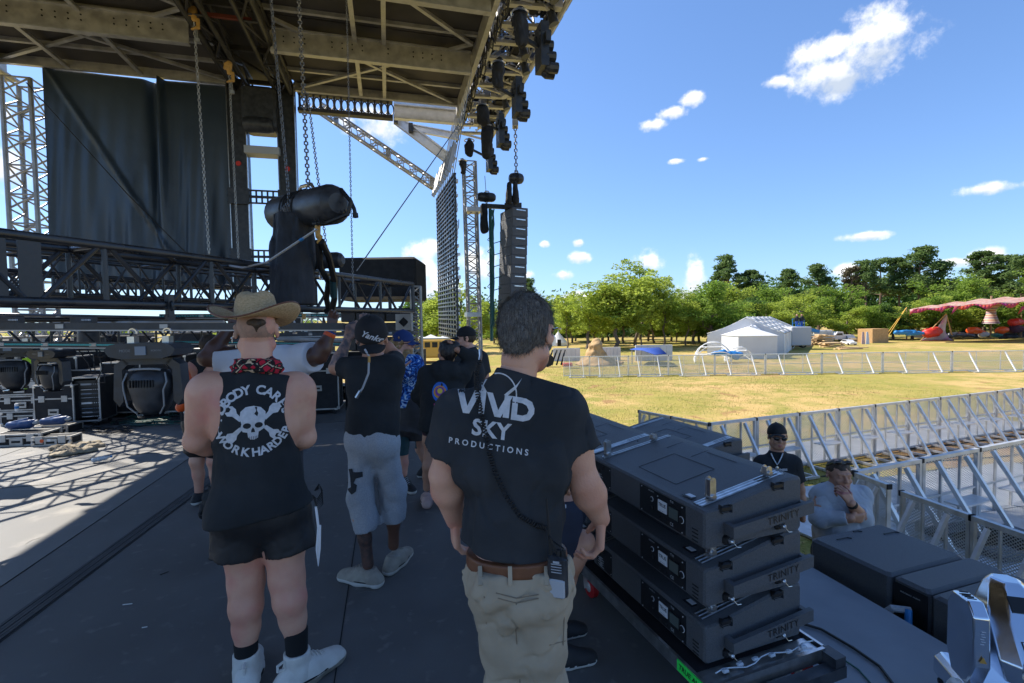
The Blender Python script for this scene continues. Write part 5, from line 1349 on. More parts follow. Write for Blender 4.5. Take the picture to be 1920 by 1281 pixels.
# geodesic frame with blue cloth
o=thing('geodesic_frame','pale arched tube frames with blue cloth beside the small tent','sculpture',gp(1360,676));q=MB()
for cx,r,dd_ in((1337,1.15,30.5),(1385,.85,30.5)):
 c=P(cx,676,dd_);c.z=GZ
 for k in range(5):
  ay=(k-2)*.5;pts=[c+V(math.cos(t)*r,math.sin(t)*r*math.sin(ay),abs(math.sin(t))*r*1.15*math.cos(ay))for t in[j*math.pi/12 for j in range(13)]];q.path(pts,.028,n=4)
 for k in range(1,4):z=r*1.15*math.sin(k*.42);rr_=r*math.cos(k*.42);q.path([c+V(math.cos(t)*rr_,math.sin(t)*rr_*.5,z)for t in[j*math.pi/8 for j in range(16)]],.022,n=4,closed=True)
q.build('tube_frame','white_plastic',o);q=SD(.1);q.cone(P(1335,664,30),P(1358,662,30),.12,.18);q.cone(P(1358,662,30),P(1380,668,30),.14,.22);q.cone(P(1372,660,30),P(1388,664,30),.12,.16);q.wrinkle(.14,3);npobj('cloth',q.mesh(.05),'blue_paint',o)
# vehicles and plant near the tents
def wheels(o,pts,r,ax):
 for p in pts:
  w1=MB();w1.lathe(p-ax*.10,[(r*.6,0),(r,.03),(r,.17),(r*.6,.20)],14,(UP,UP.cross(ax),ax));t=w1.build('wheel','rubber',o);w2=MB();w2.lathe(p-ax*.11,[(r*.3,-.01),(r*.6,0),(r*.6,.22),(r*.3,.23)],10,(UP,UP.cross(ax),ax));w2.build('rim','alu',t)
o,c,w_,h,ax=boxthing('cargo_trailer','boxy white cargo trailer parked beside the boom lift','trailer',1513,1552,641,619,2,None)
q=MB();q.bbox(c+UP*(h*.56),(w_,2.2,h*.86),.08);q.build('box_body','trailer_white',o);wheels(o,[c+V(-.3,-1.15,.32)],.3,V(0,1,0));q=MB();q.box(c+V(w_*.3,-1.12,h*.5),(.5,.03,h*.6));q.build('door','panel_grey',o)
def car(label,x0,x1,yb,yt,mat_,yaw,kind='car'):
 o,c,w_,h,_=boxthing('parked_car',label,kind,x0,x1,yb,yt,2,None);L_=4.4;W=1.75;Hh=min(1.6,h);ax=V(math.cos(yaw),math.sin(yaw),0);sd_=V(-math.sin(yaw),math.cos(yaw),0)
 prof=[(-2.2,.3),(-2.2,.8),(-1.5,.92),(-.9,1.0),(-.5,1.42),(1.2,1.45),(1.8,.98),(2.15,.92),(2.2,.3)]if kind!='pickup truck' else[(-2.4,.35),(-2.4,.85),(-1.5,.98),(-.9,1.05),(-.5,1.6),(.5,1.6),(.6,1.05),(2.4,1.05),(2.4,.35)]
 q=MB();q.prism([c+ax*x*(Hh/1.6)-sd_*(W/2)*(Hh/1.6)+UP*z*(Hh/1.6)for x,z in prof],sd_*W*(Hh/1.6));q.build('car_body',mat_,o)
 k=Hh/1.6;q=MB()
 for s_ in(-1,1):q=MB();q.prism([c+ax*x*k+sd_*(s_*(W/2+.008))*k+UP*z*k for x,z in((-.75,1.04),(-.45,1.34),(.35 if kind=='pickup truck' else 1.1,1.36),(.4 if kind=='pickup truck' else 1.5,1.02))],sd_*(s_*.01));q.build('side_window','window_dark',o)
 q=MB();q.box(c+ax*2.21*k+UP*.7*k,(.03,W*.7*k,.1),(ax,sd_,UP));q.build('tail_light','red_paint',o);wheels(o,[c+ax*(x*k)+sd_*(s_*W/2*k)+UP*.32*k for x in(-1.4,1.4)for s_ in(-1,1)],.32*k,sd_)
 q=MB();q.box(c-ax*2.21*k+UP*.68*k,(.03,W*.7*k,.12),(ax,sd_,UP));q.build('headlight','alu_bright',o)
 return o
car('white pickup truck parked behind the lumber piles',1556,1580,640,622,'car_white',.1,'pickup truck')
car('silver car parked behind the darker one, right of the lumber piles',1583,1603,640,628,'car_silver',1.3)
car('white and dark car facing the field, right of the lumber piles',1582,1600,647,636,'car_white',1.5)
o=thing('boom_lift','grey and blue boom lift with a platform raised over the tents','boom lift',gp(1495,645));q=MB();d=42
q.bbox(P(1493,630,d),(1.7,1.6,1.6),.05);q.build('chassis','panel_grey',o);q=MB();q.bar(P(1493,612,d),P(1535,622,d),.28,.28);q.build('boom','blue_paint',o)
q=MB()
for x in(1486,1492,1499,1508):q.tube(P(x,612,d),P(x,598,d),.03,n=5)
q.bar(P(1486,598,d),P(1509,599,d),.05,.05);q.bar(P(1486,606,d),P(1509,606,d),.05,.05);q.build('basket','blue_paint',o);wheels(o,[P(1482,645,d),P(1505,645,d)],.35,V(0,1,0))
for k,x in enumerate((1494,1503)):
 b0=P(x,611,d);q=SD(.03);z=.95
 q.cone(b0+UP*.02,b0+UP*.42,.09,.11,k=.05);q.cone(b0+UP*.42,b0+UP*.72,.14,.13,k=.05);q.ball(b0+UP*.92,.085,k=.02);q.cone(b0+V(-.14,0,.7),b0+V(-.2,-.05,.45),.05,.04);q.cone(b0+V(.14,0,.7),b0+V(.2,-.1,.5),.05,.04)
 MATS.setdefault('x',None);zz=b0.z
 o=npobj('person',q.mesh(.03),['tee_black','skin_tan','blue_fab'],None,lambda C:np.where(C[:,2]>zz+.84,1,np.where(C[:,2]<zz+.4,2,0)));tag(o,('tiny worker in black on the left of the boom lift platform','tiny worker in black on the right of the boom lift platform')[k],'person','workers on the boom lift')
del MATS['x']
rr=random.Random(8)
for k,(x,y,lb)in enumerate(((1465,649,'leftmost pile of sawn boards near the tent corner'),(1500,650,'pile of boards on the grass before the blue lift'),(1540,647,'tallest stack of lumber, in front of the white trailer'),(1560,651,'flat pile of boards right of the tall lumber stack'),(1595,655,'thin boards lying before the dark car'))):
 c=gp(x,y);mb=MB();hh=(5,4,12,5,2)[k]
 for j in range(hh*3):
  ly=j//3;ang=rr.uniform(-.3,.3)+(1.2 if ly%3==2 else 0);p=c+V(rr.uniform(-.3,.3),rr.uniform(-.4,.4),.05+ly*.085)
  mb.box(p,(1.5+rr.random()*.8,.25,.07),(V(math.cos(ang),math.sin(ang),0),V(-math.sin(ang),math.cos(ang),0),UP))
 tag(mb.build('lumber_pile','lumber'),lb,'lumber','piles of lumber by the tents')
for k,(x,y)in enumerate(((1448,648),(1458,645),(1474,644),(1482,643))):
 c=gp(x,y);mb=MB();mb.bbox(c+UP*.5,(1.0,.7,1.0),.03);mb.bbox(c+V(.1,-.1,1.15),(.6,.5,.3),.05);tag(mb.build('storage_bin',('blue_fab','plum','blue_paint','rust_red')[k]),('blue covered bin beside the marquee end','plum coloured bin between two blue ones by the marquee','bright blue bin behind the lumber','rust red bin nearest the boom lift')[k],'bin','bins beside the marquee')
 # wooden box
o=thing('wooden_box','large plain plywood box with two coloured boards leaning on it','crate',gp(1645,644));c=gp(1642,643);q=MB();q.box(c+V(.15,.6,.72),(2.1,1.6,1.44),(V(.97,.25,0),V(-.25,.97,0),UP));q.build('box','wood_box',o)
for k,(x,m_)in enumerate(((1619,'shoe_pink'),(1627,'panel_white'))):
 q=MB();b0=gp(x,645.5);q.prism([b0+V(-.18,0,0),b0+V(.18,0,0),b0+V(.30,.35,1.2),b0+V(.12,.35,1.2)],V(0,.04,0));q.build('leaning_board',m_,o)
 # canopy poles, knitted canopy, triangle cloth
pm('canopy_knit',(.62,.50,.42),(.50,.16,.12),sc_=3,rough=.9,c3=(.60,.42,.34),sc3=1.5,trans=.3)
pm('canopy_edge',(.60,.10,.04),(.42,.04,.25),sc_=2.2,rough=.9,trans=.3)
def striped():
 m=pm('knit_stripe',(.5,.3,.2));t=m.node_tree;b=t.nodes['Principled BSDF'];tcn=t.nodes.new('ShaderNodeTexCoord');sp=t.nodes.new('ShaderNodeSeparateXYZ');t.links.new(tcn.outputs['Object'],sp.inputs[0])
 k=t.nodes.new('ShaderNodeMath');k.operation='MULTIPLY';k.inputs[1].default_value=1.9;t.links.new(sp.outputs[2],k.inputs[0]);f=t.nodes.new('ShaderNodeMath');f.operation='FRACT';t.links.new(k.outputs[0],f.inputs[0])
 r=t.nodes.new('ShaderNodeValToRGB');t.links.new(f.outputs[0],r.inputs[0]);e=r.color_ramp.elements;e[0].color=(.50,.22,.12,1);e[1].color=(.45,.06,.05,1)
 for p,c in((.25,(.62,.55,.45,1)),(.45,(.10,.08,.22,1)),(.6,(.55,.30,.28,1)),(.8,(.60,.50,.40,1))):q=e.new(p);q.color=c
 t.links.new(r.outputs[0],b.inputs['Base Color'])
striped()
def pole(label,x,yb,yt,r=.07,lean=0):
 b0=gp(x,yb);t=P(x+lean,yt,(b0-CAM).dot(_f));q=MB();q.path([b0,b0.lerp(t,.5)+V(.02,0,0),t],[r,r*.9,r*.7],n=8);o=q.build('canopy_pole','pole_wood');tag(o,label,'pole','wooden canopy poles');return t
p1=pole('leftmost wooden canopy pole, held by a yellow strap',1700,637,576);pole('wooden canopy pole behind the tip of the pink triangle',1763,634,560);pole('tall wooden canopy pole just right of the pink triangle tip',1784,636,562,.08,-3);pole('wooden canopy pole near the right edge of the picture',1915,634,574)
mb=MB();mb.bar(p1,gp(1664,640)+UP*.9,.05,.02);mb.bar(p1,gp(1664,641)+UP*.5,.05,.02);tag(mb.build('strap','yellow_bus'),'yellow ratchet strap from the leftmost pole to the wooden box','strap')
o=thing('canopy','wide red and cream crocheted canopy sagging over the far stage','canopy',gp(1858,636));q=MB();nu,nv=44,8;d0=50;vs=[]
for j in range(nv+1):
 for i in range(nu+1):
  t=i/nu;x=1706+t*300;y=584-22*math.sin(min(1,t*.92+.02)*math.pi*.62)**.8+(j/nv-.5)*10*min(1,.15+t*1.6)+1.6*math.sin(i*.9+j)
  vs.append(P(x,y,d0+(j/nv-.5)*-9*min(1,.15+t*1.6)))
q.add(vs,[(j*(nu+1)+i,j*(nu+1)+i+1,(j+1)*(nu+1)+i+1,(j+1)*(nu+1)+i)for j in range(nv)for i in range(nu)]);oo=q.build('knitted_roof','canopy_knit',o);sm=oo.modifiers.new('s','SOLIDIFY');sm.thickness=.05
q=MB()
for i in range(30):
 a_,b_=vs[nv*(nu+1)+i],vs[nv*(nu+1)+i+1];q.add([a_,b_,b_-UP*(.25+.15*math.sin(i)),a_-UP*(.25+.15*math.sin(i-1))],[(0,1,2,3)])
for x,y,x2,y2 in((1712,580,1704,592),(1770,575,1762,588),(1790,575,1783,590),(1915,575,1908,590)):c1,c2=P(x,y,46),P(x2,y2,46);q.add([c1,c1+V(.6,0,.1),c2],[(0,1,2)])
oo=q.build('hanging_edge','canopy_edge',o);sm=oo.modifiers.new('s','SOLIDIFY');sm.thickness=.03
o=thing('knitted_column','striped knitted column flaring like a skirt under the canopy','decoration',gp(1857,636));q=MB();bz=gp(1857,636);zf=lambda y:P(1857,y,(bz-CAM).dot(_f)).z-GZ
q.lathe(bz,[(.75,zf(607)),(.60,zf(600)),(.42,zf(590)),(.40,zf(582)),(.6,zf(576)),(1.1,zf(571))],16);q.build('skirt','knit_stripe',o);q=MB();q.tube(bz,bz+UP*zf(555),.10,n=8);q.build('mast','pole_wood',o)
pm('tri_cloth',(.62,.56,.62),(.50,.42,.55),sc_=1.6,rough=.9,c3=(.55,.15,.50),sc3=.9,trans=.3)
o=thing('triangle_banner','white and magenta triangular cloth stretched between slanted wooden poles','banner',gp(1755,639));q=MB();tip=P(1774,592,50);a_,b_=gp(1726,639.5),gp(1786,639.5);vs=[];n_=10
for j in range(n_+1):
 t=j/n_;L1=tip.lerp(a_,t);R1=tip.lerp(b_,t);md=(L1+R1)/2;s_=1-.55*math.sin(t*math.pi)
 for i in range(n_+1):u=i/n_;vs.append((md+(L1.lerp(R1,u)-md)*s_)+V(0,.1*math.sin(u*6),.06))
q.add(vs,[(j*(n_+1)+i,j*(n_+1)+i+1,(j+1)*(n_+1)+i+1,(j+1)*(n_+1)+i)for j in range(n_)for i in range(n_)]);oo=q.build('cloth','tri_cloth',o);sm=oo.modifiers.new('s','SOLIDIFY');sm.thickness=.03
q=MB();q.bar(vs[-1],vs[-(n_+1)],.06,.10);q.build('hem','canopy_edge',o)
q=MB();q.tube(tip+UP*.2,b_+V(.1,0,0),.06,n=6);q.tube(tip+UP*.2,a_+V(-.4,-.4,0),.05,n=6);q.build('pole','wood_box',o)
# far stage under the canopy
o=thing('far_stage','low dark stage frame with black drapes under the canopy','stage',gp(1850,634));q=MB();d=58
for x in(1742,1746,1760,1832,1840,1930):q.tube(P(x,632,d),P(x,590,d),.07,n=6)
q.bar(P(1742,590,d),P(1862,584,d),.2,.3);q.bar(P(1832,588,d+2),P(1940,583,d+2),.2,.3);q.build('truss_frame','alu',o)
q=MB();q.box(P(1900,607,d+3),(3.0,.1,3.0));q.box(P(1795,620,d+3),(6.0,.1,1.6));q.box(P(1778,610,d+4),(.4,.4,2.6));q.box(P(1830,606,d+3),(.7,.4,3));q.build('drape','black_matte',o)
q=MB();q.box(P(1835,630,d),(13,3,.5));q.build('deck','black_matte',o)
for k,(x,y,m_,w_,h_,lb)in enumerate(((1747,625,'red_paint',.8,1.0,'red round cabinet left of the pink triangle'),(1754,622,'red_paint',.7,.9,'second red cabinet partly behind the pink triangle'),(1697,624,'blue_paint',1.9,.5,'blue kayak like object stacked near the leftmost pole'),(1716,626,'blue_paint',1.7,.45,'blue object lying right of the leftmost pole'),(1826,620,'orange_plastic',.8,.7,'orange block under the knitted column, left of its mast'),(1838,623,'orange_plastic',.9,.3,'low orange bench under the knitted column'),(1880,620,'orange_plastic',.5,.8,'orange cone shaped piece right of the knitted column'),(1906,605,'red_paint',.8,.8,'red and purple figure shaped prop before the black drape'),(1906,618,'plum',.7,.9,'purple striped lower block of the figure prop'),(1846,628,'panel_grey',.5,.6,'grey bin left of the canopy mast'),(1870,629,'cable_teal',.7,.5,'teal bin right of the canopy mast'),(1793,629,'car_dark',1.4,.6,'dark utility cart right of the pink triangle'),(1815,630,'car_dark',1.0,.5,'dark box left of the orange block'),(1890,632,'rubber',1.6,.4,'heap of dark gear on the grass at the right'))):
 c=P(x,y,51);b0=V(c.x,c.y,c.z);q=SD(.15);q.cone(b0-V(w_/2,0,-.0),b0+V(w_/2,0,.05),h_*.5,h_*.42);q.cone(b0+V(-w_*.2,-.2,h_*.2),b0+V(w_*.3,.1,h_*.3),h_*.3,h_*.22);q.wrinkle(.12,2.5);tag(npobj('stage_prop',q.mesh(.07),m_,None),lb,'prop','props under the canopy')
 # small things left of the field: bus, white markers
o=thing('school_bus','yellow bus with dark windows far behind the man with the black cap','bus',gp(815,672));c=P(812,652,34);q=MB();q.bbox(c,(5.2,2.2,1.3),.1);q.build('bus_body','yellow_bus',o);q=MB()
for i in range(9):q.box(c+V(-2.2+i*.5,-1.11,.25),(.36,.03,.36))
q.build('window','window_dark',o);wheels(o,[c+V(-1.6,-1.0,-.7),c+V(1.6,-1.0,-.7)],.4,V(0,1,0));q=MB();q.box(c+V(0,0,.68),(5,2,.08));q.build('roof','panel_white',o)
for k,x in enumerate((788,808,830)):
 c=P(x,646-k%2*3,40);mb=MB();w_=1.4;mb.add([c+V(-w_,-w_,0),c+V(w_,-w_,0),c+V(w_,w_,0),c+V(-w_,w_,0),c+V(0,0,.7),c+V(-w_,-w_,-2),c+V(w_,-w_,-2),c+V(w_,w_,-2),c+V(-w_,w_,-2)],[(0,1,4),(1,2,4),(2,3,4),(3,0,4),(5,6,1,0),(6,7,2,1),(7,8,3,2),(8,5,0,3)]);tag(mb.build('canopy_tent','tent_white',smooth=0),('left white canopy top behind the yellow bus','middle white canopy top behind the yellow bus','right white canopy top behind the yellow bus')[k],'tent','white canopies behind the bus')
o=thing('folded_cart','dark wheeled frame with a red cushion at the left end of the distant fence','cart',gp(1035,690));q=MB();c=gp(1036,688)
for k in range(5):q.bar(c+V(-.6+k*.28,0,.1),c+V(-.2+k*.25,.3,1.0),.07,.07)
q.lathe(c+V(-.3,-.1,.4),[(.38,0),(.4,.1),(.38,.2)],12,(V(1,0,0),UP,V(0,1,0)));q.build('frame','rubber',o);q=MB();q.bbox(c+V(.9,0,.12),(.6,.4,.22),.05);q.build('cushion','red_paint',o)
mb=MB();c=gp(1035,690);mb.lathe(c+V(0,.3,1.2),[(.08,0),(.28,.1),(.27,.6),(.1,.8)],12);tag(mb.build('water_cooler','white_plastic'),'small white upright canister above the dark cart at the fence','canister')
# -- main black truss held by the crew
TB1,TB0=P(775,585,8.2),P(0,560,3.28);TB0.z=TB1.z=1.84
td=(TB1-TB0).normalized();tn=UP.cross(td).normalized()
TS=.46;T0=TB0-td*1.6
def TP(s_,z=0,off=0):return TB0+td*s_+UP*z+tn*off
TL=(TB1-TB0).length
def lift_truss(name,label,s0,s1,off,z0,size,bay,rt=.026,rd=.013,plates=(),mat_='truss_black',grp=None,flip=False,solo=False):
 o=thing(name,label,'truss',TP((s0+s1)/2,z0-1.84,off),grp);q=MB();x,y=tn,UP;cs={}
 for i in(0,1):
  for j in(0,1):cs[i,j]=(off+i*size,z0-1.84+j*size);q.tube(TP(s0,cs[i,j][1],cs[i,j][0]),TP(s1,cs[i,j][1],cs[i,j][0]),rt,n=12)
 q.build('chord',mat_,o);n=max(1,round((s1-s0)/bay));st=(s1-s0)/n;q=MB();q2=MB()
 for i in range(n):
  a=s0+i*st;m=a+st/2;b=a+st
  for fc in((0,0,0,1),(1,0,1,1),(0,0,1,0),(0,1,1,1)):
   A,B=cs[fc[0],fc[1]],cs[fc[2],fc[3]];f=lambda s_,c:TP(s_,c[1],c[0])
   if fc[0]!=fc[2]and(i%2):continue
   if flip:q.tube(f(a+.03,B),f(m-.03,A),rd,n=8);q.tube(f(m+.03,A),f(b-.03,B),rd,n=8)
   else:q.tube(f(a+.03,A),f(m-.03,B),rd,n=8);q.tube(f(m+.03,B),f(b-.03,A),rd,n=8)
   q2.tube(f(a,A),f(a,B),rd*1.05,n=8)
   if solo:q2.build('upright',mat_,o);q2=MB()
 for fc in((0,0,0,1),(1,0,1,1),(0,0,1,0),(0,1,1,1)):
  for e in(s0,s1):A,B=cs[fc[0],fc[1]],cs[fc[2],fc[3]];q2.tube(TP(e,A[1],A[0]),TP(e,B[1],B[0]),rt*.9,n=8)
 q.build('diagonal',mat_,o);q2.build('end_frame' if solo else 'lattice',mat_,o)
 if plates:
  for p in plates:
   for i in(0,1):q=MB();q.box(TP(p,z0-1.84+size/2,off+i*size),(.012,.13,size+.02),(tn,td,UP));q.build('gusset_plate','black_paint',o)
 return o
big=lift_truss('truss','long glossy black box truss at head height, being guided by the crew',-1.2,TL,0,1.84,TS,.92,.034,.019,plates=(-.02,.17),flip=True,solo=True)
q=MB();s_=1.12
c=TP(s_,-.01,-.03);q.box(c,(.05,.05,.20),(tn,td,UP));q.path([c+td*.0+tn*(.04*math.cos(t))+UP*(.045*math.sin(t))for t in[k*math.pi/5 for k in range(10)]],.014,n=5,closed=True);q.box(c-UP*.11,(.04,.07,.05),(tn,td,UP));q.tube(c-UP*.02-td*.05,c-UP*.02+td*.05,.012)
tag(q.build('pipe_clamp','black_paint'),'black pipe clamp hanging on the near bottom chord of the big truss','clamp')
G2='further black trusses behind the big one'
lift_truss('truss','second black box truss right behind the big one, a little higher',-4.2,TL-.6,1.5,1.98,.40,.62,.022,.011,grp=G2)
lift_truss('truss','third black truss farther back with silver clamps, partly hidden',-6,TL-.3,3.2,1.96,.38,.62,.026,.013,grp=G2)
lift_truss('truss','fourth black truss, whose lattice shadow falls on the sunlit floor',-5,TL-1.5,4.4,2.05,.38,.62,.026,.013,grp=G2)
for k,s_ in enumerate((.2,1.1,2.4)):
 c=TP(s_,.0,3.4);o=thing('wash_light',('left','middle','right')[k]+' black wash light hung on the third truss','stage light',c,'wash lights on the third truss');q=MB();q.bbox(c-UP*.12,(.32,.30,.14),.03);q.build('base','black_paint',o);q=MB();q.lathe(c-UP*.46,[(.12,0),(.16,.04),(.15,.20),(.08,.26)],14);q.build('head','black_paint',o)
lift_truss('truss','low black truss under the big one carrying the moving lights',-3.0,TL-2.0,.75,1.46,.26,.5,.020,.010,grp=G2)
lift_truss('truss','farthest low silver grey truss seen in front of the trees',-3.0,TL+1.5,4.6,1.52,.28,.4,.018,.010,mat_='alu',grp=G2)
# cable loops on the big truss
q=MB()
for k in range(5):
 c=TP(2.55+.04*k,.16+.02*k,.16);r=.17+.012*k;q.path([c+td*(r*1.0*math.cos(t))+UP*(r*.95*math.sin(t))+tn*(.03*math.sin(3*t+k))for t in[j*math.pi/12 for j in range(24)]],.009,n=5,closed=True)
q.path([TP(2.7+.1*t,-.02+.02*math.sin(t),.2)for t in range(14)],.012,n=5)
tag(q.build('cable_coil','cable_black'),'coil of thin black cable hung inside the big truss','cable coil')
# big electric hoist with its chain bag
a_,b_=P(520,404,5.9),P(634,381,4.85);hc=(a_+b_)/2;hax=(b_-a_).normalized()
hb=hoist('chain_hoist','big black electric chain hoist over the middle of the truss',hc,(b_-a_).length,.20,hax,scale=1.6)
hb['group']='';del hb['group']
mb=MB();pts=[P(612,352,5.0),P(640,356,4.9),P(658,378,4.8),P(652,402,4.8),P(612,418,4.9),P(588,420,5.0)];mb.path(pts,.022,n=7);mb.path([P(655,372,4.85),P(664,392,4.85),P(666,402,4.85)],.02,n=7);mb.tube(P(666,400,4.85),P(667,408,4.85),.028);mb.build('power_cable','cable_black',hb)
mb=MB()
for k in range(9):p=P(590+k*7,416-k*2.2,4.88);mb.path([p+UP*.03,p+UP*-.03+VX*.02,p-UP*.03-VX*.02],.008,n=4)
mb.build('cable_clip','rubber',hb)
q=SD(.03);cb=P(549,480,5.25)
q.cone(P(548,400,5.25),P(547,470,5.25),.19,.21,k=.05,fl=(UX,.7));q.cone(P(547,470,5.25),P(548,562,5.2),.21,.215,k=.05,fl=(UX,.7))
q.cut(P(548,401,5.25),UP,.01);q.cut(P(548,572,5.2),-UP,.02);q.wrinkle(.055,12,(1,1,.13))
o=thing('chain_bag','large gathered black cloth chain bag hanging from the big hoist','chain bag',cb);npobj('bag',q.mesh(.011),'black_bag' if 'black_bag' in MATS else 'navy',o)
mb=MB();rr=random.Random(3)
for k in range(12):
 x=529+k*3.2;y0=396-18*math.sin((k+1)/13*3.14);chain_mesh(mb,P(x,y0,5.2),P(x+rr.uniform(-3,3),402,5.15),.036,.016,.006)
mb.build('piled_chain','chain_steel',o)
def chain(label,p0,p1,pitch,w_,r,mat_,hooky=None,cat='chain',extra=None):
 pitch*=.8;w_*=.78;r*=.78
 o=thing('chain',label,cat,p0,'hoist chains');q=MB();chain_mesh(q,p0,p1,pitch,w_,r);q.build('links',mat_,o)
 if hooky:
  q=SD(.01);c=p0+UP*.02;q.cone(c+UP*.16,c+UP*.02,.05,.035,fl=(UX,.6));q.cone(c+UP*.02+VX*.05,c-UP*.09+VX*.05,.026,.024);q.cone(c-UP*.09+VX*.05,c-UP*.12-VX*.03,.024,.018);q.cone(c+UP*.08-VX*.06,c+UP*.16-VX*.05,.02,.02);npobj('hook_block',q.mesh(.012),hooky,o)
  q=MB();q.path([c-UP*.1+VX*.01,c-UP*.25+VX*.02],.008,n=5);q.path([c-UP*.1+VX*.03,c-UP*.25+VX*.04],.008,n=5);q.box(c-UP*.27+VX*.03,(.06,.03,.05),(VX,UX,UP));q.build('latch','chain_light',o)
 return o
chain('long pale chain with a yellow hook block, leftmost, hanging to the truss',P(364,42,7.0),P(392,476,7.2),.058,.022,.009,'chain_light','hook_yellow')
chain('pale chain with a yellow hook block in front of the curtain edge',P(430,142,7.6),P(447,484,7.7),.055,.020,.008,'chain_light','hook_yellow')
chain('dark chain running down to the chain bag top',P(506,-25,5.2),P(543,388,5.2),.05,.020,.0085,'chain_steel')
chain('heaviest dark chain of all, ending behind the big hoist',P(559,-25,5.6),P(579,372,5.2),.055,.025,.011,'chain_steel')
chain('thin dark chain ending at the handle of the big hoist',P(577,175,5.4),P(599,358,5.0),.042,.016,.0065,'chain_steel')
chain('short dark chain between the big hoist and the smaller one',P(606,415,5.4),P(613,474,5.6),.042,.016,.0065,'chain_steel')
chain('thin black chain hanging alone right of the big hoist',P(649,-25,6.2),P(662,545,6.2),.036,.012,.0055,'chain_steel')
hoist('chain_hoist','smaller black hoist lying behind the straps at the truss',P(600,489,6.0),.62,.10,(P(650,487,6.0)-P(560,490,6.1)),group='electric chain hoists')
mb=MB();mb.tube(P(864,228,9.8),P(668,508,6.3),.009,n=5);tag(mb.build('steel_wire','chain_steel'),'thin steel wire running diagonally from the roof corner to the truss','wire')
mb=MB();mb.path([P(597,452,5.1),P(600,500,5.3),P(616,530,5.7),P(612,560,5.9),P(618,588,6.0)],.034,n=8);mb.path([P(602,452,5.0),P(616,480,5.3),P(627,525,5.6),P(627,560,5.8),P(621,590,5.9)],.036,n=8)
mb.path([P(621,590,6.0)+td*(.02*k)+UP*(.05*math.sin(k*1.3))+tn*(.05*math.cos(k*1.3))for k in range(-4,6)],.03,n=7)
o=thing('lifting_sling','thick black round slings wrapped round the truss below the hoist','sling',P(600,455,5.1));mb.build('strap_loop','cable_black',o)
mb=MB();mb.path([P(624.5,527,5.6),P(626,556,5.75)],.042,n=8);mb.build('sleeve','brace_teal',o)
q=SD(.01);c=P(596,440,5.0);q.cone(c+UP*.08,c-UP*.02,.03,.026);q.cone(c-UP*.02+VX*.03,c-UP*.08,.018,.016);npobj('shackle',q.mesh(.008),'hook_yellow',o)
mb=MB();mb.bar(P(594,430,4.85),P(500,492,4.9),.03,.012);mb.path([P(500,492,4.9),P(455,502,5.2),P(430,498,5.4)],.012,n=5);o=mb.build('ratchet_strap','panel_grey');tag(o,'grey ratchet strap slanting from the hoist down to the truss','strap')
mb=MB();mb.bar(P(568,447.5,4.845),P(562,451.5,4.85),.034,.018);mb.build('blue_label','blue_paint',o)
# -- led battens and pipes
def batten(label,a,b,r,strip=None):
 o=thing('light_batten',label,'light batten',a,'long dark battens under the truss');q=MB();q.bar(a,b,r*1.4,r*2);q.build('housing','black_paint',o)
 q=MB();q.bar(a-UP*(r+.004),b-UP*(r+.004),r*1.5,.008);q.build('edge_strip','alu',o)
 if strip:
  q=MB();n=70;y=(a-CAM).normalized()*-1
  for i in range(n):p=a.lerp(b,(i+.5)/n)+Vector((0,-1,0))*(r*.8);q.box(p,(.02,.006,.012))
  q.build('led',strip,o)
 q=MB()
 for t in(.22,.5,.81):q.box(a.lerp(b,t)+Vector((0,-1,0))*(r*.75),(.05,.01,r*1.2))
 q.build('bracket','alu',o)
pm('led_teal',(.05,.42,.42),rough=.3)
batten('nearest long dark batten at eye level, held up by the men',P(-40,612,3.0),P(645,612,3.15),.022)
batten('dark batten just below the nearest one at the far left',P(-60,645,3.5),P(232,647,3.6),.020,'led_teal')
batten('batten with teal diodes passing behind the straw hat',P(300,593,5.2),P(640,591,5.6),.022,'led_teal')
batten('teal lit batten low behind the white shirt',P(330,641,5.0),P(640,645,5.2),.018,'led_teal')
batten('batten seen above the white trailer',P(130,656,5.4),P(228,655,5.4),.015,'led_teal')
batten('dark batten between the truss and the black baseball cap',P(520,628,4.6),P(775,624,5.2),.018)
for k,(x0,y0,x1,y1,d,lb)in enumerate(((100,606,420,604,4.6,'upper silver pipe behind the nearest batten'),(520,636,650,638,4.2,'short silver pipe beside the raised hands'),(0,590,340,597,5.2,'dark pipe just under the big truss'))):
 mb=MB();mb.tube(P(x0,y0,d),P(x1,y1,d),.018);tag(mb.build('pipe','alu' if k<2 else 'black_paint'),lb,'pipe','loose pipes below the trusses')
for k,(x,y,lb)in enumerate(((20,600,'leftmost flat control box on the low truss, with white print'),(157,600,'second flat control box on the low truss, with white print'))):
 o=thing('control_box',lb,'control box',P(x,y,3.4),'control boxes on the low truss');q=MB();q.bbox(P(x,y,3.4),(.15,.06,.055),.006);q.build('box','black_paint',o);q=MB()
 for j in range(7):q.box(P(x-4+j*2.7,y,3.36),(.006,.003,.012 if j%2 else .008))
 q.build('print','white_print',o)
rr=random.Random(21)
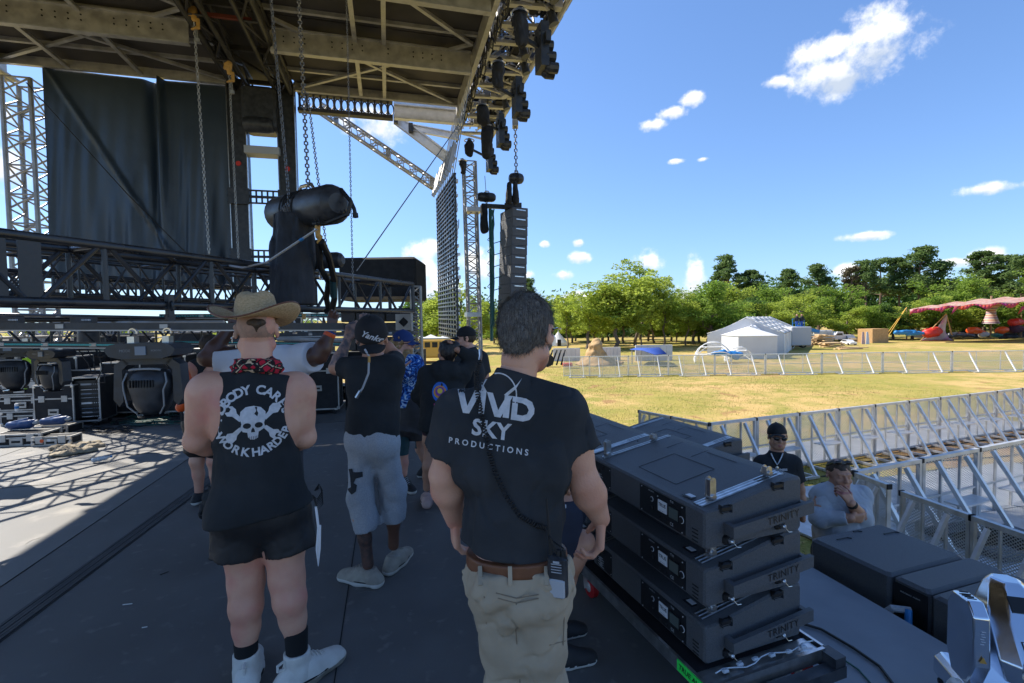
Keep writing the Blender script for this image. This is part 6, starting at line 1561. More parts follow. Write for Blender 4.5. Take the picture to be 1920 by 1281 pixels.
for k in range(9):
 x=(245,300,185,330,520,545,590,60,110)[k];d=4.4+rr.random();c=P(x,606+rr.uniform(-6,10),d);o=thing('hook_clamp',ORD[k]+' of the small silver hook clamps counted along the pipes','clamp',c,'silver hook clamps along the trusses')
 o['label']='small silver hook clamp '+('above the left side of the big moving light','above the right side of the big moving light','over the white trailer','between the big moving light and the straw hat','just right of the straw hat brim','midway between the straw hat and the raised hand','beside the raised dark hand','above the light cut by the left edge','above the smaller moving light')[k]
 q=MB();q.path([c+V(.035*math.cos(t),0,.035*math.sin(t))for t in[j*.6 for j in range(8)]],.010,n=5);q.tube(c+V(.03,0,-.01),c+V(.035,0,-.10),.008);q.build('jaw','alu',o)
 q=MB();q.lathe(c+V(.035,0,-.10),[(.02,0),(.022,.012),(.01,.02)],6);q.build('nut','steel',o)
 # -- moving head lights
def mover(label,c,s,yaw=0.0,tilt=0.0,panel=True):
 """hangs from its base; c: middle of the base, s: base width"""
 o=thing('moving_light',label,'stage light',c,'moving head lights under the truss');X=V(math.cos(yaw),math.sin(yaw),0);Y=V(-math.sin(yaw),math.cos(yaw),0);ax=(X,Y,UP);e=lambda x,y,z:c+X*(x*s)+Y*(y*s)+UP*(z*s)
 q=MB();pr=[(-.5,.02),(-.42,.09),(-.30,.11),(.30,.11),(.42,.09),(.5,.02),(.44,-.08),(.30,-.12),(-.30,-.12),(-.44,-.08)]
 q.prism([e(x,-.27,z)for x,z in pr][::-1],Y*(.54*s));q.build('base','black_paint',o)
 q=MB();q.box(e(.02,-.276,.0),(.15*s,.01,.13*s),ax);q.build('display','lcd_blue',o)
 q=MB();flat_text(q,'MODE',.055*s,e(-.20,-.278,0),X,UP);flat_text(q,'ROBOTIC',.035*s,e(.24,-.278,0),X,UP);q.build('lettering','screen_frame',o,smooth=0)
 q=MB()
 for m in(-1,1):q.prism([e(m*a,-.11,b)for a,b in((.34,-.13),(.47,-.22),(.50,-.75),(.42,-.86),(.36,-.78),(.36,-.30),(.26,-.20))][::m],Y*(.22*s))
 q.prism([e(a,-.11,b)for a,b in((-.38,-.12),(.38,-.12),(.30,-.22),(-.30,-.22))],Y*(.22*s));q.build('yoke','black_paint',o)
 g=SD(.03*s);hx=(X,(Y+UP*tilt).normalized(),(UP-Y*tilt).normalized())
 g.ell(e(0,0,-.52),(.33*s,.26*s,.28*s),hx,k=.05*s);g.ell(e(0,0,-.72),(.27*s,.25*s,.32*s),hx,k=.08*s);g.cut(e(0,0,-1.02),-UP,.02*s);g.cut(e(0,0,-.30),UP,.02*s)
 npobj('head',g.mesh(.013*s*1.4),'black_paint',o)
 q=MB()
 for m in(-1,1):q.path([e(m*.27,-.14,-.34),e(m*.31,-.18,-.48),e(m*.28,-.22,-.60),e(m*.26,-.18,-.85),e(m*.16,-.12,-.98)],.012*s,n=5)
 q.path([e(.22*math.cos(t),-.16-.03*math.sin(t),-.30+.02*math.sin(t))for t in[k*math.pi/8 for k in range(9)]],.02*s,n=5);q.build('trim','screen_frame',o)
 q=MB()
 for k in range(9):q.box(e(-.16+k*.04,-.262,-.50),(.014*s,.012,.11*s),ax)
 q.build('vent','rubber',o)
 q=MB();q.lathe(e(0,0,-1.03),[(.20*s,0),(.21*s,.03*s)],20);q.build('lens','lens_dark',o)
 q=MB()
 for m in(-1,1):q.box(e(m*.25,0,.16),(.10*s,.12*s,.10*s),ax);q.path([e(m*.25+.06*math.cos(t),0,.27+.06*math.sin(t))for t in[j*.6-.3 for j in range(7)]],.016*s,n=5)
 q.build('omega_clamp','steel',o)
 return o
mover('largest moving head light, hanging between the trailer and the straw hat man',P(283,656,3.0),.40,.1)
mover('smaller moving head light hanging over the tall black case',P(97,663,3.7),.28,-.2,.15)
mover('moving head light tilted away, cut by the left edge',P(24,652,3.9),.34,.4,.5)
mover('moving head light behind the yellow tag near the raised hands',P(560,628,5.2),.30,.2,.3)
# -- road cases and racks
def case(label,c,sz,yaw,kind='case',grp='road cases',wheels_=True,name='road_case'):
 """c: middle of the footprint on the floor"""
 o=thing(name,label,'road case' if kind!='rack' else 'rack',c,grp);X=V(math.cos(yaw),math.sin(yaw),0);Y=V(-math.sin(yaw),math.cos(yaw),0);ax=(X,Y,UP);w_,d_,h=sz;wh=.09 if wheels_ else .0;e=lambda x,y,z:c+X*x+Y*y+UP*(z+wh)
 if kind=='rack':
  q=MB();t=.018
  for m in(-1,1):q.box(e(m*(w_/2-t/2),0,h/2),(t,d_-.03,h),ax)
  for z in(t/2,h-t/2):q.box(e(0,0,z),(w_-2*t-.002,d_-.03,t),ax)
  q.box(e(0,d_/2-.03,h/2),(w_-2*t-.004,t,h-2*t-.004),ax);q.build('shell','black_matte',o)
  z=.05;k=0
  while z<h-.09:
   hh=(.045,.09,.045,.135)[k%4];q=MB();q.box(e(0,.02,z+hh/2),(w_-2*t-.01,d_-.12,hh-.006),ax);u_=q.build('rack_unit','speaker_panel',o);q=MB()
   q.box(e(-.06*w_,-d_/2+.078,z+hh/2),(w_*.35,.004,hh*.22),ax)
   for j in range(4):q.box(e(w_*(.14+.07*j),-d_/2+.078,z+hh/2),(.012,.006,.012),ax)
   q.build('label_strip',('label_white','panel_grey','lcd_blue')[k%3],u_);z+=hh;k+=1
 else:
  q=MB();q.box(e(0,0,h/2),(w_-.012,d_-.012,h-.012),ax);q.build('shell','black_matte',o)
 q=MB();t=.022
 for a in(-1,1):
  for b in(-1,1):
   q.box(e(a*(w_/2-t/2),b*(d_/2-t/2),h/2),(t,t,h),ax);q.box(e(0,a*(d_/2-t/2),h/2+b*(h/2-t/2)),(w_-2*t,t,t),ax);q.box(e(a*(w_/2-t/2),0,h/2+b*(h/2-t/2)),(t,d_-2*t,t),ax)
 if kind=='case':q.box(e(0,-d_/2+.008,h*.68),(w_-.05,.018,.022),ax)
 q.build('edge_trim','alu',o);q=MB()
 for a in(-1,1):
  for z in(.03,h-.03):q.bbox(e(a*(w_/2-.02),-d_/2+.012,z),(.05,.034,.05),.008,ax)
 q.build('ball_corner','steel',o)
 if kind=='case':
  q=MB()
  for a in(-.28,.28):q.box(e(a*w_,-d_/2-.002,h*.68),(.09,.02,.10),ax)
  q.box(e(0,-d_/2-.002,h*.38),(.16,.02,.10),ax);q.build('latch','alu',o);q=MB();q.box(e(0,-d_/2-.014,h*.38),(.10,.012,.03),ax);q.build('handle','rubber',o)
 if wheels_:
  for a in(-1,1):
   for b in(-1,1):
    q=MB();q.lathe(e(a*(w_/2-.07)-.012*1,b*(d_/2-.07),-.05),[(.038,-.015),(.04,0),(.038,.015)],10,(UP,Y,X));wq=q.build('caster','rubber',o);q=MB();q.box(e(a*(w_/2-.07),b*(d_/2-.07),-.012),(.05,.05,.024),ax);q.build('fork','steel',wq)
 return o
def fl(x,y):return G(x,y,0)
case('tall plain black case with one pale edge, left of the open racks',fl(92,806)+V(0,.35,0),(.62,.55,.72),.08,'case',wheels_=False)
case('tall open rack full of black units and white labels',fl(148,802)+V(.02,.30,0),(.40,.55,.74),.30,'rack')
case('second open rack with blue stripes, right of the tall one',fl(209,782)+V(.02,.3,0),(.42,.5,.50),.12,'rack')
case('narrow rack with a blue face between the two open racks',fl(184,778)+V(0,.5,0),(.30,.45,.62),.1,'rack')
case('open rack far behind the straw hat man, right of his head',fl(588,745)+V(0,.6,0),(.62,.6,.70),.05,'rack')
case('white edged flight case behind the man in the grey sweatpants',fl(636,757)+V(.02,.1,0),(.62,.5,.30),.05,'case')
case('narrow flight case with bright edges beside the orange cable ramp',fl(350,806)+V(0,.2,0),(.18,.4,.42),.05,'case')
for k in range(4):
 case(('bottom case of the stack at the left edge','second case up in the stack at the left edge','third case up in the stack at the left edge','top case of the stack at the left edge')[k],fl(14,806)+V(-.06-.03*k,.55,.26*k),(.72,.5,.25),.1+.03*k,'case','stacked cases at the left edge',wheels_=False)
case('low silver edged case with two blue tools on its left end',fl(38,836)+V(-.05,.15,0),(.62,.36,.17),.16,'case',wheels_=False)
case('low silver edged case under the right blue tool',fl(86,818)+V(0,.2,0),(.50,.34,.15),.14,'case',wheels_=False)
o=case('closed dark briefcase like case with orange and white stickers on the sunlit floor',fl(95,836)+V(0,.10,0),(.50,.22,.13),.14,'case',wheels_=False)
q=MB();c=fl(95,836);X=V(math.cos(.14),math.sin(.14),0);q.lathe(c+X*-.09-V(0,.02,-.075),[(.026,0),(.026,.004)],12,(X,UP,V(math.sin(.14),-math.cos(.14),0)));q.build('round_sticker','orange_plastic',o);q=MB();q.box(c-V(.0,.022,-.08),(.04,.004,.04),(X,V(0,1,0),UP));q.build('square_sticker','label_white',o)
for k,(x,y,lb)in enumerate(((18,808,'left blue power tool lying on the low cases'),(82,796,'right blue power tool lying on the low cases'))):
 c=fl(x,y+26)+V(0,.18,.24 if k==0 else .215);q=SD(.02);q.cone(c+V(-.16,0,0),c+V(.10,.02,.01),.055,.06,k=.03);q.cone(c+V(.02,0,.02),c+V(.17,.02,.05),.045,.035);q.cone(c+V(-.1,0,.05),c+V(.08,.02,.09),.018,.018,k=.02);o=thing('power_tool',lb,'tool',c,'blue power tools');npobj('tool_body',q.mesh(.009),'blue_plastic',o);q=MB();q.lathe(c+V(.17,.02,.04),[(.035,0),(.03,.05),(.015,.06)],10,(V(0,1,0),UP,V(1,0,0)));q.build('nozzle','panel_grey',o)
c=fl(22,812)+V(0,.1,.33);o=thing('drink_can','thin pale drinks can standing on the left blue tool','can',c);q=MB();q.lathe(c,[(.022,0),(.026,.01),(.026,.11),(.02,.12)],12);q.build('can','label_white',o);q=MB();q.lathe(c+UP*.04,[(.0268,0),(.0268,.04)],12,cap=False);q.build('band','blue_paint',o)
# orange cable ramp / chair
o=thing('orange_cover','bright orange curved plastic piece standing behind the big moving light','cover',fl(345,775));q=SD(.02);c=P(343,728,4.3)
for k in range(9):t=-1.15+k*.29;q.ball(c+V(.11*math.cos(t)-.07,0,.19*math.sin(t)),.040,k=.05)
q.wrinkle(.004,12);npobj('shell',q.mesh(.012),'orange_plastic',o);q=MB();q.path([P(338,752,4.3),P(342,790,4.3)],.015);q.build('leg','rubber',o)
# cloth, bottle, cables on the floor
q=SD(.03);c=fl(140,846);rr=random.Random(2)
for k in range(26):t=k/25;p=fl(98+88*t,852-14*t+rr.uniform(-9,7));q.ball(V(p.x,p.y,.012+.02*rr.random()),.045+.035*rr.random(),k=.05,fl=(UP,.4))
q.cut(V(0,0,.001),-UP);q.wrinkle(.05,13,(1,1,.5));tag(npobj('cloth',q.mesh(.009),'cloth_beige',None),'crumpled beige cloth lying on the sunlit floor','cloth')
c=fl(172,869);o=thing('plastic_bottle','crushed clear plastic bottle lying in the sun','bottle',c);ax_=V(.8,.5,.1).normalized();s1,t1=frame(ax_);q=MB();q.lathe(c+UP*.036,[(.02,0),(.034,.015),(.026,.05),(.035,.07),(.027,.10),(.033,.13),(.014,.16),(.013,.18)],10,(s1,t1,ax_));q.build('bottle','clear_plastic',o)
q=MB();q.lathe(c+UP*.036+ax_*.18,[(.015,0),(.015,.018)],10,(s1,t1,ax_));q.build('bottle_cap','blue_paint',o)
for k,(x0,x1,y,m_,lb)in enumerate(((150,255,800,'cable_black','tangle of black cables in front of the open racks'),(230,320,786,'cable_green','tangle of green cables below the big moving light'),(290,345,778,'cable_black','coiled black cable beside the orange piece'),(20,150,700,'cable_black','cables drooping from the battens at the left'))):
 mb=MB();rr=random.Random(40+k)
 for j in range(26 if k<3 else 12):
  if k<3:
   p=fl(rr.uniform(x0,x1),y+rr.uniform(-12,14));r=.06+.16*rr.random();a0=rr.random()*6;pts=[V(p.x+r*1.3*math.cos(a0+t*.7)+.03*t*rr.random(),p.y+r*.7*math.sin(a0+t*.7),.012+.02*rr.random()+.004*(j%6))for t in range(9)];mb.path(pts,.0075,n=5)
  else:
   x=rr.uniform(60,330);d=4.0+rr.random();l=rr.uniform(20,80);pts=[P(x+rr.uniform(-6,6)*i+l*.3*math.sin(i*.8),650+l*math.sin(i/5*math.pi),d)for i in range(6)];mb.path(pts,.006,n=4)
 tag(mb.build('cables',m_),lb,'cables')
 # background clutter: ladders of frames, trailer, generators seen below the trusses
o=thing('work_trailer','white work trailer with a small window, behind the stage','trailer',V(*P(205,690,9.5).to_2d(),0));c=P(202,693,11.5);q=MB();q.bbox(c+UP*-.1,(1.1,1.2,1.0),.03);q.build('trailer_body','trailer_white',o);q=MB();q.box(c+V(-.07,-.61,-.05),(.30,.02,.18));w1=q.build('window','panel_grey',o);q=MB();q.box(c+V(-.07,-.625,-.05),(.26,.01,.14));q.build('pane','trailer_white',w1)
q=MB();q.box(c+V(.05,-.2,.46),(1.3,1.5,.05));q.build('roof','panel_grey',o)
for k,(x,lb)in enumerate(((18,'leftmost black frame stand with hanging ladders of pipe'),(62,'second frame stand with pipe ladders'),(150,'thin frame stand before the white work trailer'),(400,'frame stand behind the raised arm'),(520,'frame stand right of the straw hat'),(560,'frame stand beside the far rack'),(690,'frame stand behind the black baseball cap'))):
 o=thing('pipe_stand',lb,'stand',V(*P(x,700,9.2).to_2d(),0),'pipe stands at the back of the stage');q=MB();d=9.2+k*.1;b0=V(*P(x,700,d).to_2d(),0);rr=random.Random(k)
 for m in(-.18,.18):q.tube(b0+V(m,0,0),b0+V(m,0,1.45),.02,n=6)
 for j in range(7):q.tube(b0+V(-.18,0,.15+j*.2),b0+V(.18,0,.15+j*.2),.012,n=5)
 q.build('frame','alu' if k%2 else 'black_paint',o);q=MB()
 for j in range(5):q.bbox(b0+V(rr.uniform(-.25,.25),-.1,.1+j*.26),(.22+.2*rr.random(),.2,.16),.01)
 q.build('gear_box','black_paint',o);q=MB();q.lathe(b0,[(.26,0),(.26,.02),(.03,.05)],12);q.build('base','rubber',o)
q=MB();c=P(53,682,5.0);q.box(c,(.09,.02,.13),(V(.9,.2,.3).normalized(),V(0,1,0),UP));tag(q.build('hi_vis_tag','hi_vis'),'bright yellow green cloth tag hanging left of the smaller moving light','tag')
q=MB();q.box(P(570,594,4.9),(.035,.01,.06));tag(q.build('yellow_tag','hook_yellow'),'small yellow tag hanging under the truss right of the straw hat','tag')
for k in range(9):
 x=(-10,50,120,190,250,320,420,500,600)[k];c=V(*P(x,740,9.0).to_2d(),0);o=case(('far left','second','third','fourth','middle','sixth','seventh','eighth','rightmost')[k]+' dark case of the row along the back of the stage',c,(.75,.5,.8+.12*(k%3)),.1*(k%3),'case','row of cases along the back of the stage')
rr=random.Random(61)
for k in range(12):
 x=-40+k*58+rr.uniform(-8,8);c=V(*P(x,740,9.9+.2*(k%2)).to_2d(),0);hh=1.25+.42*rr.random();w_=.62;o=thing('draped_gear',ORD[k]+' from the left of the dark draped gear towers behind the trusses','equipment',c,'draped gear towers at the back of the stage')
 q=MB();q.bbox(c+UP*hh/2,(w_,.5,hh),.05);q.build('drape','black_bag',o)
 for j in range(3):q=MB();z=hh*(.25+.25*j);q.box(c+V(rr.uniform(-.12,.12),-.262,z),(.30,.02,.10),);q.build('front_plate',('panel_grey','black_paint','screen_frame')[(j+k)%3],o)
 q=MB();q.path([c+V(-.2,-.1,hh),c+V(-.1,-.1,hh+.12),c+V(.1,-.1,hh+.12),c+V(.2,-.1,hh)],.014,n=5);q.build('handle','alu',o)
 # -- three wedge loudspeakers on a dolly
PSI=math.atan2(.35,.95);CA=V(math.cos(PSI),math.sin(PSI),0);CB=V(-math.sin(PSI),math.cos(PSI),0)
K0=G(1322,1248,.20);K0.z=0
def speaker_cab(name,label,base,a_=CA,b_=CB,sa=.545,sb=.925,z0=.2,zl=.150,zr=.236,detail=True,group=None):
 """wedge cabinet; base: near left corner; a across, b away; zl/zr: heights of the low and high side"""
 o=thing(name,label,'loudspeaker',V(base.x,base.y,z0),group);E=lambda a,b,z:V(base.x,base.y,z0)+a_*a+b_*b+UP*z;top=lambda a:zl+(zr-zl)*max(0,min(1,(a-.05)/(sa-.13)))
 bv=.010;prof=[(0,.012),(0,zl-bv),(bv,zl),(.05,top(.05)),(sa*.5,top(sa*.5)),(sa-.08,top(sa-.08)),(sa-bv,zr-.002),(sa,zr-bv),(sa,.012),(sa-bv,.0),(bv,.0)]
 q=MB();q.prism([E(x,bv,z)for x,z in prof],b_*(sb-2*bv))
 for bb,s_ in((bv,-1),(sb-bv,1)):
  q.add([E(x,bb,z)for x,z in prof]+[E(sa/2+(x-sa/2)*.975,bb+s_*bv,zl/2+(z-zl/2)*.94)for x,z in prof],[((i,(i+1)%11,11+(i+1)%11,11+i)if s_>0 else(11+i,11+(i+1)%11,(i+1)%11,i))for i in range(11)]+[tuple(range(11,22))if s_>0 else tuple(range(21,10,-1))])
 body_=q.build('cabinet','speaker_black',o,smooth=20)
 # handle bar with embossed word on the near end
 z_=zl*.42;hb=.075;q=MB()
 def hz(a):return(zl*.30)+(a/sa)*.035
 A,B=.10,sa+.01;rt_=[E(A,-.055,hz(A)),E(B,-.055,hz(B)+.01),E(B,-.055,hz(B)+.062),E(A,-.055,hz(A)+.047)]
 q.hexa([rt_[0],rt_[1],rt_[1]+b_*.022,rt_[0]+b_*.022,rt_[3],rt_[2],rt_[2]+b_*.022,rt_[3]+b_*.022])
 for x in(A+.012,B-.012):q.hexa([E(x-.012,-.034,hz(x)),E(x+.012,-.034,hz(x)),E(x+.012,.012,hz(x)),E(x-.012,.012,hz(x)),E(x-.012,-.034,hz(x)+.048),E(x+.012,-.034,hz(x)+.048),E(x+.012,.012,hz(x)+.048),E(x-.012,.012,hz(x)+.048)])
 hd=q.build('handle','speaker_black',o)
 xd=(rt_[1]-rt_[0]).normalized();yd=(UP-xd*xd.z).normalized();q=MB();flat_text(q,'TRINITY',.046,(rt_[0]+rt_[1]+rt_[2]+rt_[3])/4-b_*.0025+xd*.045,xd,yd,space=1.08);q.build('lettering','text_black',hd,smooth=0)
 # round fittings cut into the end
 for x,z in((.12,.028),(.41,.045)):
  q=MB();q.bbox(E(x,.0,z),(.055,.03,.042),.010,(a_,b_,UP));r1=q.build('pin_recess','text_black',o);q=MB();q.lathe(E(x,-.016,z),[(.004,-.02),(.010,-.014),(.012,0)],10,(a_,UP,b_));q.path([E(x,-.03,z),E(x+.02,-.034,z-.025),E(x+.045,-.03,z-.03)],.0015,n=4);q.build('pin','steel',r1)
 for x in(.11,.40):
  q=MB();q.bbox(E(x,.001,top(x)-.012),(.070,.014,.034),.010,(a_,b_,UP));q.build('notch','text_black',o)
  # rigging track and links on top
 q=MB()
 for dy in(.055,.075,.095):q.bar(E(.03,dy,top(.03)+.003),E(sa-.05,dy,top(sa-.05)+.003),.006,.006)
 for dy in(.065,.085):q.bar(E(.03,sb-dy,top(.03)+.003),E(sa-.05,sb-dy,top(sa-.05)+.003),.006,.006)
 q.bar(E(.03,.075,top(.03)+.0015),E(sa-.05,.075,top(sa-.05)+.0015),.050,.003);q.build('rigging_track','steel',o)
 def link(x,y,h_,ang=0.0):
  p=E(x,y,top(x)+.004);q=MB()
  for m in(-1,1):q.prism([p+a_*(.016*math.cos(t)+(0 if k<7 else 0))+UP*((h_-.016 if k<7 else .014)+.016*math.sin(t))+b_*(m*.011)for k,t in enumerate([j*math.pi/6 for j in range(7)]+[math.pi+j*math.pi/6 for j in range(7)])],b_*(m*.004))
  q.box(p+UP*h_*.55-a_*.012,(.004,.026,h_*.7),(a_,b_,UP));q.lathe(p+UP*.016-b_*.024,[(.012,0),(.013,.048)],12,(a_,UP,b_));q.lathe(p+UP*(h_-.016)-b_*.017,[(.006,0),(.006,.034)],10,(a_,UP,b_));q.build('rigging_link','steel',o)
 if detail=='top':
  link(.10,.075,.100);link(.42,.075,.048);link(.06,sb-.075,.095);link(.38,sb-.075,.04)
 elif detail:link(.10,.075,.052);link(.42,.075,.035)
 # hatch outlines
 q=MB();
 def line(x0,y0,x1,y1,w_=.0025):q.bar(E(x0,y0,top(x0)+.0008),E(x1,y1,top(x1)+.0008),w_,.0012)
 for x0,y0,x1,y1 in((.10,.30,.10,.60),(.10,.60,.33,.60),(.33,.60,.33,.30),(.33,.30,.10,.30),(.36,.50,.47,.50),(.36,.70,.47,.70),(.45,.28,.45,.48)):line(x0,y0,x1,y1)
 q.box(E(.07,.165,top(.07)+.001),(.05,.06,.0015),(a_,b_,UP));q.build('hatch_line','text_black',o);q=MB();q.box(E(.07,.165,top(.07)+.0025),(.026,.04,.0015),(a_,b_,UP));q.build('small_label','label_white',o)
 if not detail:return o
 # control panel on the long left side
 X_,N_=-b_,-a_;C0=lambda y,z:E(-.003,y,z);q=MB();q.box(E(-.001,.28,zl*.50),(.004,.33,zl*.80),(a_,b_,UP));pn=q.build('control_panel','speaker_panel',o);q=MB();q.box(E(-.001,.80,zl*.5),(.004,.16,zl*.75),(a_,b_,UP));q.build('power_panel','speaker_panel',o)
 q=MB();q.box(E(-.006,.265,zl*.56),(.004,.062,.052),(a_,b_,UP));lb=q.build('maker_label','label_white',o);q=MB();flat_text(q,'TRUE',.022,E(-.0085,.265,zl*.60),X_,UP,bold=.0006);flat_text(q,'audio network',.0065,E(-.0085,.265,zl*.44),X_,UP);q.build('lettering','text_black',lb,smooth=0)
 q=MB();q.box(E(-.007,.185,zl*.54),(.006,.062,.048),(a_,b_,UP));sc1=q.build('screen','lcd',o);q=MB()
 for dz,dy,sy,sz_ in((.027,0,.070,.003),(-.027,0,.070,.003),(0,.034,.003,.056),(0,-.034,.003,.056)):q.box(E(-.008,.185+dy,zl*.54+dz),(.006,sy,sz_),(a_,b_,UP))
 q.build('bezel','rubber',sc1)
 q=MB();q.lathe(E(-.004,.130,zl*.50),[(.013,0),(.013,.010),(.011,.012)],16,(b_,UP,N_));kn=q.build('knob','speaker_panel',o);q=MB();q.path([E(-.010,.130+.0145*math.cos(t),zl*.50+.0145*math.sin(t))for t in[k*math.pi/8 for k in range(16)]],.0014,n=4,closed=True);q.build('ring','label_white',kn)
 q=MB();flat_text(q,'T10',.015,E(-.006,.20,zl*.84),X_,UP);flat_text(q,'CE',.020,E(-.006,.20,zl*.20),X_,UP);flat_text(q,'PRECISION',.009,E(-.006,.35,zl*.85),X_,UP)
 for i in range(9):q.box(E(-.006,.82+.02*(i%2),zl*(.18+.04*i)),(.001,.05-.01*(i%3),.002),(a_,b_,UP))
 for y,z in((.425,.86),(.425,.14),(.13,.84),(.13,.14),(.30,.80),(.72,.8),(.72,.2)):q.lathe(E(-.005,y,zl*z),[(.003,0),(.003,.002)],8,(b_,UP,N_))
 q.path([E(-.006,.345+.011*math.cos(t),zl*.62+.011*math.sin(t))for t in[k*math.pi/6 for k in range(12)]],.0015,n=4,closed=True);q.build('print','white_print',o,smooth=0)
 for y,z,r in((.345,.62,.009),(.345,.36,.009),(.285,.22,.006),(.245,.20,.006),(.80,.75,.010),(.84,.6,.009)):
  q=MB();q.lathe(E(-.003,y,zl*z),[(r,0),(r,.006),(r*.6,.007)],12,(b_,UP,N_));q.build('socket','rubber',o)
 q=MB()
 for k in range(4):q.box(E(-.001,.055,zl*(.12+.10*k)),(.003,.035,.004),(a_,b_,UP))
 q.build('vent_slot','text_black',o)
 return o
GL='wedge loudspeakers stacked on the near dolly'
for k,(z0,lb)in enumerate(((.20,'bottom wedge loudspeaker of the near stack, resting on the dolly'),(.445,'middle wedge loudspeaker of the near stack'),(.69,'top wedge loudspeaker of the near stack, showing its whole lid'))):
 speaker_cab('loudspeaker',lb,K0-CA*(.002*k),z0=z0,zr=.243,zl=.160,detail='top' if k==2 else True,group=GL)
 # more stacks farther away along the stage edge
for k,(x,y,zz,lb)in enumerate(((1078,862,.66,'top wedge loudspeaker of the second stack, behind the grey haired man'),(1260,860,.52,'wedge loudspeaker lying behind the near stack, left of the man in the black cap'))):
 b0=G(x+20,y,zz+.15);b0.z=0
 for j in range(3 if k==0 else 2):
  z0=zz-.245*j
  if z0>.05:speaker_cab('loudspeaker',lb if j==0 else(('middle','lowest')[j-1]+' loudspeaker under '+('the second stack lid' if k==0 else 'the lid left of the man in the black cap')),b0,z0=z0,detail=False,group='wedge loudspeakers in the stacks behind')
o=thing('dolly','low dolly with aluminium rim and red wheels carrying the near loudspeakers','dolly',V(K0.x,K0.y,0));E=lambda a,b,z:V(K0.x,K0.y,0)+CA*a+CB*b+UP*z
q=MB();q.box(E(.25,.46,.165),(.62,1.06,.04),(CA,CB,UP));q.build('board','black_matte',o);q=MB()
for x in(-.068,.568):q.box(E(x,.46,.172),(.014,1.10,.058),(CA,CB,UP))
for y in(-.10,1.0):q.box(E(.25,y,.172),(.622,.014,.058),(CA,CB,UP))
q.box(E(.25,-.05,.1865),(.60,.085,.003),(CA,CB,UP));q.build('rim','steel',o)
q=MB();q.bar(E(.02,-.15,.13),E(.60,-.15,.13),.05,.05);q.box(E(.57,-.13,.16),(.06,.08,.07),(CA,CB,UP));q.build('push_bar','black_paint',o)
q=MB();q.path([E(.0+.05*k,-.06+.012*math.sin(k*1.4),.205+.004*math.cos(k))for k in range(12)],.003,n=5)
for k in range(6):q.bbox(E(.05+.085*k,-.06+.01*math.sin(k),.205),(.030,.018,.014),.004,(CA,CB,UP))
q.build('chain','clear_plastic',o)
for k,(x,y)in enumerate(((-.02,-.02),(-.02,.92),(.52,-.02),(.52,.92))):
 q=MB();q.lathe(E(x,y,.065)-CA*.02,[(.045,0),(.062,.006),(.062,.036),(.045,.042)],20,(UP,CB,CA));wq=q.build('wheel','red_wheel',o);q=MB();q.lathe(E(x,y,.065)-CA*.026,[(.02,0),(.03,.006),(.03,.05),(.02,.056)],14,(UP,CB,CA));q.bar(E(x-.03,y,.06),E(x-.03,y+.02,.145),.03,.004);q.bar(E(x+.032,y,.06),E(x+.032,y+.02,.145),.03,.004);q.box(E(x,y+.02,.1425),(.09,.09,.004),(CA,CB,UP));q.build('hub','alu',wq)
q=MB();q.box(E(-.0768,-.02,.172),(.003,.20,.048),(CA,CB,UP));tp=q.build('name_tape','tape_green',o);q=MB();flat_text(q,'TRUE AUDIO',.030,E(-.0795,-.02,.172),-CB,UP,bold=.0006,shear=.15);q.build('lettering','text_black',tp,smooth=0)
# -- subwoofers in front of the stage
ZT=.13;s0=G(1519,1008,ZT);s1=G(1676,1081,ZT);ud=(s1-s0).normalized();vd=UP.cross(ud).normalized()
if vd.dot(VX)<0:vd=-vd
subs=[(0,.52,.0,'leftmost big black subwoofer with three slots in its lid'),(.53,.19,.012,'narrow second subwoofer holding the plugged cables'),(.73,.55,.0,'third subwoofer, behind the chrome spotlight'),(1.29,.60,.0,'fourth subwoofer at the very right of the row')]
for k,(st,ln,off,lb)in enumerate(subs):
 c=s0+ud*(st+ln/2)+vd*(.335+off);c.z=(ZT+GZ)/2;o=thing('subwoofer',lb,'subwoofer',V(c.x,c.y,GZ),'subwoofers on the ground before the stage');q=MB();q.bbox(c,(.67,ln,ZT-GZ),.018,(vd,ud,UP));q.build('cabinet','speaker_black',o)
 if k==0:
  q=MB();
  for x,y,l in((-.20,-.17,.09),(.02,-.22,.04),(.18,-.12,.10)):
   p=V(c.x,c.y,ZT+.0012)+vd*x+ud*y;q.path([p,p+vd*l,p+vd*(l+.02)+ud*.02],.006,n=5)
  q.build('slot','text_black',o)
 if k==1:
  f0=V(c.x,c.y,ZT)-vd*.337;q=MB();q.box(f0-UP*.28,(.006,ln-.02,.50),(vd,ud,UP));q.build('connector_panel','text_black',o);q=MB();flat_text(q,'PRECISION  AUDIO',.012,f0-vd*.005-UP*.07,ud,UP);q.build('lettering','white_print',o,smooth=0)
  q=MB();p=f0-vd*.03-UP*.14+ud*.02;q.path([p,p-vd*.07-UP*.0-ud*.05,p-vd*.10-UP*.10-ud*.12,p-vd*.09-UP*.25-ud*.15],.020,n=8);tag(q.build('power_cable','sweat_grey'),'thick grey taped cable plugged into the narrow subwoofer','cable')
  q=MB();q.path([p+UP*.01-vd*.02,p-vd*.05-UP*.05+ud*.02,p-vd*.03-UP*.16+ud*.03],.018,n=8);tag(q.build('signal_cable','blue_paint'),'short blue plug and cable beside the thick grey one','cable')
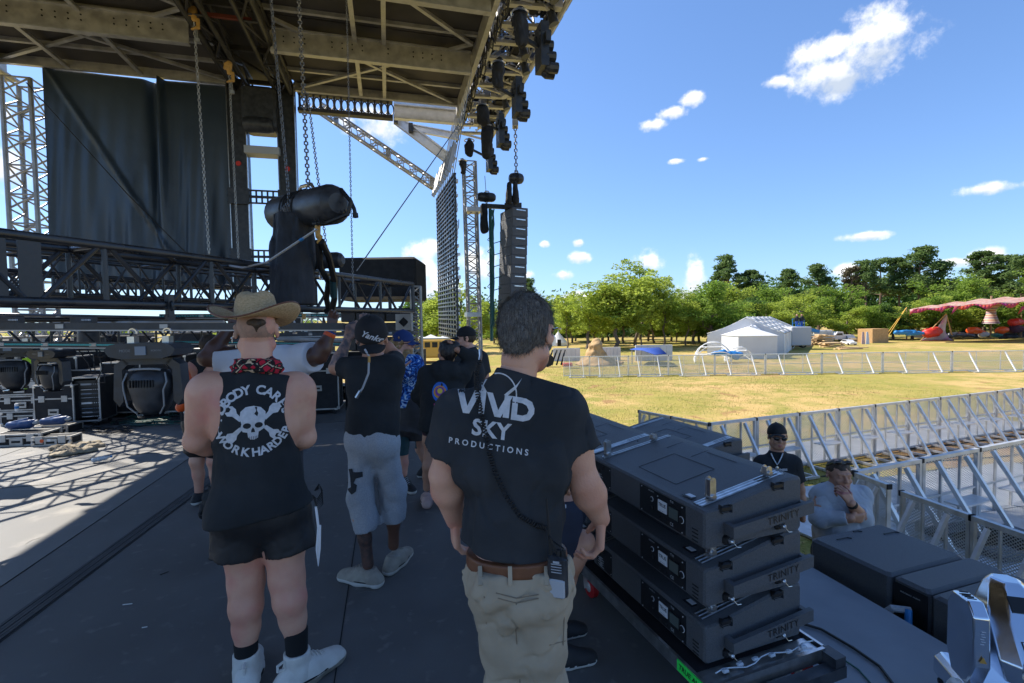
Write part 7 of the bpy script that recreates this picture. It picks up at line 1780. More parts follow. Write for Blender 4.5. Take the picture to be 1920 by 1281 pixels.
  # cables on the pale deck
for k,(pts,m_,r,lb)in enumerate((([(1490,1165),(1540,1180),(1600,1215),(1650,1250),(1680,1290)],'cable_black',.007,'thicker black cable running over the pale deck from the dolly'),([(1515,1208),(1560,1222),(1610,1256),(1640,1290)],'cable_green',.004,'thin green cable running over the pale deck'))):
 mb=MB();P3=[G(x,y,r+.001)for x,y in pts];out=[]
 for i in range(len(P3)-1):
  for t in range(4):out.append(P3[i].lerp(P3[i+1],t/4))
 mb.path(out+[P3[-1]],r,n=6);tag(mb.build('floor_cable',m_),lb,'cable')
 # -- chrome moving spotlight
o=thing('chrome_spotlight','mirror polished moving spotlight standing on the deck in the lower right corner','stage light',G(1850,1275,0));d=1.62
c0=P(1912,1205,1.93);X=V(.96,-.28,0).normalized();Y=V(.28,.96,0).normalized();e=lambda x,y,z:c0+X*x+Y*y+UP*z
q=MB();sec=[]
for(z,w_,y0,y1)in((-.10,.105,-.15,.06),(-.02,.125,-.15,.09),(.10,.115,-.06,.12),(.19,.070,.02,.14),(.215,.045,.05,.13)):
 sec.append([e(-w_,y0+.04,z),e(-w_*.55,y0,z),e(w_*.55,y0,z),e(w_,y0+.04,z),e(w_,y1-.03,z),e(w_*.6,y1,z),e(-w_*.6,y1,z),e(-w_,y1-.03,z)])
vs=[p for s_ in sec for p in s_];fs=[]
for i in range(4):fs+=[(i*8+j,i*8+(j+1)%8,(i+1)*8+(j+1)%8,(i+1)*8+j)for j in range(8)]
fs+=[tuple(range(7,-1,-1)),tuple(range(32,40))];q.add(vs,fs);hd=q.build('head','chrome',o,smooth=25)
bz=hd.modifiers.new('b','BEVEL');bz.width=.006;bz.segments=2
q=MB();a1=(sec[2][1]+sec[2][2])/2;a2=(sec[3][1]+sec[3][2])/2;up_=(a2-a1).normalized();nn_=X.cross(up_).normalized();nn_=nn_ if nn_.dot(Y)<0 else-nn_;q.box(a1.lerp(a2,.62)+nn_*.002,(.085,.006,.060),(X,nn_,up_));q.build('vent_grille','text_black',o)
lc=(sec[1][1]+sec[1][2]+sec[2][1]+sec[2][2])/4;b1=(sec[1][1]+sec[1][2])/2;u2=(a1-b1).normalized();n2=X.cross(u2).normalized();n2=n2 if n2.dot(Y)<0 else-n2
q=MB()
for dx,dz,sx,sz_ in((0,.018,.10,.002),(0,-.018,.10,.002),(.05,0,.002,.038),(-.05,0,.002,.038)):q.box(lc+X*dx+u2*dz+n2*.002,(sx,.003,sz_),(X,n2,u2))
flat_text(q,'XTYLOS',.018,lc+n2*.004+u2*.004,X,u2,bold=.0005);q.build('name_plate','text_black',o,smooth=0)
q=MB();q.lathe(b1-u2*.045+n2*.0,[(.085,0),(.095,.012),(.092,.024),(.070,.028),(.066,.018)],36,(X,u2,n2));ln=q.build('lens_ring','chrome',o,smooth=40);q=MB();q.lathe(b1-u2*.045+n2*.014,[(.064,0),(.050,.006),(.0,.010)],30,(X,u2,n2),cap=False);q.build('lens','lens_dark',ln)
for m in(-1,1):
 q=MB();pr=[(-.10,.13),(-.06,.175),(.04,.165),(.075,.10),(.075,-.09),(.04,-.17),(-.06,-.17),(-.11,-.06)]
 q.prism([e(m*.150,y,z)for y,z in pr][::m],X*(m*.055));ar=q.build('yoke_arm','chrome',o,smooth=25);bz=ar.modifiers.new('b','BEVEL');bz.width=.006;bz.segments=2
 q=MB();
 for k in range(5):q.box(e(m*.178,-.055+k*.018,.172),(.03,.005,.004),(X,Y,UP))
 q.build('vent_slot','text_black',ar)
 if m<0:
  q=MB();p=e(-.178,-.113,-.03);q.prism([p+X*-.012-UP*.01,p+X*.012-UP*.01,p+UP*.014],-Y*.002);wr_=q.build('warning_sign','hook_yellow',ar);q=MB()
  for k in range(6):q.box(e(-.178+.004*(k%2),-.106,.03+k*.010),(.012,.002,.002),(X,Y,UP))
  q.build('print','white_print',ar)
q=MB();pr=[(-.21,-.20),(-.185,-.175),(.185,-.175),(.21,-.20),(.21,-.27),(-.21,-.27)];q.prism([e(x,-.14,z)for x,z in pr][::-1],Y*.30);bs=q.build('base','chrome',o,smooth=25);bz=bs.modifiers.new('b','BEVEL');bz.width=.006;bz.segments=2
q=MB();q.box(e(-.12,-.143,-.235),(.12,.006,.045),(X,Y,UP));q.build('connector_plate','text_black',bs);q=MB();q.lathe(e(-.24,-.05,-.225),[(.05,0),(.06,.012),(.06,.03)],24,(Y,UP,X));q.build('handle_ring','white_plastic',o)
for m in(-1,1):
 for k in(-1,1):q=MB();q.lathe(e(m*.2,k*.1,-.285),[(.018,0),(.02,.015)],10);q.build('foot','rubber',o)
 # -- the crew
def JJ(d,**k):
 return{a:P(v[0],v[1],d+(v[2]if len(v)>2 else 0))for a,v in k.items()}
def fl0(J,x,y):J['base']=G(x,y,0)
BK=V(0,1,0)
# -- straw hat man, seen from behind
J=JJ(2.2,head=(481,618,.02),neck=(482,703),shL=(394,730,-.07),shR=(554,728,.08),elL=(369,826,-.06),elR=(571,820,.12),wrL=(430,838,.14),wrR=(520,830,.30),hipL=(452,955,-.03),hipR=(528,955,.04),knL=(462,1092),knR=(538,1084),anL=(462,1226),anR=(556,1204))
fl0(J,505,1290)
f=Fig('muscular man seen from behind in a straw hat, red bandana and black tank top',J,(-.42,.9,.04),(-.47,.88,.02),sc_=1.12,bulk=.92,hs=1.04)
hL=dict(wr=J['wrL'],d=V(.75,.6,.2),n=V(0,-.2,1),thumb=V(0,.2,1),s=1.05,h=.005);hR=dict(wr=J['wrR'],d=V(-.75,.6,.2),n=V(0,-.2,1),thumb=V(0,.2,1),s=1.05,h=.005)
def stub(C):
 o=np.zeros(len(C));return o
J1=J
def blade(q,s,m,o):q.cone(s.spine(.86)+s.side*(m*.11)-s.F*.050,s.spine(.66)+s.side*(m*.09)-s.F*.045,.050+o,.045+o,k=.05)
def ex(q,s):
 z=s.s
 for a,m in(('L',-1),('R',1)):
  q.ball(lerp(J['sh'+a],J['el'+a],.12),.072*z,k=.05)
  blade(q,s,m,0);u1=lerp(J1['sh'+a],J1['el'+a],.45)-s.F*.016;q.ell(u1,(.046*z,.046*z,.11*z),(*frame(J1['el'+a]-J1['sh'+a]),(J1['el'+a]-J1['sh'+a]).normalized()),k=.02);q.ball(J1['el'+a]-s.F*.022-UP*.004,.026*z,k=.02)
 q.cone(s.spine(.95)-s.F*.07,s.spine(.4)-s.F*.075,.010,.010,k=.03,mode='sub')
ZH=f.C.z
f.body('skin_fair',h=.0066,arm_r=(.059,.045,.048,.031),leg_r=(.090,.066,.060,.038),hands=(hL,hR),mats=['skin_fair','scalp_stubble'],headh=.005,extra=ex,fn=lambda C:((C[:,2]>ZH-.035)&(np.abs(C[:,0]-f.C.x)<.080)&(C[:,1]<f.C.y+.05)).astype(int))
q=SD(.05)
f.torso(q,.012,k=.05,waist=1.0,fl=.74);hem=P(486,968,2.2);q.cone(f.spine(.35),hem,.160,.200,k=.06,fl=(f.F,.74),cap=True)
for m,a in((-1,'L'),(1,'R')):blade(q,f,m,.013);q.ball(J['hip'+a]-f.F*.035,.098*f.s*f.b+.030,k=.05)
for m,a in((-1,'L'),(1,'R')):
 sh=J['sh'+a];hole=lerp(f.sm,sh,1.40 if m>0 else 1.50)-UP*.09;rd_=(hole-CAM).normalized();sx=rd_.cross(UP).normalized();q.ell(hole,(.112,.40,.21),(sx,rd_,sx.cross(rd_)),k=.015,mode='sub')
q.cut(J['neck']+UP*.005,(0,.35,1),.01);q.cut(hem+UP*.02,V(.12,0,-1),.01);q.wrinkle(.014,8,(1,1,.5));tank=f.garment('tank_top','tee_black',q,.007)
sh_=f.trousers('shorts_black',P(447,1044,2.16),P(544,1034,2.22),r=(.118,.108),off=.020,top=.25,h=.007,name='shorts',wr=(.016,10,(1,1,.6)),k=.015)
hu=V(-.03,.10,1).normalized();C=f.C+UP*.052;ax=(V(1,0,.03).normalized(),V(0,1,-.1).normalized(),hu)
q=MB();prof=[(.172,-.0),(.088,.0),(.086,.02),(.083,.06),(.074,.095),(.055,.115),(.03,.118),(.0,.108)];n=48;vs=[]
rad=[(.215,1),(.20,1),(.17,1),(.14,1),(.115,1),(.094,1)]
def hp(r,t,z):return C+ax[0]*(r*1.0*math.cos(t))+ax[1]*(r*1.12*math.sin(t))+hu*z
rings=[]
for r in(.180,.172,.158,.140,.120,.102,.090):cu=((r-.090)/.09);rings.append([(r,k,.050*cu*cu*(math.cos(2*math.pi*k/n)**2)*1.25-.020*cu*(math.sin(2*math.pi*k/n)**2)+.002)for k in range(n)])
for r,z in((.088,.012),(.086,.045),(.082,.075),(.074,.098),(.058,.113),(.035,.116),(.012,.108)):rings.append([(r,k,z+(.010*math.cos(4*math.pi*k/n)if z>.09 else 0))for k in range(n)])
for rg in rings:
 for r,k,z in rg:vs.append(hp(r,2*math.pi*k/n,z))
q.add(vs,[(i*n+k,i*n+(k+1)%n,(i+1)*n+(k+1)%n,(i+1)*n+k)for i in range(len(rings)-1)for k in range(n)]+[tuple((len(rings)-1)*n+k for k in range(n))])
hat=q.build('straw_hat','straw',f.root,smooth=60);sm=hat.modifiers.new('s','SOLIDIFY');sm.thickness=.005
q=MB();q.path([hp(.181,2*math.pi*k/n,rings[0][k][2]+.001)for k in range(n)],.0042,n=5,closed=True);q.build('brim_edge','leather',hat)
q=SD(.012);hm_=f.e(0,-.098,.030);q.ell(hm_,(.040,.014,.020),(f.HF.cross(UP),f.HF,UP),k=.01);q.cone(hm_-UP*.01,hm_-UP*.040,.018,.006);q.wrinkle(.003,60);f.garment('hair','hair_brown',q,.005)
q=SD(.02)
nb=J['neck'];
for k in range(14):t=k*2*math.pi/14;q.ball(nb+V(.080*math.cos(t),.068*math.sin(t)+.005,.030-.012*math.sin(t)),.027,k=.03)
q.cone(nb+V(-.02,.02,.0),nb+V(.02,.02,.03),.075,.07);q.wrinkle(.020,26,(.6,.6,2.0));f.garment('bandana','bandana',q,.005)
q=MB();q.ell(f.e(-.094,-.006,-.035),.006);q.tube(f.e(-.094,-.006,-.035),f.e(-.095,-.006,-.055),.002);q.build('earring','steel',f.root)
# print on the back
wc=P(473,795,2.04);px=1.76/907;parts=[]
def arc(txt,r,a0,a1,size,flip=False,cy=0.0):
 for i,ch in enumerate(txt):
  t=a0+(a1-a0)*i/(len(txt)-1)
  if ch==' ':continue
  vs,fs=text_mesh(ch,size,bold=size*.035,cell=.012);th=R(t)
  cx,cy_=r*math.cos(th),r*math.sin(th)+cy;rot=th-math.pi/2 if not flip else th+math.pi/2;c_,s_=math.cos(rot),math.sin(rot)
  parts.append(([Vector((cx+p.x*c_-p.y*s_,cy_+p.x*s_+p.y*c_,0))for p in vs],fs,0))
arc('NOBODY',69*px,166,101,27*px);arc('CARES',69*px,77,16,27*px)
arc('WORK',74*px,212,257,25*px,True,6*px);arc('HARDER',74*px,274,336,25*px,True,6*px)
def shape(poly,mi=0,m=px,o=(0,0)):
 vs,fs=poly_cells([((x+o[0])*m,(y+o[1])*m)for x,y in poly],.012);parts.append((vs,fs,mi))
def ellp(cx,cy,rx,ry,n=14,a0=0,a1=360):return[(cx+rx*math.cos(R(a0+(a1-a0)*i/n)),cy+ry*math.sin(R(a0+(a1-a0)*i/n)))for i in range(n if a1-a0==360 else n+1)]
shape([(-22,-2),(-26,10),(-24,24),(-14,33),(2,35),(16,31),(25,21),(26,8),(22,-3),(24,-14),(15,-20),(11,-22),(9,-36),(2,-39),(-6,-38),(-10,-32),(-11,-22),(-20,-20),(-25,-12)])
for s_ in(-1,1):shape(ellp(s_*11.5,-7,8,6.2),1)
shape([(-3,-16),(0,-11),(3,-16),(4,-22),(-4,-22)],1);shape([(4,33),(7,24),(3,18),(9,12),(11,19),(8,26),(9,32)],1)
for k in range(5):shape([(-7+k*3.4,-31),(-6+k*3.4,-31),(-6+k*3.4,-38),(-7+k*3.4,-38)],1)
for sx in(-1,1):
 for sy in(-1,1):
  X0,Y0=sx*36,(28 if sy>0 else-34);dx,dy=sx*.80,sy*.60
  shape([(p[0]*1.0,p[1])for p in((sx*20,Y0-sy*20),(sx*26,Y0-sy*25),(sx*40,Y0-sy*13),(sx*50,Y0-sy*12),(sx*55,Y0-sy*4),(sx*46,Y0-sy*3),(sx*43,Y0+sy*3),(sx*49,Y0+sy*9),(sx*40,Y0+sy*9),(sx*33,Y0+sy*2),(sx*31,Y0-sy*7))])
for s_ in(-1,1):shape([(s_*66,-6),(s_*72,-9),(s_*74,-18),(s_*68,-26),(s_*63,-20),(s_*67,-18),(s_*68,-12)])
decal('back_print',parts,o_vf[tank.name],wc-V(-.126,.27,0),V(.9,.42,0).normalized(),V(0,.03,1).normalized(),V(-.42,.9,0),['white_print','tee_black'],tank)
for a,toe,c in(('L',V(-.35,.9,0),0),('R',V(.62,.75,0),0)):
 an=J['an'+a];q=SD(.01);q.cone(an+UP*.075,an-UP*.06,.051,.046,k=.01,fl=(BK,1.0));q.cut(an+UP*.062,UP,.004);sk=f.garment('sock','sock_black',q,.006)
 s=shoe(f,V(an.x,an.y,.12),toe,['shoe_white','sole_dirty'],s=1.15,h=.006,chunky=1.12,laces='sole_white',name='boot')
 q=SD(.02);q.cone(V(an.x,an.y,.06),V(an.x,an.y,.165),.058,.056,k=.02,cap=True);q.wrinkle(.006,25);f.garment('boot_shaft','shoe_white',q,.006,parent=s)
 q=MB();b0=V(an.x,an.y,.13)-toe.normalized()*.058;q.path([b0+UP*.02,b0-toe.normalized()*.03+UP*.012,b0-toe.normalized()*.03-UP*.012,b0-UP*.015],.007,n=5,closed=True);q.build('pull_tab','shoe_white',s)
 q=MB()
 for k in range(0):t=toe.normalized();sd2=t.cross(UP);q.box(V(an.x,an.y,.014)+t*(-.05+k*.032)+sd2*(.052 if a=='R' else-.052),(.012,.012,.02),(t,sd2,UP))
q=MB();w0=P(590,920,2.15)
for k in range(6):q.path([w0+V(.0,0,0),w0+V(.02+.006*k,-.01*k,.03),w0+V(.035,0,.0-.012*k),w0+V(.01,0,-.04-.01*k),w0+V(-.01,0,-.02)],.0022,n=4)
q.build('cord','cable_black',f.root);q=MB();q.path([P(592,950,2.15),P(597,990,2.15),P(594,1030,2.15),P(597,1060,2.15),P(599,1030,2.15),P(600,985,2.15)],.006,n=5);q.build('strap','label_white',f.root)
q=SD(.02);g0=P(396,938,2.12);q.cone(g0+UP*.03,g0-UP*.05,.030,.036);q.cone(g0+V(-.015,0,.03),g0+V(-.02,0,.06),.014,.010);q.wrinkle(.03,30);f.garment('glove','tee_black',q,.006)
# -- grey haired man with radio, nearest
J=JJ(1.50,head=(988,622,.02),neck=(964,712),shL=(866,776),shR=(1056,772),elL=(834,890,.02),elR=(1096,905,.02),wrL=(853,975,.12),wrR=(1126,972,.10),hipL=(930,1085),hipR=(1010,1085),knL=(962,1290),knR=(1018,1290),anL=(960,1560),anR=(1025,1560))
fl0(J,985,1600);J['base']=V(J['anL'].x+.05,J['anL'].y,0)
J['anL'].z=J['anR'].z=.11
f=Fig('grey haired man seen from behind in a black printed T-shirt and khaki trousers',J,(.05,1,.02),(.42,.90,-.12),sc_=1.06,bulk=.80,hs=1.0,hu=(.05,.10,1))
hR=dict(wr=J['wrR'],d=V(.0,.10,-1),n=V(-.9,.1,.3),thumb=V(-.3,.8,.0),s=1.05,curl=(.55,.7,.8,.9),h=.0036);hL=dict(wr=J['wrL'],d=V(-.02,.25,-1),n=V(.9,.2,.3),thumb=V(.3,.8,0),s=1.0,curl=(.5,.6,.7,.8),h=.004)
zb=f.C.z-.055
f.body('skin_fair',h=.0055,arm_r=(.051,.043,.045,.029),leg_r=(.062,.05,.05,.036),hands=(hR,hL),headh=.0042,mats=['skin_fair','hair_grey'],fn=lambda C:(((C[:,2]<zb+.01)&(C[:,2]>zb-.06)&((C-np.array(f.C))@np.array(f.HF)>.035)).astype(int)))
hair_shell(f,'hair_grey',r=(.0835,.106,.098),c=(0,-.014,.024),cuts=(((0,.05,.0),(0,.95,-.45)),((0,-.02,-.052),(0,.25,-1)),),wr=(.010,60,(1,1,.3)),h=.0042,extra=lambda q,s:[q.cone(s.e(0,-.075,-.03),s.e(0,-.070,-.060),.050,.038,k=.03)]+[q.ball(s.e(m*.092,.0,-.02),.024,k=.01,mode='sub')for m in(-1,1)])
strands(f,bpy.data.objects[[k for k in o_vf if k.startswith('hair')][-1]],o_vf[[k for k in o_vf if k.startswith('hair')][-1]],9000,.016,'hair_grey')
tee=f.tee('tee_faded',P(952,1030,1.50),off=.013,sl=.58,sr=.095,h=.006,hemw=.150,wr=(.030,9,(1,1,.55)),slr2=.099,k=.06,waist=1.0)
q=MB();q.path([f.e(-.085,.02,.012),f.e(-.088,-.02,.012)],.002,n=4);q.path([f.e(.082,.085,.016),f.e(.091,.03,.014),f.e(.092,-.01,.006)],.0028,n=5);q.build('glasses','lens_dark',f.root)
tr=f.trousers('khaki',P(960,1570,1.5),P(1026,1570,1.5),r=(.108,.100),off=.018,top=.13,h=.0065,wr=(.040,10,(1,1,.9)),mid=.094)
# belt and loops
hm=f.spine(.10);q=SD(.01);q.cone(f.spine(.08),f.spine(.2),.158,.155,k=.005,fl=(f.F,.76));q.cut(f.spine(.178),f.sm-f.hm,.002);q.cut(f.spine(.10),f.hm-f.sm,.002);bt=f.garment('belt','leather',q,.005)
trv=bvh(o_vf[tr.name]);btv=bvh(o_vf[bt.name])
def onb(x,y,tree_=trv,d=1.2,off=.003):
 o=CAM;r=ray(x,y).normalized();h=tree_.ray_cast(o,r,4)
 return(h[0]-r*off)if h[0]is not None else P(x,y,1.38)
q=MB()
for x in(900,956,1024):
 a,b=onb(x,1062,btv,off=.004),onb(x+1,1098,trv,off=.004);q.bar(a,b,.012,.005,up=V(0,-1,0))
q.build('belt_loop','khaki',tr)
q=MB()
for pts in([(930,1112),(968,1122),(1010,1115)],[(934,1122),(968,1131),(1010,1122)],[(905,1080),(908,1120),(912,1170)],[(1052,1120),(1058,1160),(1056,1210)],[(1030,1210),(1048,1205),(1060,1202)],[(968,1132),(967,1180),(975,1281)]):
 P3=[onb(x,y,off=.0015)for x,y in pts];q.path([P3[0],P3[0].lerp(P3[1],.5),P3[1],P3[1].lerp(P3[2],.5),P3[2]],.0016,n=4)
q.build('seam','khaki_seam',tr)
# lettering on the back
pw=1.36/907;parts=[]
O=P(922,768,1.37)-V(0,.35,0);X=V(.985,.0,-.15).normalized();Y=V(.12,.03,1).normalized()
def put(txt,x,y,size,bold,space=1.0):
 vs,fs=text_mesh(txt,size*pw,bold=bold*pw,cell=.010,space=space);parts.append(([Vector((p.x*1.0+x*pw,p.y+y*pw,0))for p in vs],fs,0))
def shp(poly,mi=0):vs,fs=poly_cells([(x*pw,y*pw)for x,y in poly],.010);parts.append((vs,fs,mi))
shp([(-74,26),(-62,26),(-50,-2),(-44,-10),(-38,-2),(-42,26),(-31,26),(-34,-6),(-44,-26),(-54,-26)][:0]or[(-76,25),(-63,25),(-49,-6),(-38,25),(-25,25),(-44,-20),(-56,-20)])
shp([(-26,25),(-15,25),(-15,-17),(-26,-17)]);shp([(-14,25),(-2,25),(12,-5),(26,25),(38,25),(18,-18),(6,-18)]);shp([(22,25),(34,25),(34,-17),(22,-17)])
shp([(38,25),(64,25),(76,20),(82,8),(82,-2),(74,-14),(62,-19),(38,-19),(38,13),(49,13),(49,-8),(60,-8),(68,-4),(71,4),(66,12),(58,15),(38,15)])
shp([(-30,62),(-26,40),(-14,25),(-22,25),(-30,40)]);shp([(52,62),(44,50),(20,25),(28,25),(42,40)])
cr_=ellp(10,24,36,42,30,-20,200);cr2=ellp(10,24,33.5,39.5,30,-20,200)
for i in range(30):shp([cr_[i],cr_[i+1],cr2[i+1],cr2[i]])
put('SKY',2,-45,42,1.4,1.05);put('PRODUCTIONS',0,-76,15.5,.35,1.62)
decal('back_print',parts,o_vf[tee.name],O,X,Y,BK,['white_print'],tee)
# coiled cable of the shoulder microphone and the radio
tv=bvh(o_vf[tee.name]);pts=[(900,676),(893,700),(894,730),(900,765),(908,805),(918,850),(928,885),(948,930),(975,968),(1005,985),(1026,992)];c3=[onb(x,y,tv,off=.010)for x,y in pts];sm3=[]
for i in range(len(c3)-1):
 for t in range(14):sm3.append(c3[i].lerp(c3[i+1],t/14))
q=MB();coil=[]
for i in range(len(sm3)-1):
 d=(sm3[i+1]-sm3[i]).normalized();x,y=frame(d)
 for k in range(6):a=(i*6+k)*2*math.pi/12;coil.append(sm3[i].lerp(sm3[i+1],k/6)+x*(.0062*math.cos(a))+y*(.0062*math.sin(a)))
q.path(coil,.0021,n=4);q.build('coiled_cord','rubber',f.root);q=MB();q.path([c3[0]+V(0,.02,.03),c3[0]+V(.002,.01,.012),c3[0]],.005,n=6);q.build('clip','steel',f.root)
ro=thing('two_way_radio','black two-way radio with a long antenna clipped to the khaki belt','radio',onb(1048,1085));rc=onb(1046,1080,btv,off=.03);rx=V(.92,-.3,.0).normalized();ry=V(.3,.92,.05).normalized();rz=rx.cross(ry).normalized();rz=rz if rz.z>0 else-rz
q=MB();q.bbox(rc,(.056,.034,.125),.008,(rx,ry,rz));q.build('radio_body','black_paint',ro);q=MB();q.bbox(rc-rz*.028-ry*.016,(.046,.012,.055),.004,(rx,ry,rz));q.build('battery','panel_grey',ro)
q=MB();q.path([rc+rz*.06-rx*.018,rc+rz*.12-rx*.022,rc+rz*.225-rx*.028],[.006,.0045,.003],n=6);q.build('antenna','rubber',ro)
for k,dx in enumerate((.004,.018)):q=MB();q.lathe(rc+rz*.062+rx*dx,[(.007,0),(.007,.014),(.006,.017)],10,(rx,ry,rz));q.build('knob','rubber',ro)
q=MB();
for k in range(4):q.box(rc+rz*(.02+.008*k)-ry*.018,(.030,.002,.002),(rx,ry,rz))
q.box(rc+rz*.050-ry*.018,(.018,.002,.006),(rx,ry,rz));q.build('marking','panel_grey',ro);q=MB();q.path([rc+rz*.062+rx*.0,rc+rz*.12-rx*.015-ry*.02,c3[-1]+V(.004,-.004,-.01),c3[-1]],.0032,n=5);q.path([rc+rz*.05+rx*.028,rc+rz*.09+rx*.02-ry*.01,c3[-1]+V(.01,-.004,-.03),c3[-1]],.0025,n=5);q.build('cord','rubber',ro)
for a in 'LR':shoe(f,J['an'+a],V(.0,1,0),['leather','rubber'],s=1.1,h=.009)
# -- man in backwards cap, black tee and grey sweatpants, hands up
J=JJ(3.05,head=(697,632,-.02),neck=(702,672),shL=(668,690),shR=(737,690),elL=(630,690,.10),elR=(742,668,.25),wrL=(652,636,.16),wrR=(690,620,.30),hipL=(680,825),hipR=(720,825),knL=(675,928),knR=(738,916,.10),anL=(690,1058),anR=(738,1022,.18))
fl0(J,705,1075)
f=Fig('man in a backwards black cap and grey sweatpants, hands up at the batten',J,(.12,1,0),(-.25,.9,.45),sc_=1.0,bulk=.88,hs=1.10,hu=(.10,-.35,1))
hs_=(dict(wr=J['wrL'],d=V(.25,.15,1),n=V(.2,1,.1),thumb=V(1,0,.1),s=1.0,curl=(.9,.95,1.0,1.0),tcurl=.7,h=.006),dict(wr=J['wrR'],d=V(-.3,.1,1),n=V(0,1,.1),thumb=V(-1,0,0),s=1.0,curl=(.9,.95,1.,1.),h=.007))
f.body('skin_tan',h=.008,leg_r=(.08,.054,.048,.036),mats=['skin_tan','tattoo_dark','tattoo_fair','skin_brown'],hands=hs_,fn=lambda C:np.where(C[:,2]<.42,np.where((C[:,0]<J['anL'].x+.09)&(C[:,2]>.12),1,3),np.where((C[:,2]>J['elL'].z+.02)&(C[:,0]<f.C.x-.07),2,0)))
tee=f.tee('tee_black',P(697,826,3.05),off=.016,sl=.62,sr=.080,h=.009,hemw=.165)
pn=f.trousers('sweat_grey',P(687,992,3.05),P(737,974,3.17),r=(.106,.094),off=.016,top=.22,h=.008,mid=.088,wr=(.018,11,(1,1,.55)))
q=SD(.01)
for a,e in(('L',P(687,994,3.05)),('R',P(737,976,3.17))):dd=(J['kn'+a]-e).normalized();q.cone(e+dd*.08,e,.074,.070,k=.01,cap=True)
q.wrinkle(.004,40,(1,1,.1));f.garment('cuff','sweat_grey',q,.007,parent=pn)
parts=[];pw3=2.95/907;vs,fs=poly_cells([(x*pw3,y*pw3)for x,y in((-14,20),(-6,22),(-4,16),(14,16),(14,6),(2,4),(-2,-4),(4,-8),(2,-20),(-6,-26),(-17,-18),(-8,-12),(-10,4))],.01);parts.append((vs,fs,0))
decal('dark_patch',parts,o_vf[pn.name],P(662,905,2.93)-V(0,.3,0),V(1,0,0),UP,BK,['tee_faded'],pn,off=.005)
cp_=cap_hat(f,'cap_black',(.25,-1,-.2),tilt=V(.10,-.55,1),bill=True,s=1.06,h=.007)
cu=f.C;parts=[];vs,fs=text_mesh('Yankees',.050,bold=.0012,cell=.010,shear=.35);parts.append((vs,fs,0));decal('cap_lettering',parts,o_vf[cp_.name],P(703,634,2.9)-V(0,.2,0),V(.93,0,-.36),V(.36,0,.93),BK,['white_print'],cp_)
q=MB();q.path([P(684,655,2.86),P(692,668,2.85),P(691,700,2.84),P(680,728,2.84),P(673,738,2.84)],.006,n=6);o=q.build('cable','panel_grey',f.root);q=MB();q.tube(P(676,733,2.84),P(668,746,2.84),.011,n=8);q.build('plug','steel',o);q=MB();q.tube(P(692,668,2.85),P(692,680,2.845),.0072,n=6);q.build('tape','hook_yellow',o)
for a,t in(('L',V(-.95,.35,0)),('R',V(.25,.9,0))):shoe(f,V(J['an'+a].x,J['an'+a].y,.1),t,['shoe_taupe','sole_white'],s=1.08,h=.007,chunky=1.15,laces='sole_dirty',name='sneaker')
# -- man in white tee facing us behind the straw hat
J=JJ(3.7,head=(487,612),neck=(492,656),shL=(428,672),shR=(572,672),elL=(388,672,-.05),elR=(598,668,-.05),wrL=(436,612,.05),wrR=(621,622,-.02),hipL=(478,830),hipR=(530,830),knL=(478,930),knR=(532,930),anL=(480,1020),anR=(515,1022))
fl0(J,500,1035)
f=Fig('man in a white T-shirt behind the straw hat, both arms raised to the truss',J,(0,1,0),sc_=1.12,bulk=1.12)
f.body('skin_dark',h=.009,arm_r=(.066,.054,.052,.034),hands=(dict(wr=J['wrR'],d=V(.1,.1,1),n=V(0,1,.1),thumb=V(-1,0,0),s=1.1,curl=(.5,.6,.7,.7),h=.007),dict(wr=J['wrL'],d=V(.1,.1,1),n=V(0,1,0),thumb=V(1,0,0),s=1.1,h=.007)))
f.tee('tee_white',P(503,800,3.7),off=.02,sl=.62,sr=.095,h=.01);f.trousers('shorts_grey',P(478,925,3.7),P(532,925,3.7),r=(.12,.11),name='shorts')
q=SD(.01);q.cone(lerp(J['elR'],J['wrR'],.80),lerp(J['elR'],J['wrR'],.93),.044,.042,k=.005);f.garment('wristband','cap_blue',q,.008);q=SD(.01);q.cone(lerp(J['elR'],J['wrR'],.84),lerp(J['elR'],J['wrR'],.87),.0455,.045,k=.005);f.garment('wristband','orange_plastic',q,.008)
for a in 'LR':shoe(f,J['an'+a],V(.05,1,0),['shoe_dark','sole_white'],s=1.1,h=.01)
# -- man in tie-dye shirt and blue cap
J=JJ(4.9,head=(757,644),neck=(757,668),shL=(742,682,.18),shR=(776,682,-.12),elL=(738,712,.22),elR=(742,712,-.25),wrL=(752,694,.1),wrR=(749,690,-.35),hipL=(757,770,.08),hipR=(775,770,-.06),knL=(756,835,-.05),knR=(790,828,.15),anL=(757,888,-.1),anR=(799,872,.25))
fl0(J,768,895)
f=Fig('long haired man in a blue tie-dye shirt, blue cap and dark shorts',J,(.9,-.35,0),(.97,-.25,-.05),sc_=1.02,bulk=1.12)
cz=np.array(f.C);hf=np.array(f.HF)
f.body('skin_fair',h=.009,headh=.006,mats=['skin_fair','hair_blond','brace_teal'],hands=(dict(wr=J['wrR'],d=V(.3,-.2,1),n=V(.3,.9,0),thumb=V(.9,0,.2),h=.007),),fn=lambda C:np.where((C[:,2]<cz[2]-.055)&(C[:,2]>cz[2]-.13)&((C-cz)@hf>.03),1,np.where((C[:,2]>J['knL'].z-.09)&(C[:,2]<J['knL'].z+.12)&(C[:,0]<J['knL'].x+.1),2,0)))
f.tee('tie_dye',P(762,765,4.9),off=.02,sl=.8,sr=.085,h=.010,hemw=.18);f.trousers('shorts_grey',P(757,820,4.83),P(786,808,5.0),r=(.13,.135),off=.025,top=.3,h=.010,name='shorts')
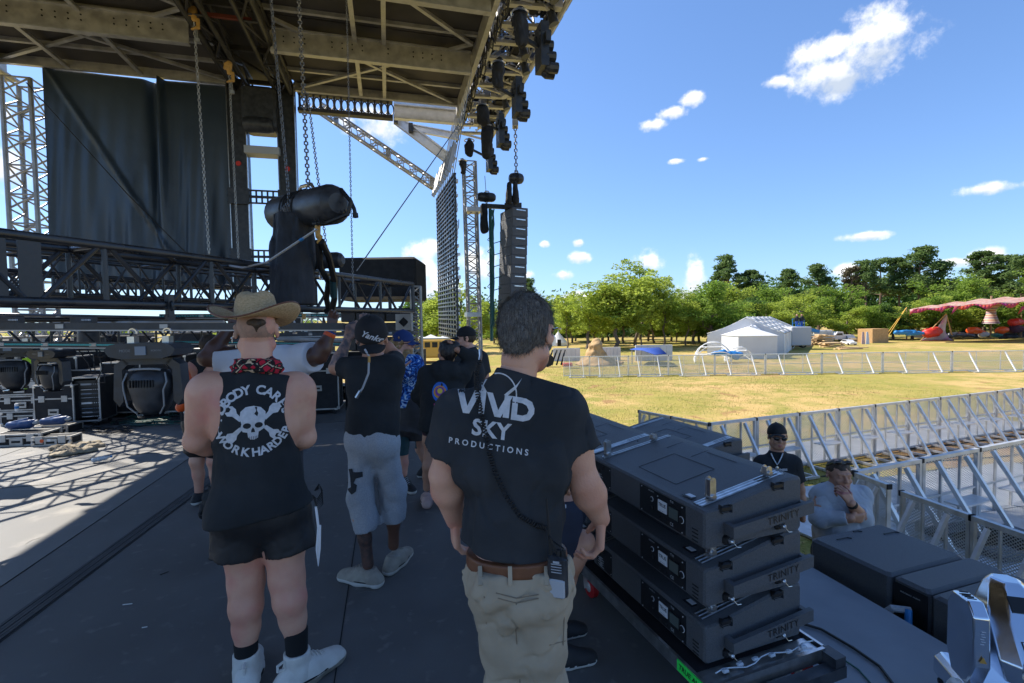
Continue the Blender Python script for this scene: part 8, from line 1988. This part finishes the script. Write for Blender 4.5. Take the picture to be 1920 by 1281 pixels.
hair_shell(f,'hair_blond',r=(.095,.105,.10),c=(0,-.03,-.005),cuts=(((0,.035,0),(0,1,0)),),wr=(.05,24,(1,1,.8)),h=.009,extra=lambda q,s:[q.cone(s.e(0,-.06,-.04),s.e(0,-.09,-.13),.085,.07,k=.04)])
cap_hat(f,'cap_blue',f.HF,tilt=V(.05,0,1),s=1.08,h=.008);glasses(f)
for a,t in(('L',V(.6,-.8,0)),('R',V(.9,.3,0))):shoe(f,V(J['an'+a].x,J['an'+a].y,.1),t,['shoe_dark','sole_white'],s=1.1,h=.009,laces='panel_grey')
# -- woman in black hoodie
J=JJ(4.35,head=(838,660),neck=(838,688),shL=(802,704),shR=(866,702),elL=(786,742,.05),elR=(886,672,.02),wrL=(800,772,.2),wrR=(856,655,-.08),hipL=(808,795),hipR=(842,795),knL=(806,855),knR=(838,855),anL=(800,915),anR=(836,912))
fl0(J,815,925)
f=Fig('woman in a black hoodie with a colourful round print, hand at her hair',J,(-.1,1,0),(-.55,.83,0),sc_=.93,bulk=.88,hs=.98)
f.body('skin_tan',h=.009,headh=.007,hands=(dict(wr=J['wrR'],d=V(-.8,0,.5),n=V(0,1,-.1),thumb=V(0,.3,-1),s=.95,curl=(.8,.8,.9,.9),h=.006),))
q=SD(.05);f.torso(q,.03,k=.05,waist=1.2,fl=.78);hem=P(822,806,4.35);q.cone(f.spine(.35),hem,.185,.17,k=.05,fl=(f.F,.85),cap=True)
for a in 'LR':q.cone(J['sh'+a],J['el'+a],.080,.066,k=.04);q.cone(J['el'+a],lerp(J['el'+a],J['wr'+a],.88),.066,.046,k=.03,cap=True)
q.cone(J['neck']+V(-.07,-.07,.0),J['neck']+V(.07,-.07,.0),.055,.055,k=.05);q.cone(J['neck']+V(-.06,-.09,-.05),J['neck']+V(.06,-.09,-.05),.05,.05,k=.05);q.wrinkle(.02,10,(1,1,.7));hd=f.garment('hoodie','tee_black',q,.009)
f.trousers('plum',P(801,906,4.35),P(836,904,4.35),r=(.088,.045),off=.006,top=.2,h=.009,name='leggings',mid=.062)
hair_shell(f,'hair_black',r=(.082,.10,.092),c=(0,-.02,.02),cuts=(((0,.045,0),(0,1,-.2)),),wr=(.012,40,(1,1,.5)),h=.008,extra=lambda q,s:[q.ball(s.e(.04,-.09,.055),.045,k=.02),q.cone(s.e(0,-.07,-.02),s.e(0,-.06,-.06),.05,.035,k=.03)])
parts=[];pw6=4.2/907
for rr_,mi,cy in((15,1,4),(12,2,4),(9,3,5),(5,4,6)):vs,fs=poly_cells([(x*pw6,y*pw6)for x,y in ellp(0,cy,rr_,rr_*(1.25 if mi==1 else 1),18)],.03);parts.append((vs,fs,mi-1))
for k in range(3):vs,fs=poly_cells([(x*pw6,y*pw6)for x,y in((-11+k*8,-17),(-5+k*8,-17),(-6+k*8,-27),(-11+k*8,-27))],.03);parts.append((vs,fs,4))
pm('print_blue',(.03,.16,.62),rough=.7);pm('print_orange',(.75,.36,.03),rough=.7);pm('print_purple',(.25,.06,.35),rough=.7);pm('print_yellow',(.8,.62,.08),rough=.7);pm('print_pink',(.75,.05,.32),rough=.7)
decal('back_print',parts,o_vf[hd.name],P(824,740,4.18)-V(0,.35,0),V(1,0,0),UP,BK,['print_blue','print_orange','print_purple','print_yellow','print_pink'],hd)
for a in 'LR':shoe(f,V(J['an'+a].x,J['an'+a].y,.09),V(-.25,1,0)if a=='L' else V(.2,1,0),['shoe_pink','shoe_pink'],s=.98,h=.008,chunky=1.15)
# -- man in black polo and cap, looking left
J=JJ(5.4,head=(873,634),neck=(880,657),shL=(858,674,-.14),shR=(900,672,.12),elL=(856,720,-.15),elR=(912,715,.12),wrL=(848,755,-.2),wrR=(905,755,0),hipL=(868,765),hipR=(896,765),knL=(868,820),knR=(900,820),anL=(866,860),anR=(908,862));fl0(J,885,872)
f=Fig('man in a black polo shirt and cap looking left behind the woman',J,(-.75,-.6,0),(-.97,-.15,0),sc_=1.05,bulk=1.08)
f.body('skin_fair',h=.010,headh=.006,hands=(dict(wr=J['wrL'],d=V(-.2,-.1,-1),n=V(.3,.9,0),thumb=V(-.9,0,0),h=.007),));f.tee('tee_black',P(882,772,5.4),off=.02,sl=.7,h=.010);f.trousers('shorts_black',P(868,850,5.4),P(903,850,5.4),r=(.11,.07),h=.011)
hair_shell(f,'hair_brown',r=(.080,.098,.09),c=(0,-.02,.015),cuts=(((0,.03,0),(0,1,-.2)),),wr=(.006,40,(1,1,1)),h=.008);cap_hat(f,'cap_black',f.HF,tilt=V(-.05,0,1),s=1.05,h=.008)
q=MB();q.path([J['neck']+V(-.05,-.06,0),J['neck']+V(-.06,-.10,-.09),J['neck']+V(-.02,-.11,-.12),J['neck']+V(.02,-.08,-.04)],.004,n=5);q.build('lanyard','panel_grey',f.root)
for a in 'LR':shoe(f,V(J['an'+a].x,J['an'+a].y,.1),V(-.6,-.6,0),['shoe_dark','sole_white'],h=.010)
# -- crouching man hidden behind the grey haired one
J=JJ(2.35,head=(1048,905),neck=(1045,938),shL=(1020,955,-.12),shR=(1070,955,.14),elL=(1028,1010,-.1),elR=(1040,1000,.1),wrL=(1040,1060,-.05),wrR=(1048,1060,.10),hipL=(1008,1068,-.08),hipR=(1020,1065,.10),knL=(1092,1018,-.08),knR=(1075,1040,.16),anL=(1042,1128,-.06),anR=(1030,1120,.15));fl0(J,1040,1150)
f=Fig('crouching man in a navy shirt and grey shorts, mostly hidden behind the grey haired man',J,(.8,.2,-.3),(.7,.6,-.4),sc_=1.0)
f.body('skin_tan',h=.009,hands=(dict(wr=J['wrL'],d=V(.2,0,-1),n=V(-1,.2,0),thumb=V(0,1,0),h=.007),dict(wr=J['wrR'],d=V(.2,0,-1),n=V(-1,.2,0),thumb=V(0,-1,0),h=.007)));tn_=f.tee('navy',lerp(f.hm,f.sm,-.05),off=.018,sl=.6,h=.009)
vs,fs=text_mesh('ing in',.075,bold=.002,cell=.014);decal('shirt_print',[(vs,fs,0)],o_vf[tn_.name],P(1058,932,2.25)-V(0,.35,0),V(1,0,-.1),UP,BK,['white_print'],tn_)
f.trousers('shorts_grey',lerp(J['hipL'],J['knL'],.97),lerp(J['hipR'],J['knR'],.97),r=(.098,.088),off=.016,top=.2,h=.009,name='shorts')
hair_shell(f,'hair_brown',h=.008)
for a in 'LR':shoe(f,V(J['an'+a].x,J['an'+a].y,.1),V(1,.15,0),['shoe_dark','sole_white'],h=.009)
# -- two men on the ground before the stage
J=JJ(4.70,head=(1458,818),neck=(1457,850),shL=(1428,868),shR=(1487,868),elL=(1410,905,.02),elR=(1500,918),wrL=(1398,930,-.15),wrR=(1505,975),hipL=(1442,1010),hipR=(1474,1010),knL=(1440,1100),knR=(1476,1100),anL=(1440,1185),anR=(1478,1185));J['base']=V(J['anL'].x,J['anL'].y,GZ)
J['shL'],J['shR']=J['shR'],J['shL'];J['elL'],J['elR']=J['elR'],J['elL'];J['wrL'],J['wrR']=J['wrR'],J['wrL'];J['hipL'],J['hipR']=J['hipR'],J['hipL'];J['knL'],J['knR']=J['knR'],J['knL'];J['anL'],J['anR']=J['anR'],J['anL']
f=Fig('man in a black cap, sunglasses, silver chain and black T-shirt standing below the stage edge',J,(-.1,-1,0),(-.25,-.95,.06),sc_=.98,bulk=.95,hs=.98)
f.body('skin_tan',h=.008,headh=.005,mats=['skin_tan','lips'],fn=lambda C:((np.abs(C[:,2]-(f.C.z-.072))<.010)&((C-np.array(f.C))@np.array(f.HF)>.085)).astype(int),hands=(dict(wr=J['wrR'],d=V(-.3,-.2,-1),n=V(0,1,0),thumb=V(1,0,0),h=.007),));tee=f.tee('tee_black',P(1458,1015,4.7),off=.016,sl=.68,sr=.078,h=.008)
f.trousers('shorts_black',J['anL']+UP*.05,J['anR']+UP*.05,r=(.1,.075),h=.012);cap_hat(f,'cap_black',V(-.5,-.85,0),tilt=V(.0,.22,1),s=1.03,h=.006);glasses(f)
q=SD(.01);hair_shell(f,'hair_black',r=(.079,.097,.085),c=(0,-.015,.01),cuts=(((0,.02,0),(0,1,0)),),wr=None,h=.007)
tv=bvh(o_vf[tee.name]);q=MB();pts=[]
for x,y in((1446,850),(1449,858),(1453,866),(1457,872),(1461,866),(1465,858),(1468,850)):r=ray(x,y).normalized();h=tv.ray_cast(CAM,r,9);pts.append(h[0]-r*.012 if h[0]is not None else P(x,y,4.55))
q.path(pts,.006,n=5);q.lathe(pts[3]-UP*.03,[(.0,-.004),(.018,0),(.0,.004)],10,(V(1,0,0),UP,V(0,-1,0)),cap=False);q.build('neck_chain','chain_silver',f.root)
vs,fs=text_mesh('GENESIS',.026,bold=.001,cell=.02);decal('chest_print',[(vs,fs,0)],o_vf[tee.name],P(1472,884,4.56)+V(0,.3,0),V(1,0,0),UP,BK,['white_print'],tee)if False else decal('chest_print',[(vs,fs,0)],o_vf[tee.name],P(1472,884,4.56)-V(0,.3,0),V(1,0,0),UP,BK,['white_print'],tee)
for a in 'LR':shoe(f,V(J['an'+a].x,J['an'+a].y,GZ+.1),V(0,-1,0),['shoe_dark','sole_white'],h=.012,zfloor=GZ)
J=JJ(4.0,head=(1573,888),neck=(1572,915),shL=(1612,930),shR=(1540,932),elL=(1618,975,-.12),elR=(1536,972,-.10),wrL=(1596,944,-.24),wrR=(1594,972,-.24),hipL=(1598,1040),hipR=(1558,1040),knL=(1600,1150),knR=(1556,1150),anL=(1602,1260),anR=(1552,1260));J['base']=V(J['anL'].x,J['anL'].y,GZ)
J['anL'].z=J['anR'].z=GZ+.11;J['knL'].z=J['knR'].z=GZ+.5
f=Fig('heavy man in a light grey shirt with a hand on his chin',J,(-.1,-1,0),(-.12,-1,-.08),sc_=1.06,bulk=1.02,hs=1.06)
f.body('skin_tan',h=.008,headh=.005,arm_r=(.06,.05,.048,.033),mats=['skin_tan','lips'],fn=lambda C:((np.abs(C[:,2]-(f.C.z-.076))<.009)&((C-np.array(f.C))@np.array(f.HF)>.09)).astype(int),hands=(dict(wr=J['wrL'],d=V(-.55,.15,.85),n=V(-.2,.95,-.2),thumb=V(-.5,.2,.9),s=1.05,curl=(.9,1.0,1.1,1.1),tcurl=.6,h=.005),dict(wr=J['wrR'],d=V(1,.1,-.05),n=V(0,.95,.1),thumb=V(0,0,1),s=1.05,curl=(.5,.5,.6,.6),h=.006)))
q=SD(.05);f.torso(q,.018,k=.05,waist=1.2,fl=.85);hem=P(1577,1050,4.0);q.cone(f.spine(.35),hem,.20,.21,k=.05,fl=(f.F,.85),cap=True);q.ball(f.spine(.30)+f.F*.06,.17,k=.1)
q.cone(J['shL'],J['elL'],.082,.070,k=.04);q.cone(J['elL'],lerp(J['elL'],J['wrL'],.42),.066,.056,k=.03,cap=True);q.cone(J['shR'],J['elR'],.082,.070,k=.04);q.cone(J['elR'],lerp(J['elR'],J['wrR'],.88),.066,.046,k=.03,cap=True)
q.cone(J['neck']-UP*.03,J['neck']+UP*.0,.08,.068,k=.03,cap=True);q.wrinkle(.026,9,(1,1,.9));f.garment('shirt','shirt_grey',q,.008)
f.trousers('shorts_grey',P(1600,1150,4.0),P(1556,1150,4.0),r=(.12,.12),h=.012,name='shorts')
hair_shell(f,'hair_brown',r=(.0775,.094,.081),c=(0,-.014,.028),cuts=(((0,.066,.03),(0,.75,-.8)),((0,0,-.05),(0,0,-1))),wr=(.010,40,(1,1,.5)),h=.006)
q=MB();
for m in(-1,1):q.ell(f.e(m*.034,.055,.102),(.028,.012,.016),10,6,(f.HF.cross(UP),f.HF,UP))
q.path([f.e(-.08,-.03,.05),f.e(-.06,.04,.095),f.e(0,.068,.10),f.e(.06,.04,.095),f.e(.08,-.03,.05)],.004,n=5);q.build('sunglasses','lens_dark',f.root)
q=SD(.005);a=lerp(J['elL'],J['wrL'],.86);b=lerp(J['elL'],J['wrL'],.97);q.cone(a,b,.038,.037,k=.004);wt=f.garment('wrist_watch','rubber',q,.006)
for a in 'LR':shoe(f,V(J['an'+a].x,J['an'+a].y,GZ+.1),V(0,-1,0),['shoe_dark','sole_white'],h=.012,zfloor=GZ)
# -- man in a black tank top at the left, back turned
J=JJ(4.5,head=(398,650,.1),neck=(398,672),shL=(366,688),shR=(412,688,.1),elL=(358,718),elR=(420,720,.1),wrL=(366,745,.1),wrR=(412,750,.15),hipL=(372,790),hipR=(402,790),knL=(372,840),knR=(404,840),anL=(372,895),anR=(404,895));fl0(J,388,925);J['anL'].z=J['anR'].z=.11;J['knL'].z=J['knR'].z=.52
f=Fig('man with a tattooed forearm half hidden left of the straw hat man',J,(.3,1,0),sc_=1.0)
f.body('skin_fair',h=.009,mats=['skin_fair','tattoo_fair'],fn=lambda C:((C[:,0]<J['elL'].x+.07)&(C[:,2]<J['elL'].z+.03)&(C[:,2]>J['wrL'].z)).astype(int),hands=(dict(wr=J['wrL'],d=V(.3,.2,-1),n=V(1,0,0),thumb=V(0,1,0),h=.008),))
q=SD(.05);f.torso(q,.012,k=.05,waist=1.1,fl=.72);hem=P(388,800,4.5);q.cone(f.spine(.35),hem,.165,.17,k=.05,fl=(f.F,.8),cap=True)
for a in 'LR':h1_=lerp(f.sm,J['sh'+a],1.4)-UP*.06;q.cone(h1_-V(0,.25,0),h1_+V(0,.25,0),.10,.10,k=.02,mode='sub')
q.cut(J['neck']+UP*.0,UP,.01);f.garment('tank_top','tee_black',q,.009);f.trousers('shorts_black',P(372,845,4.5),P(404,845,4.5),r=(.11,.11),h=.011,name='shorts');hair_shell(f,'hair_brown',h=.009)
for a in 'LR':shoe(f,J['an'+a],V(0,1,0),['shoe_dark','sole_white'],h=.010)
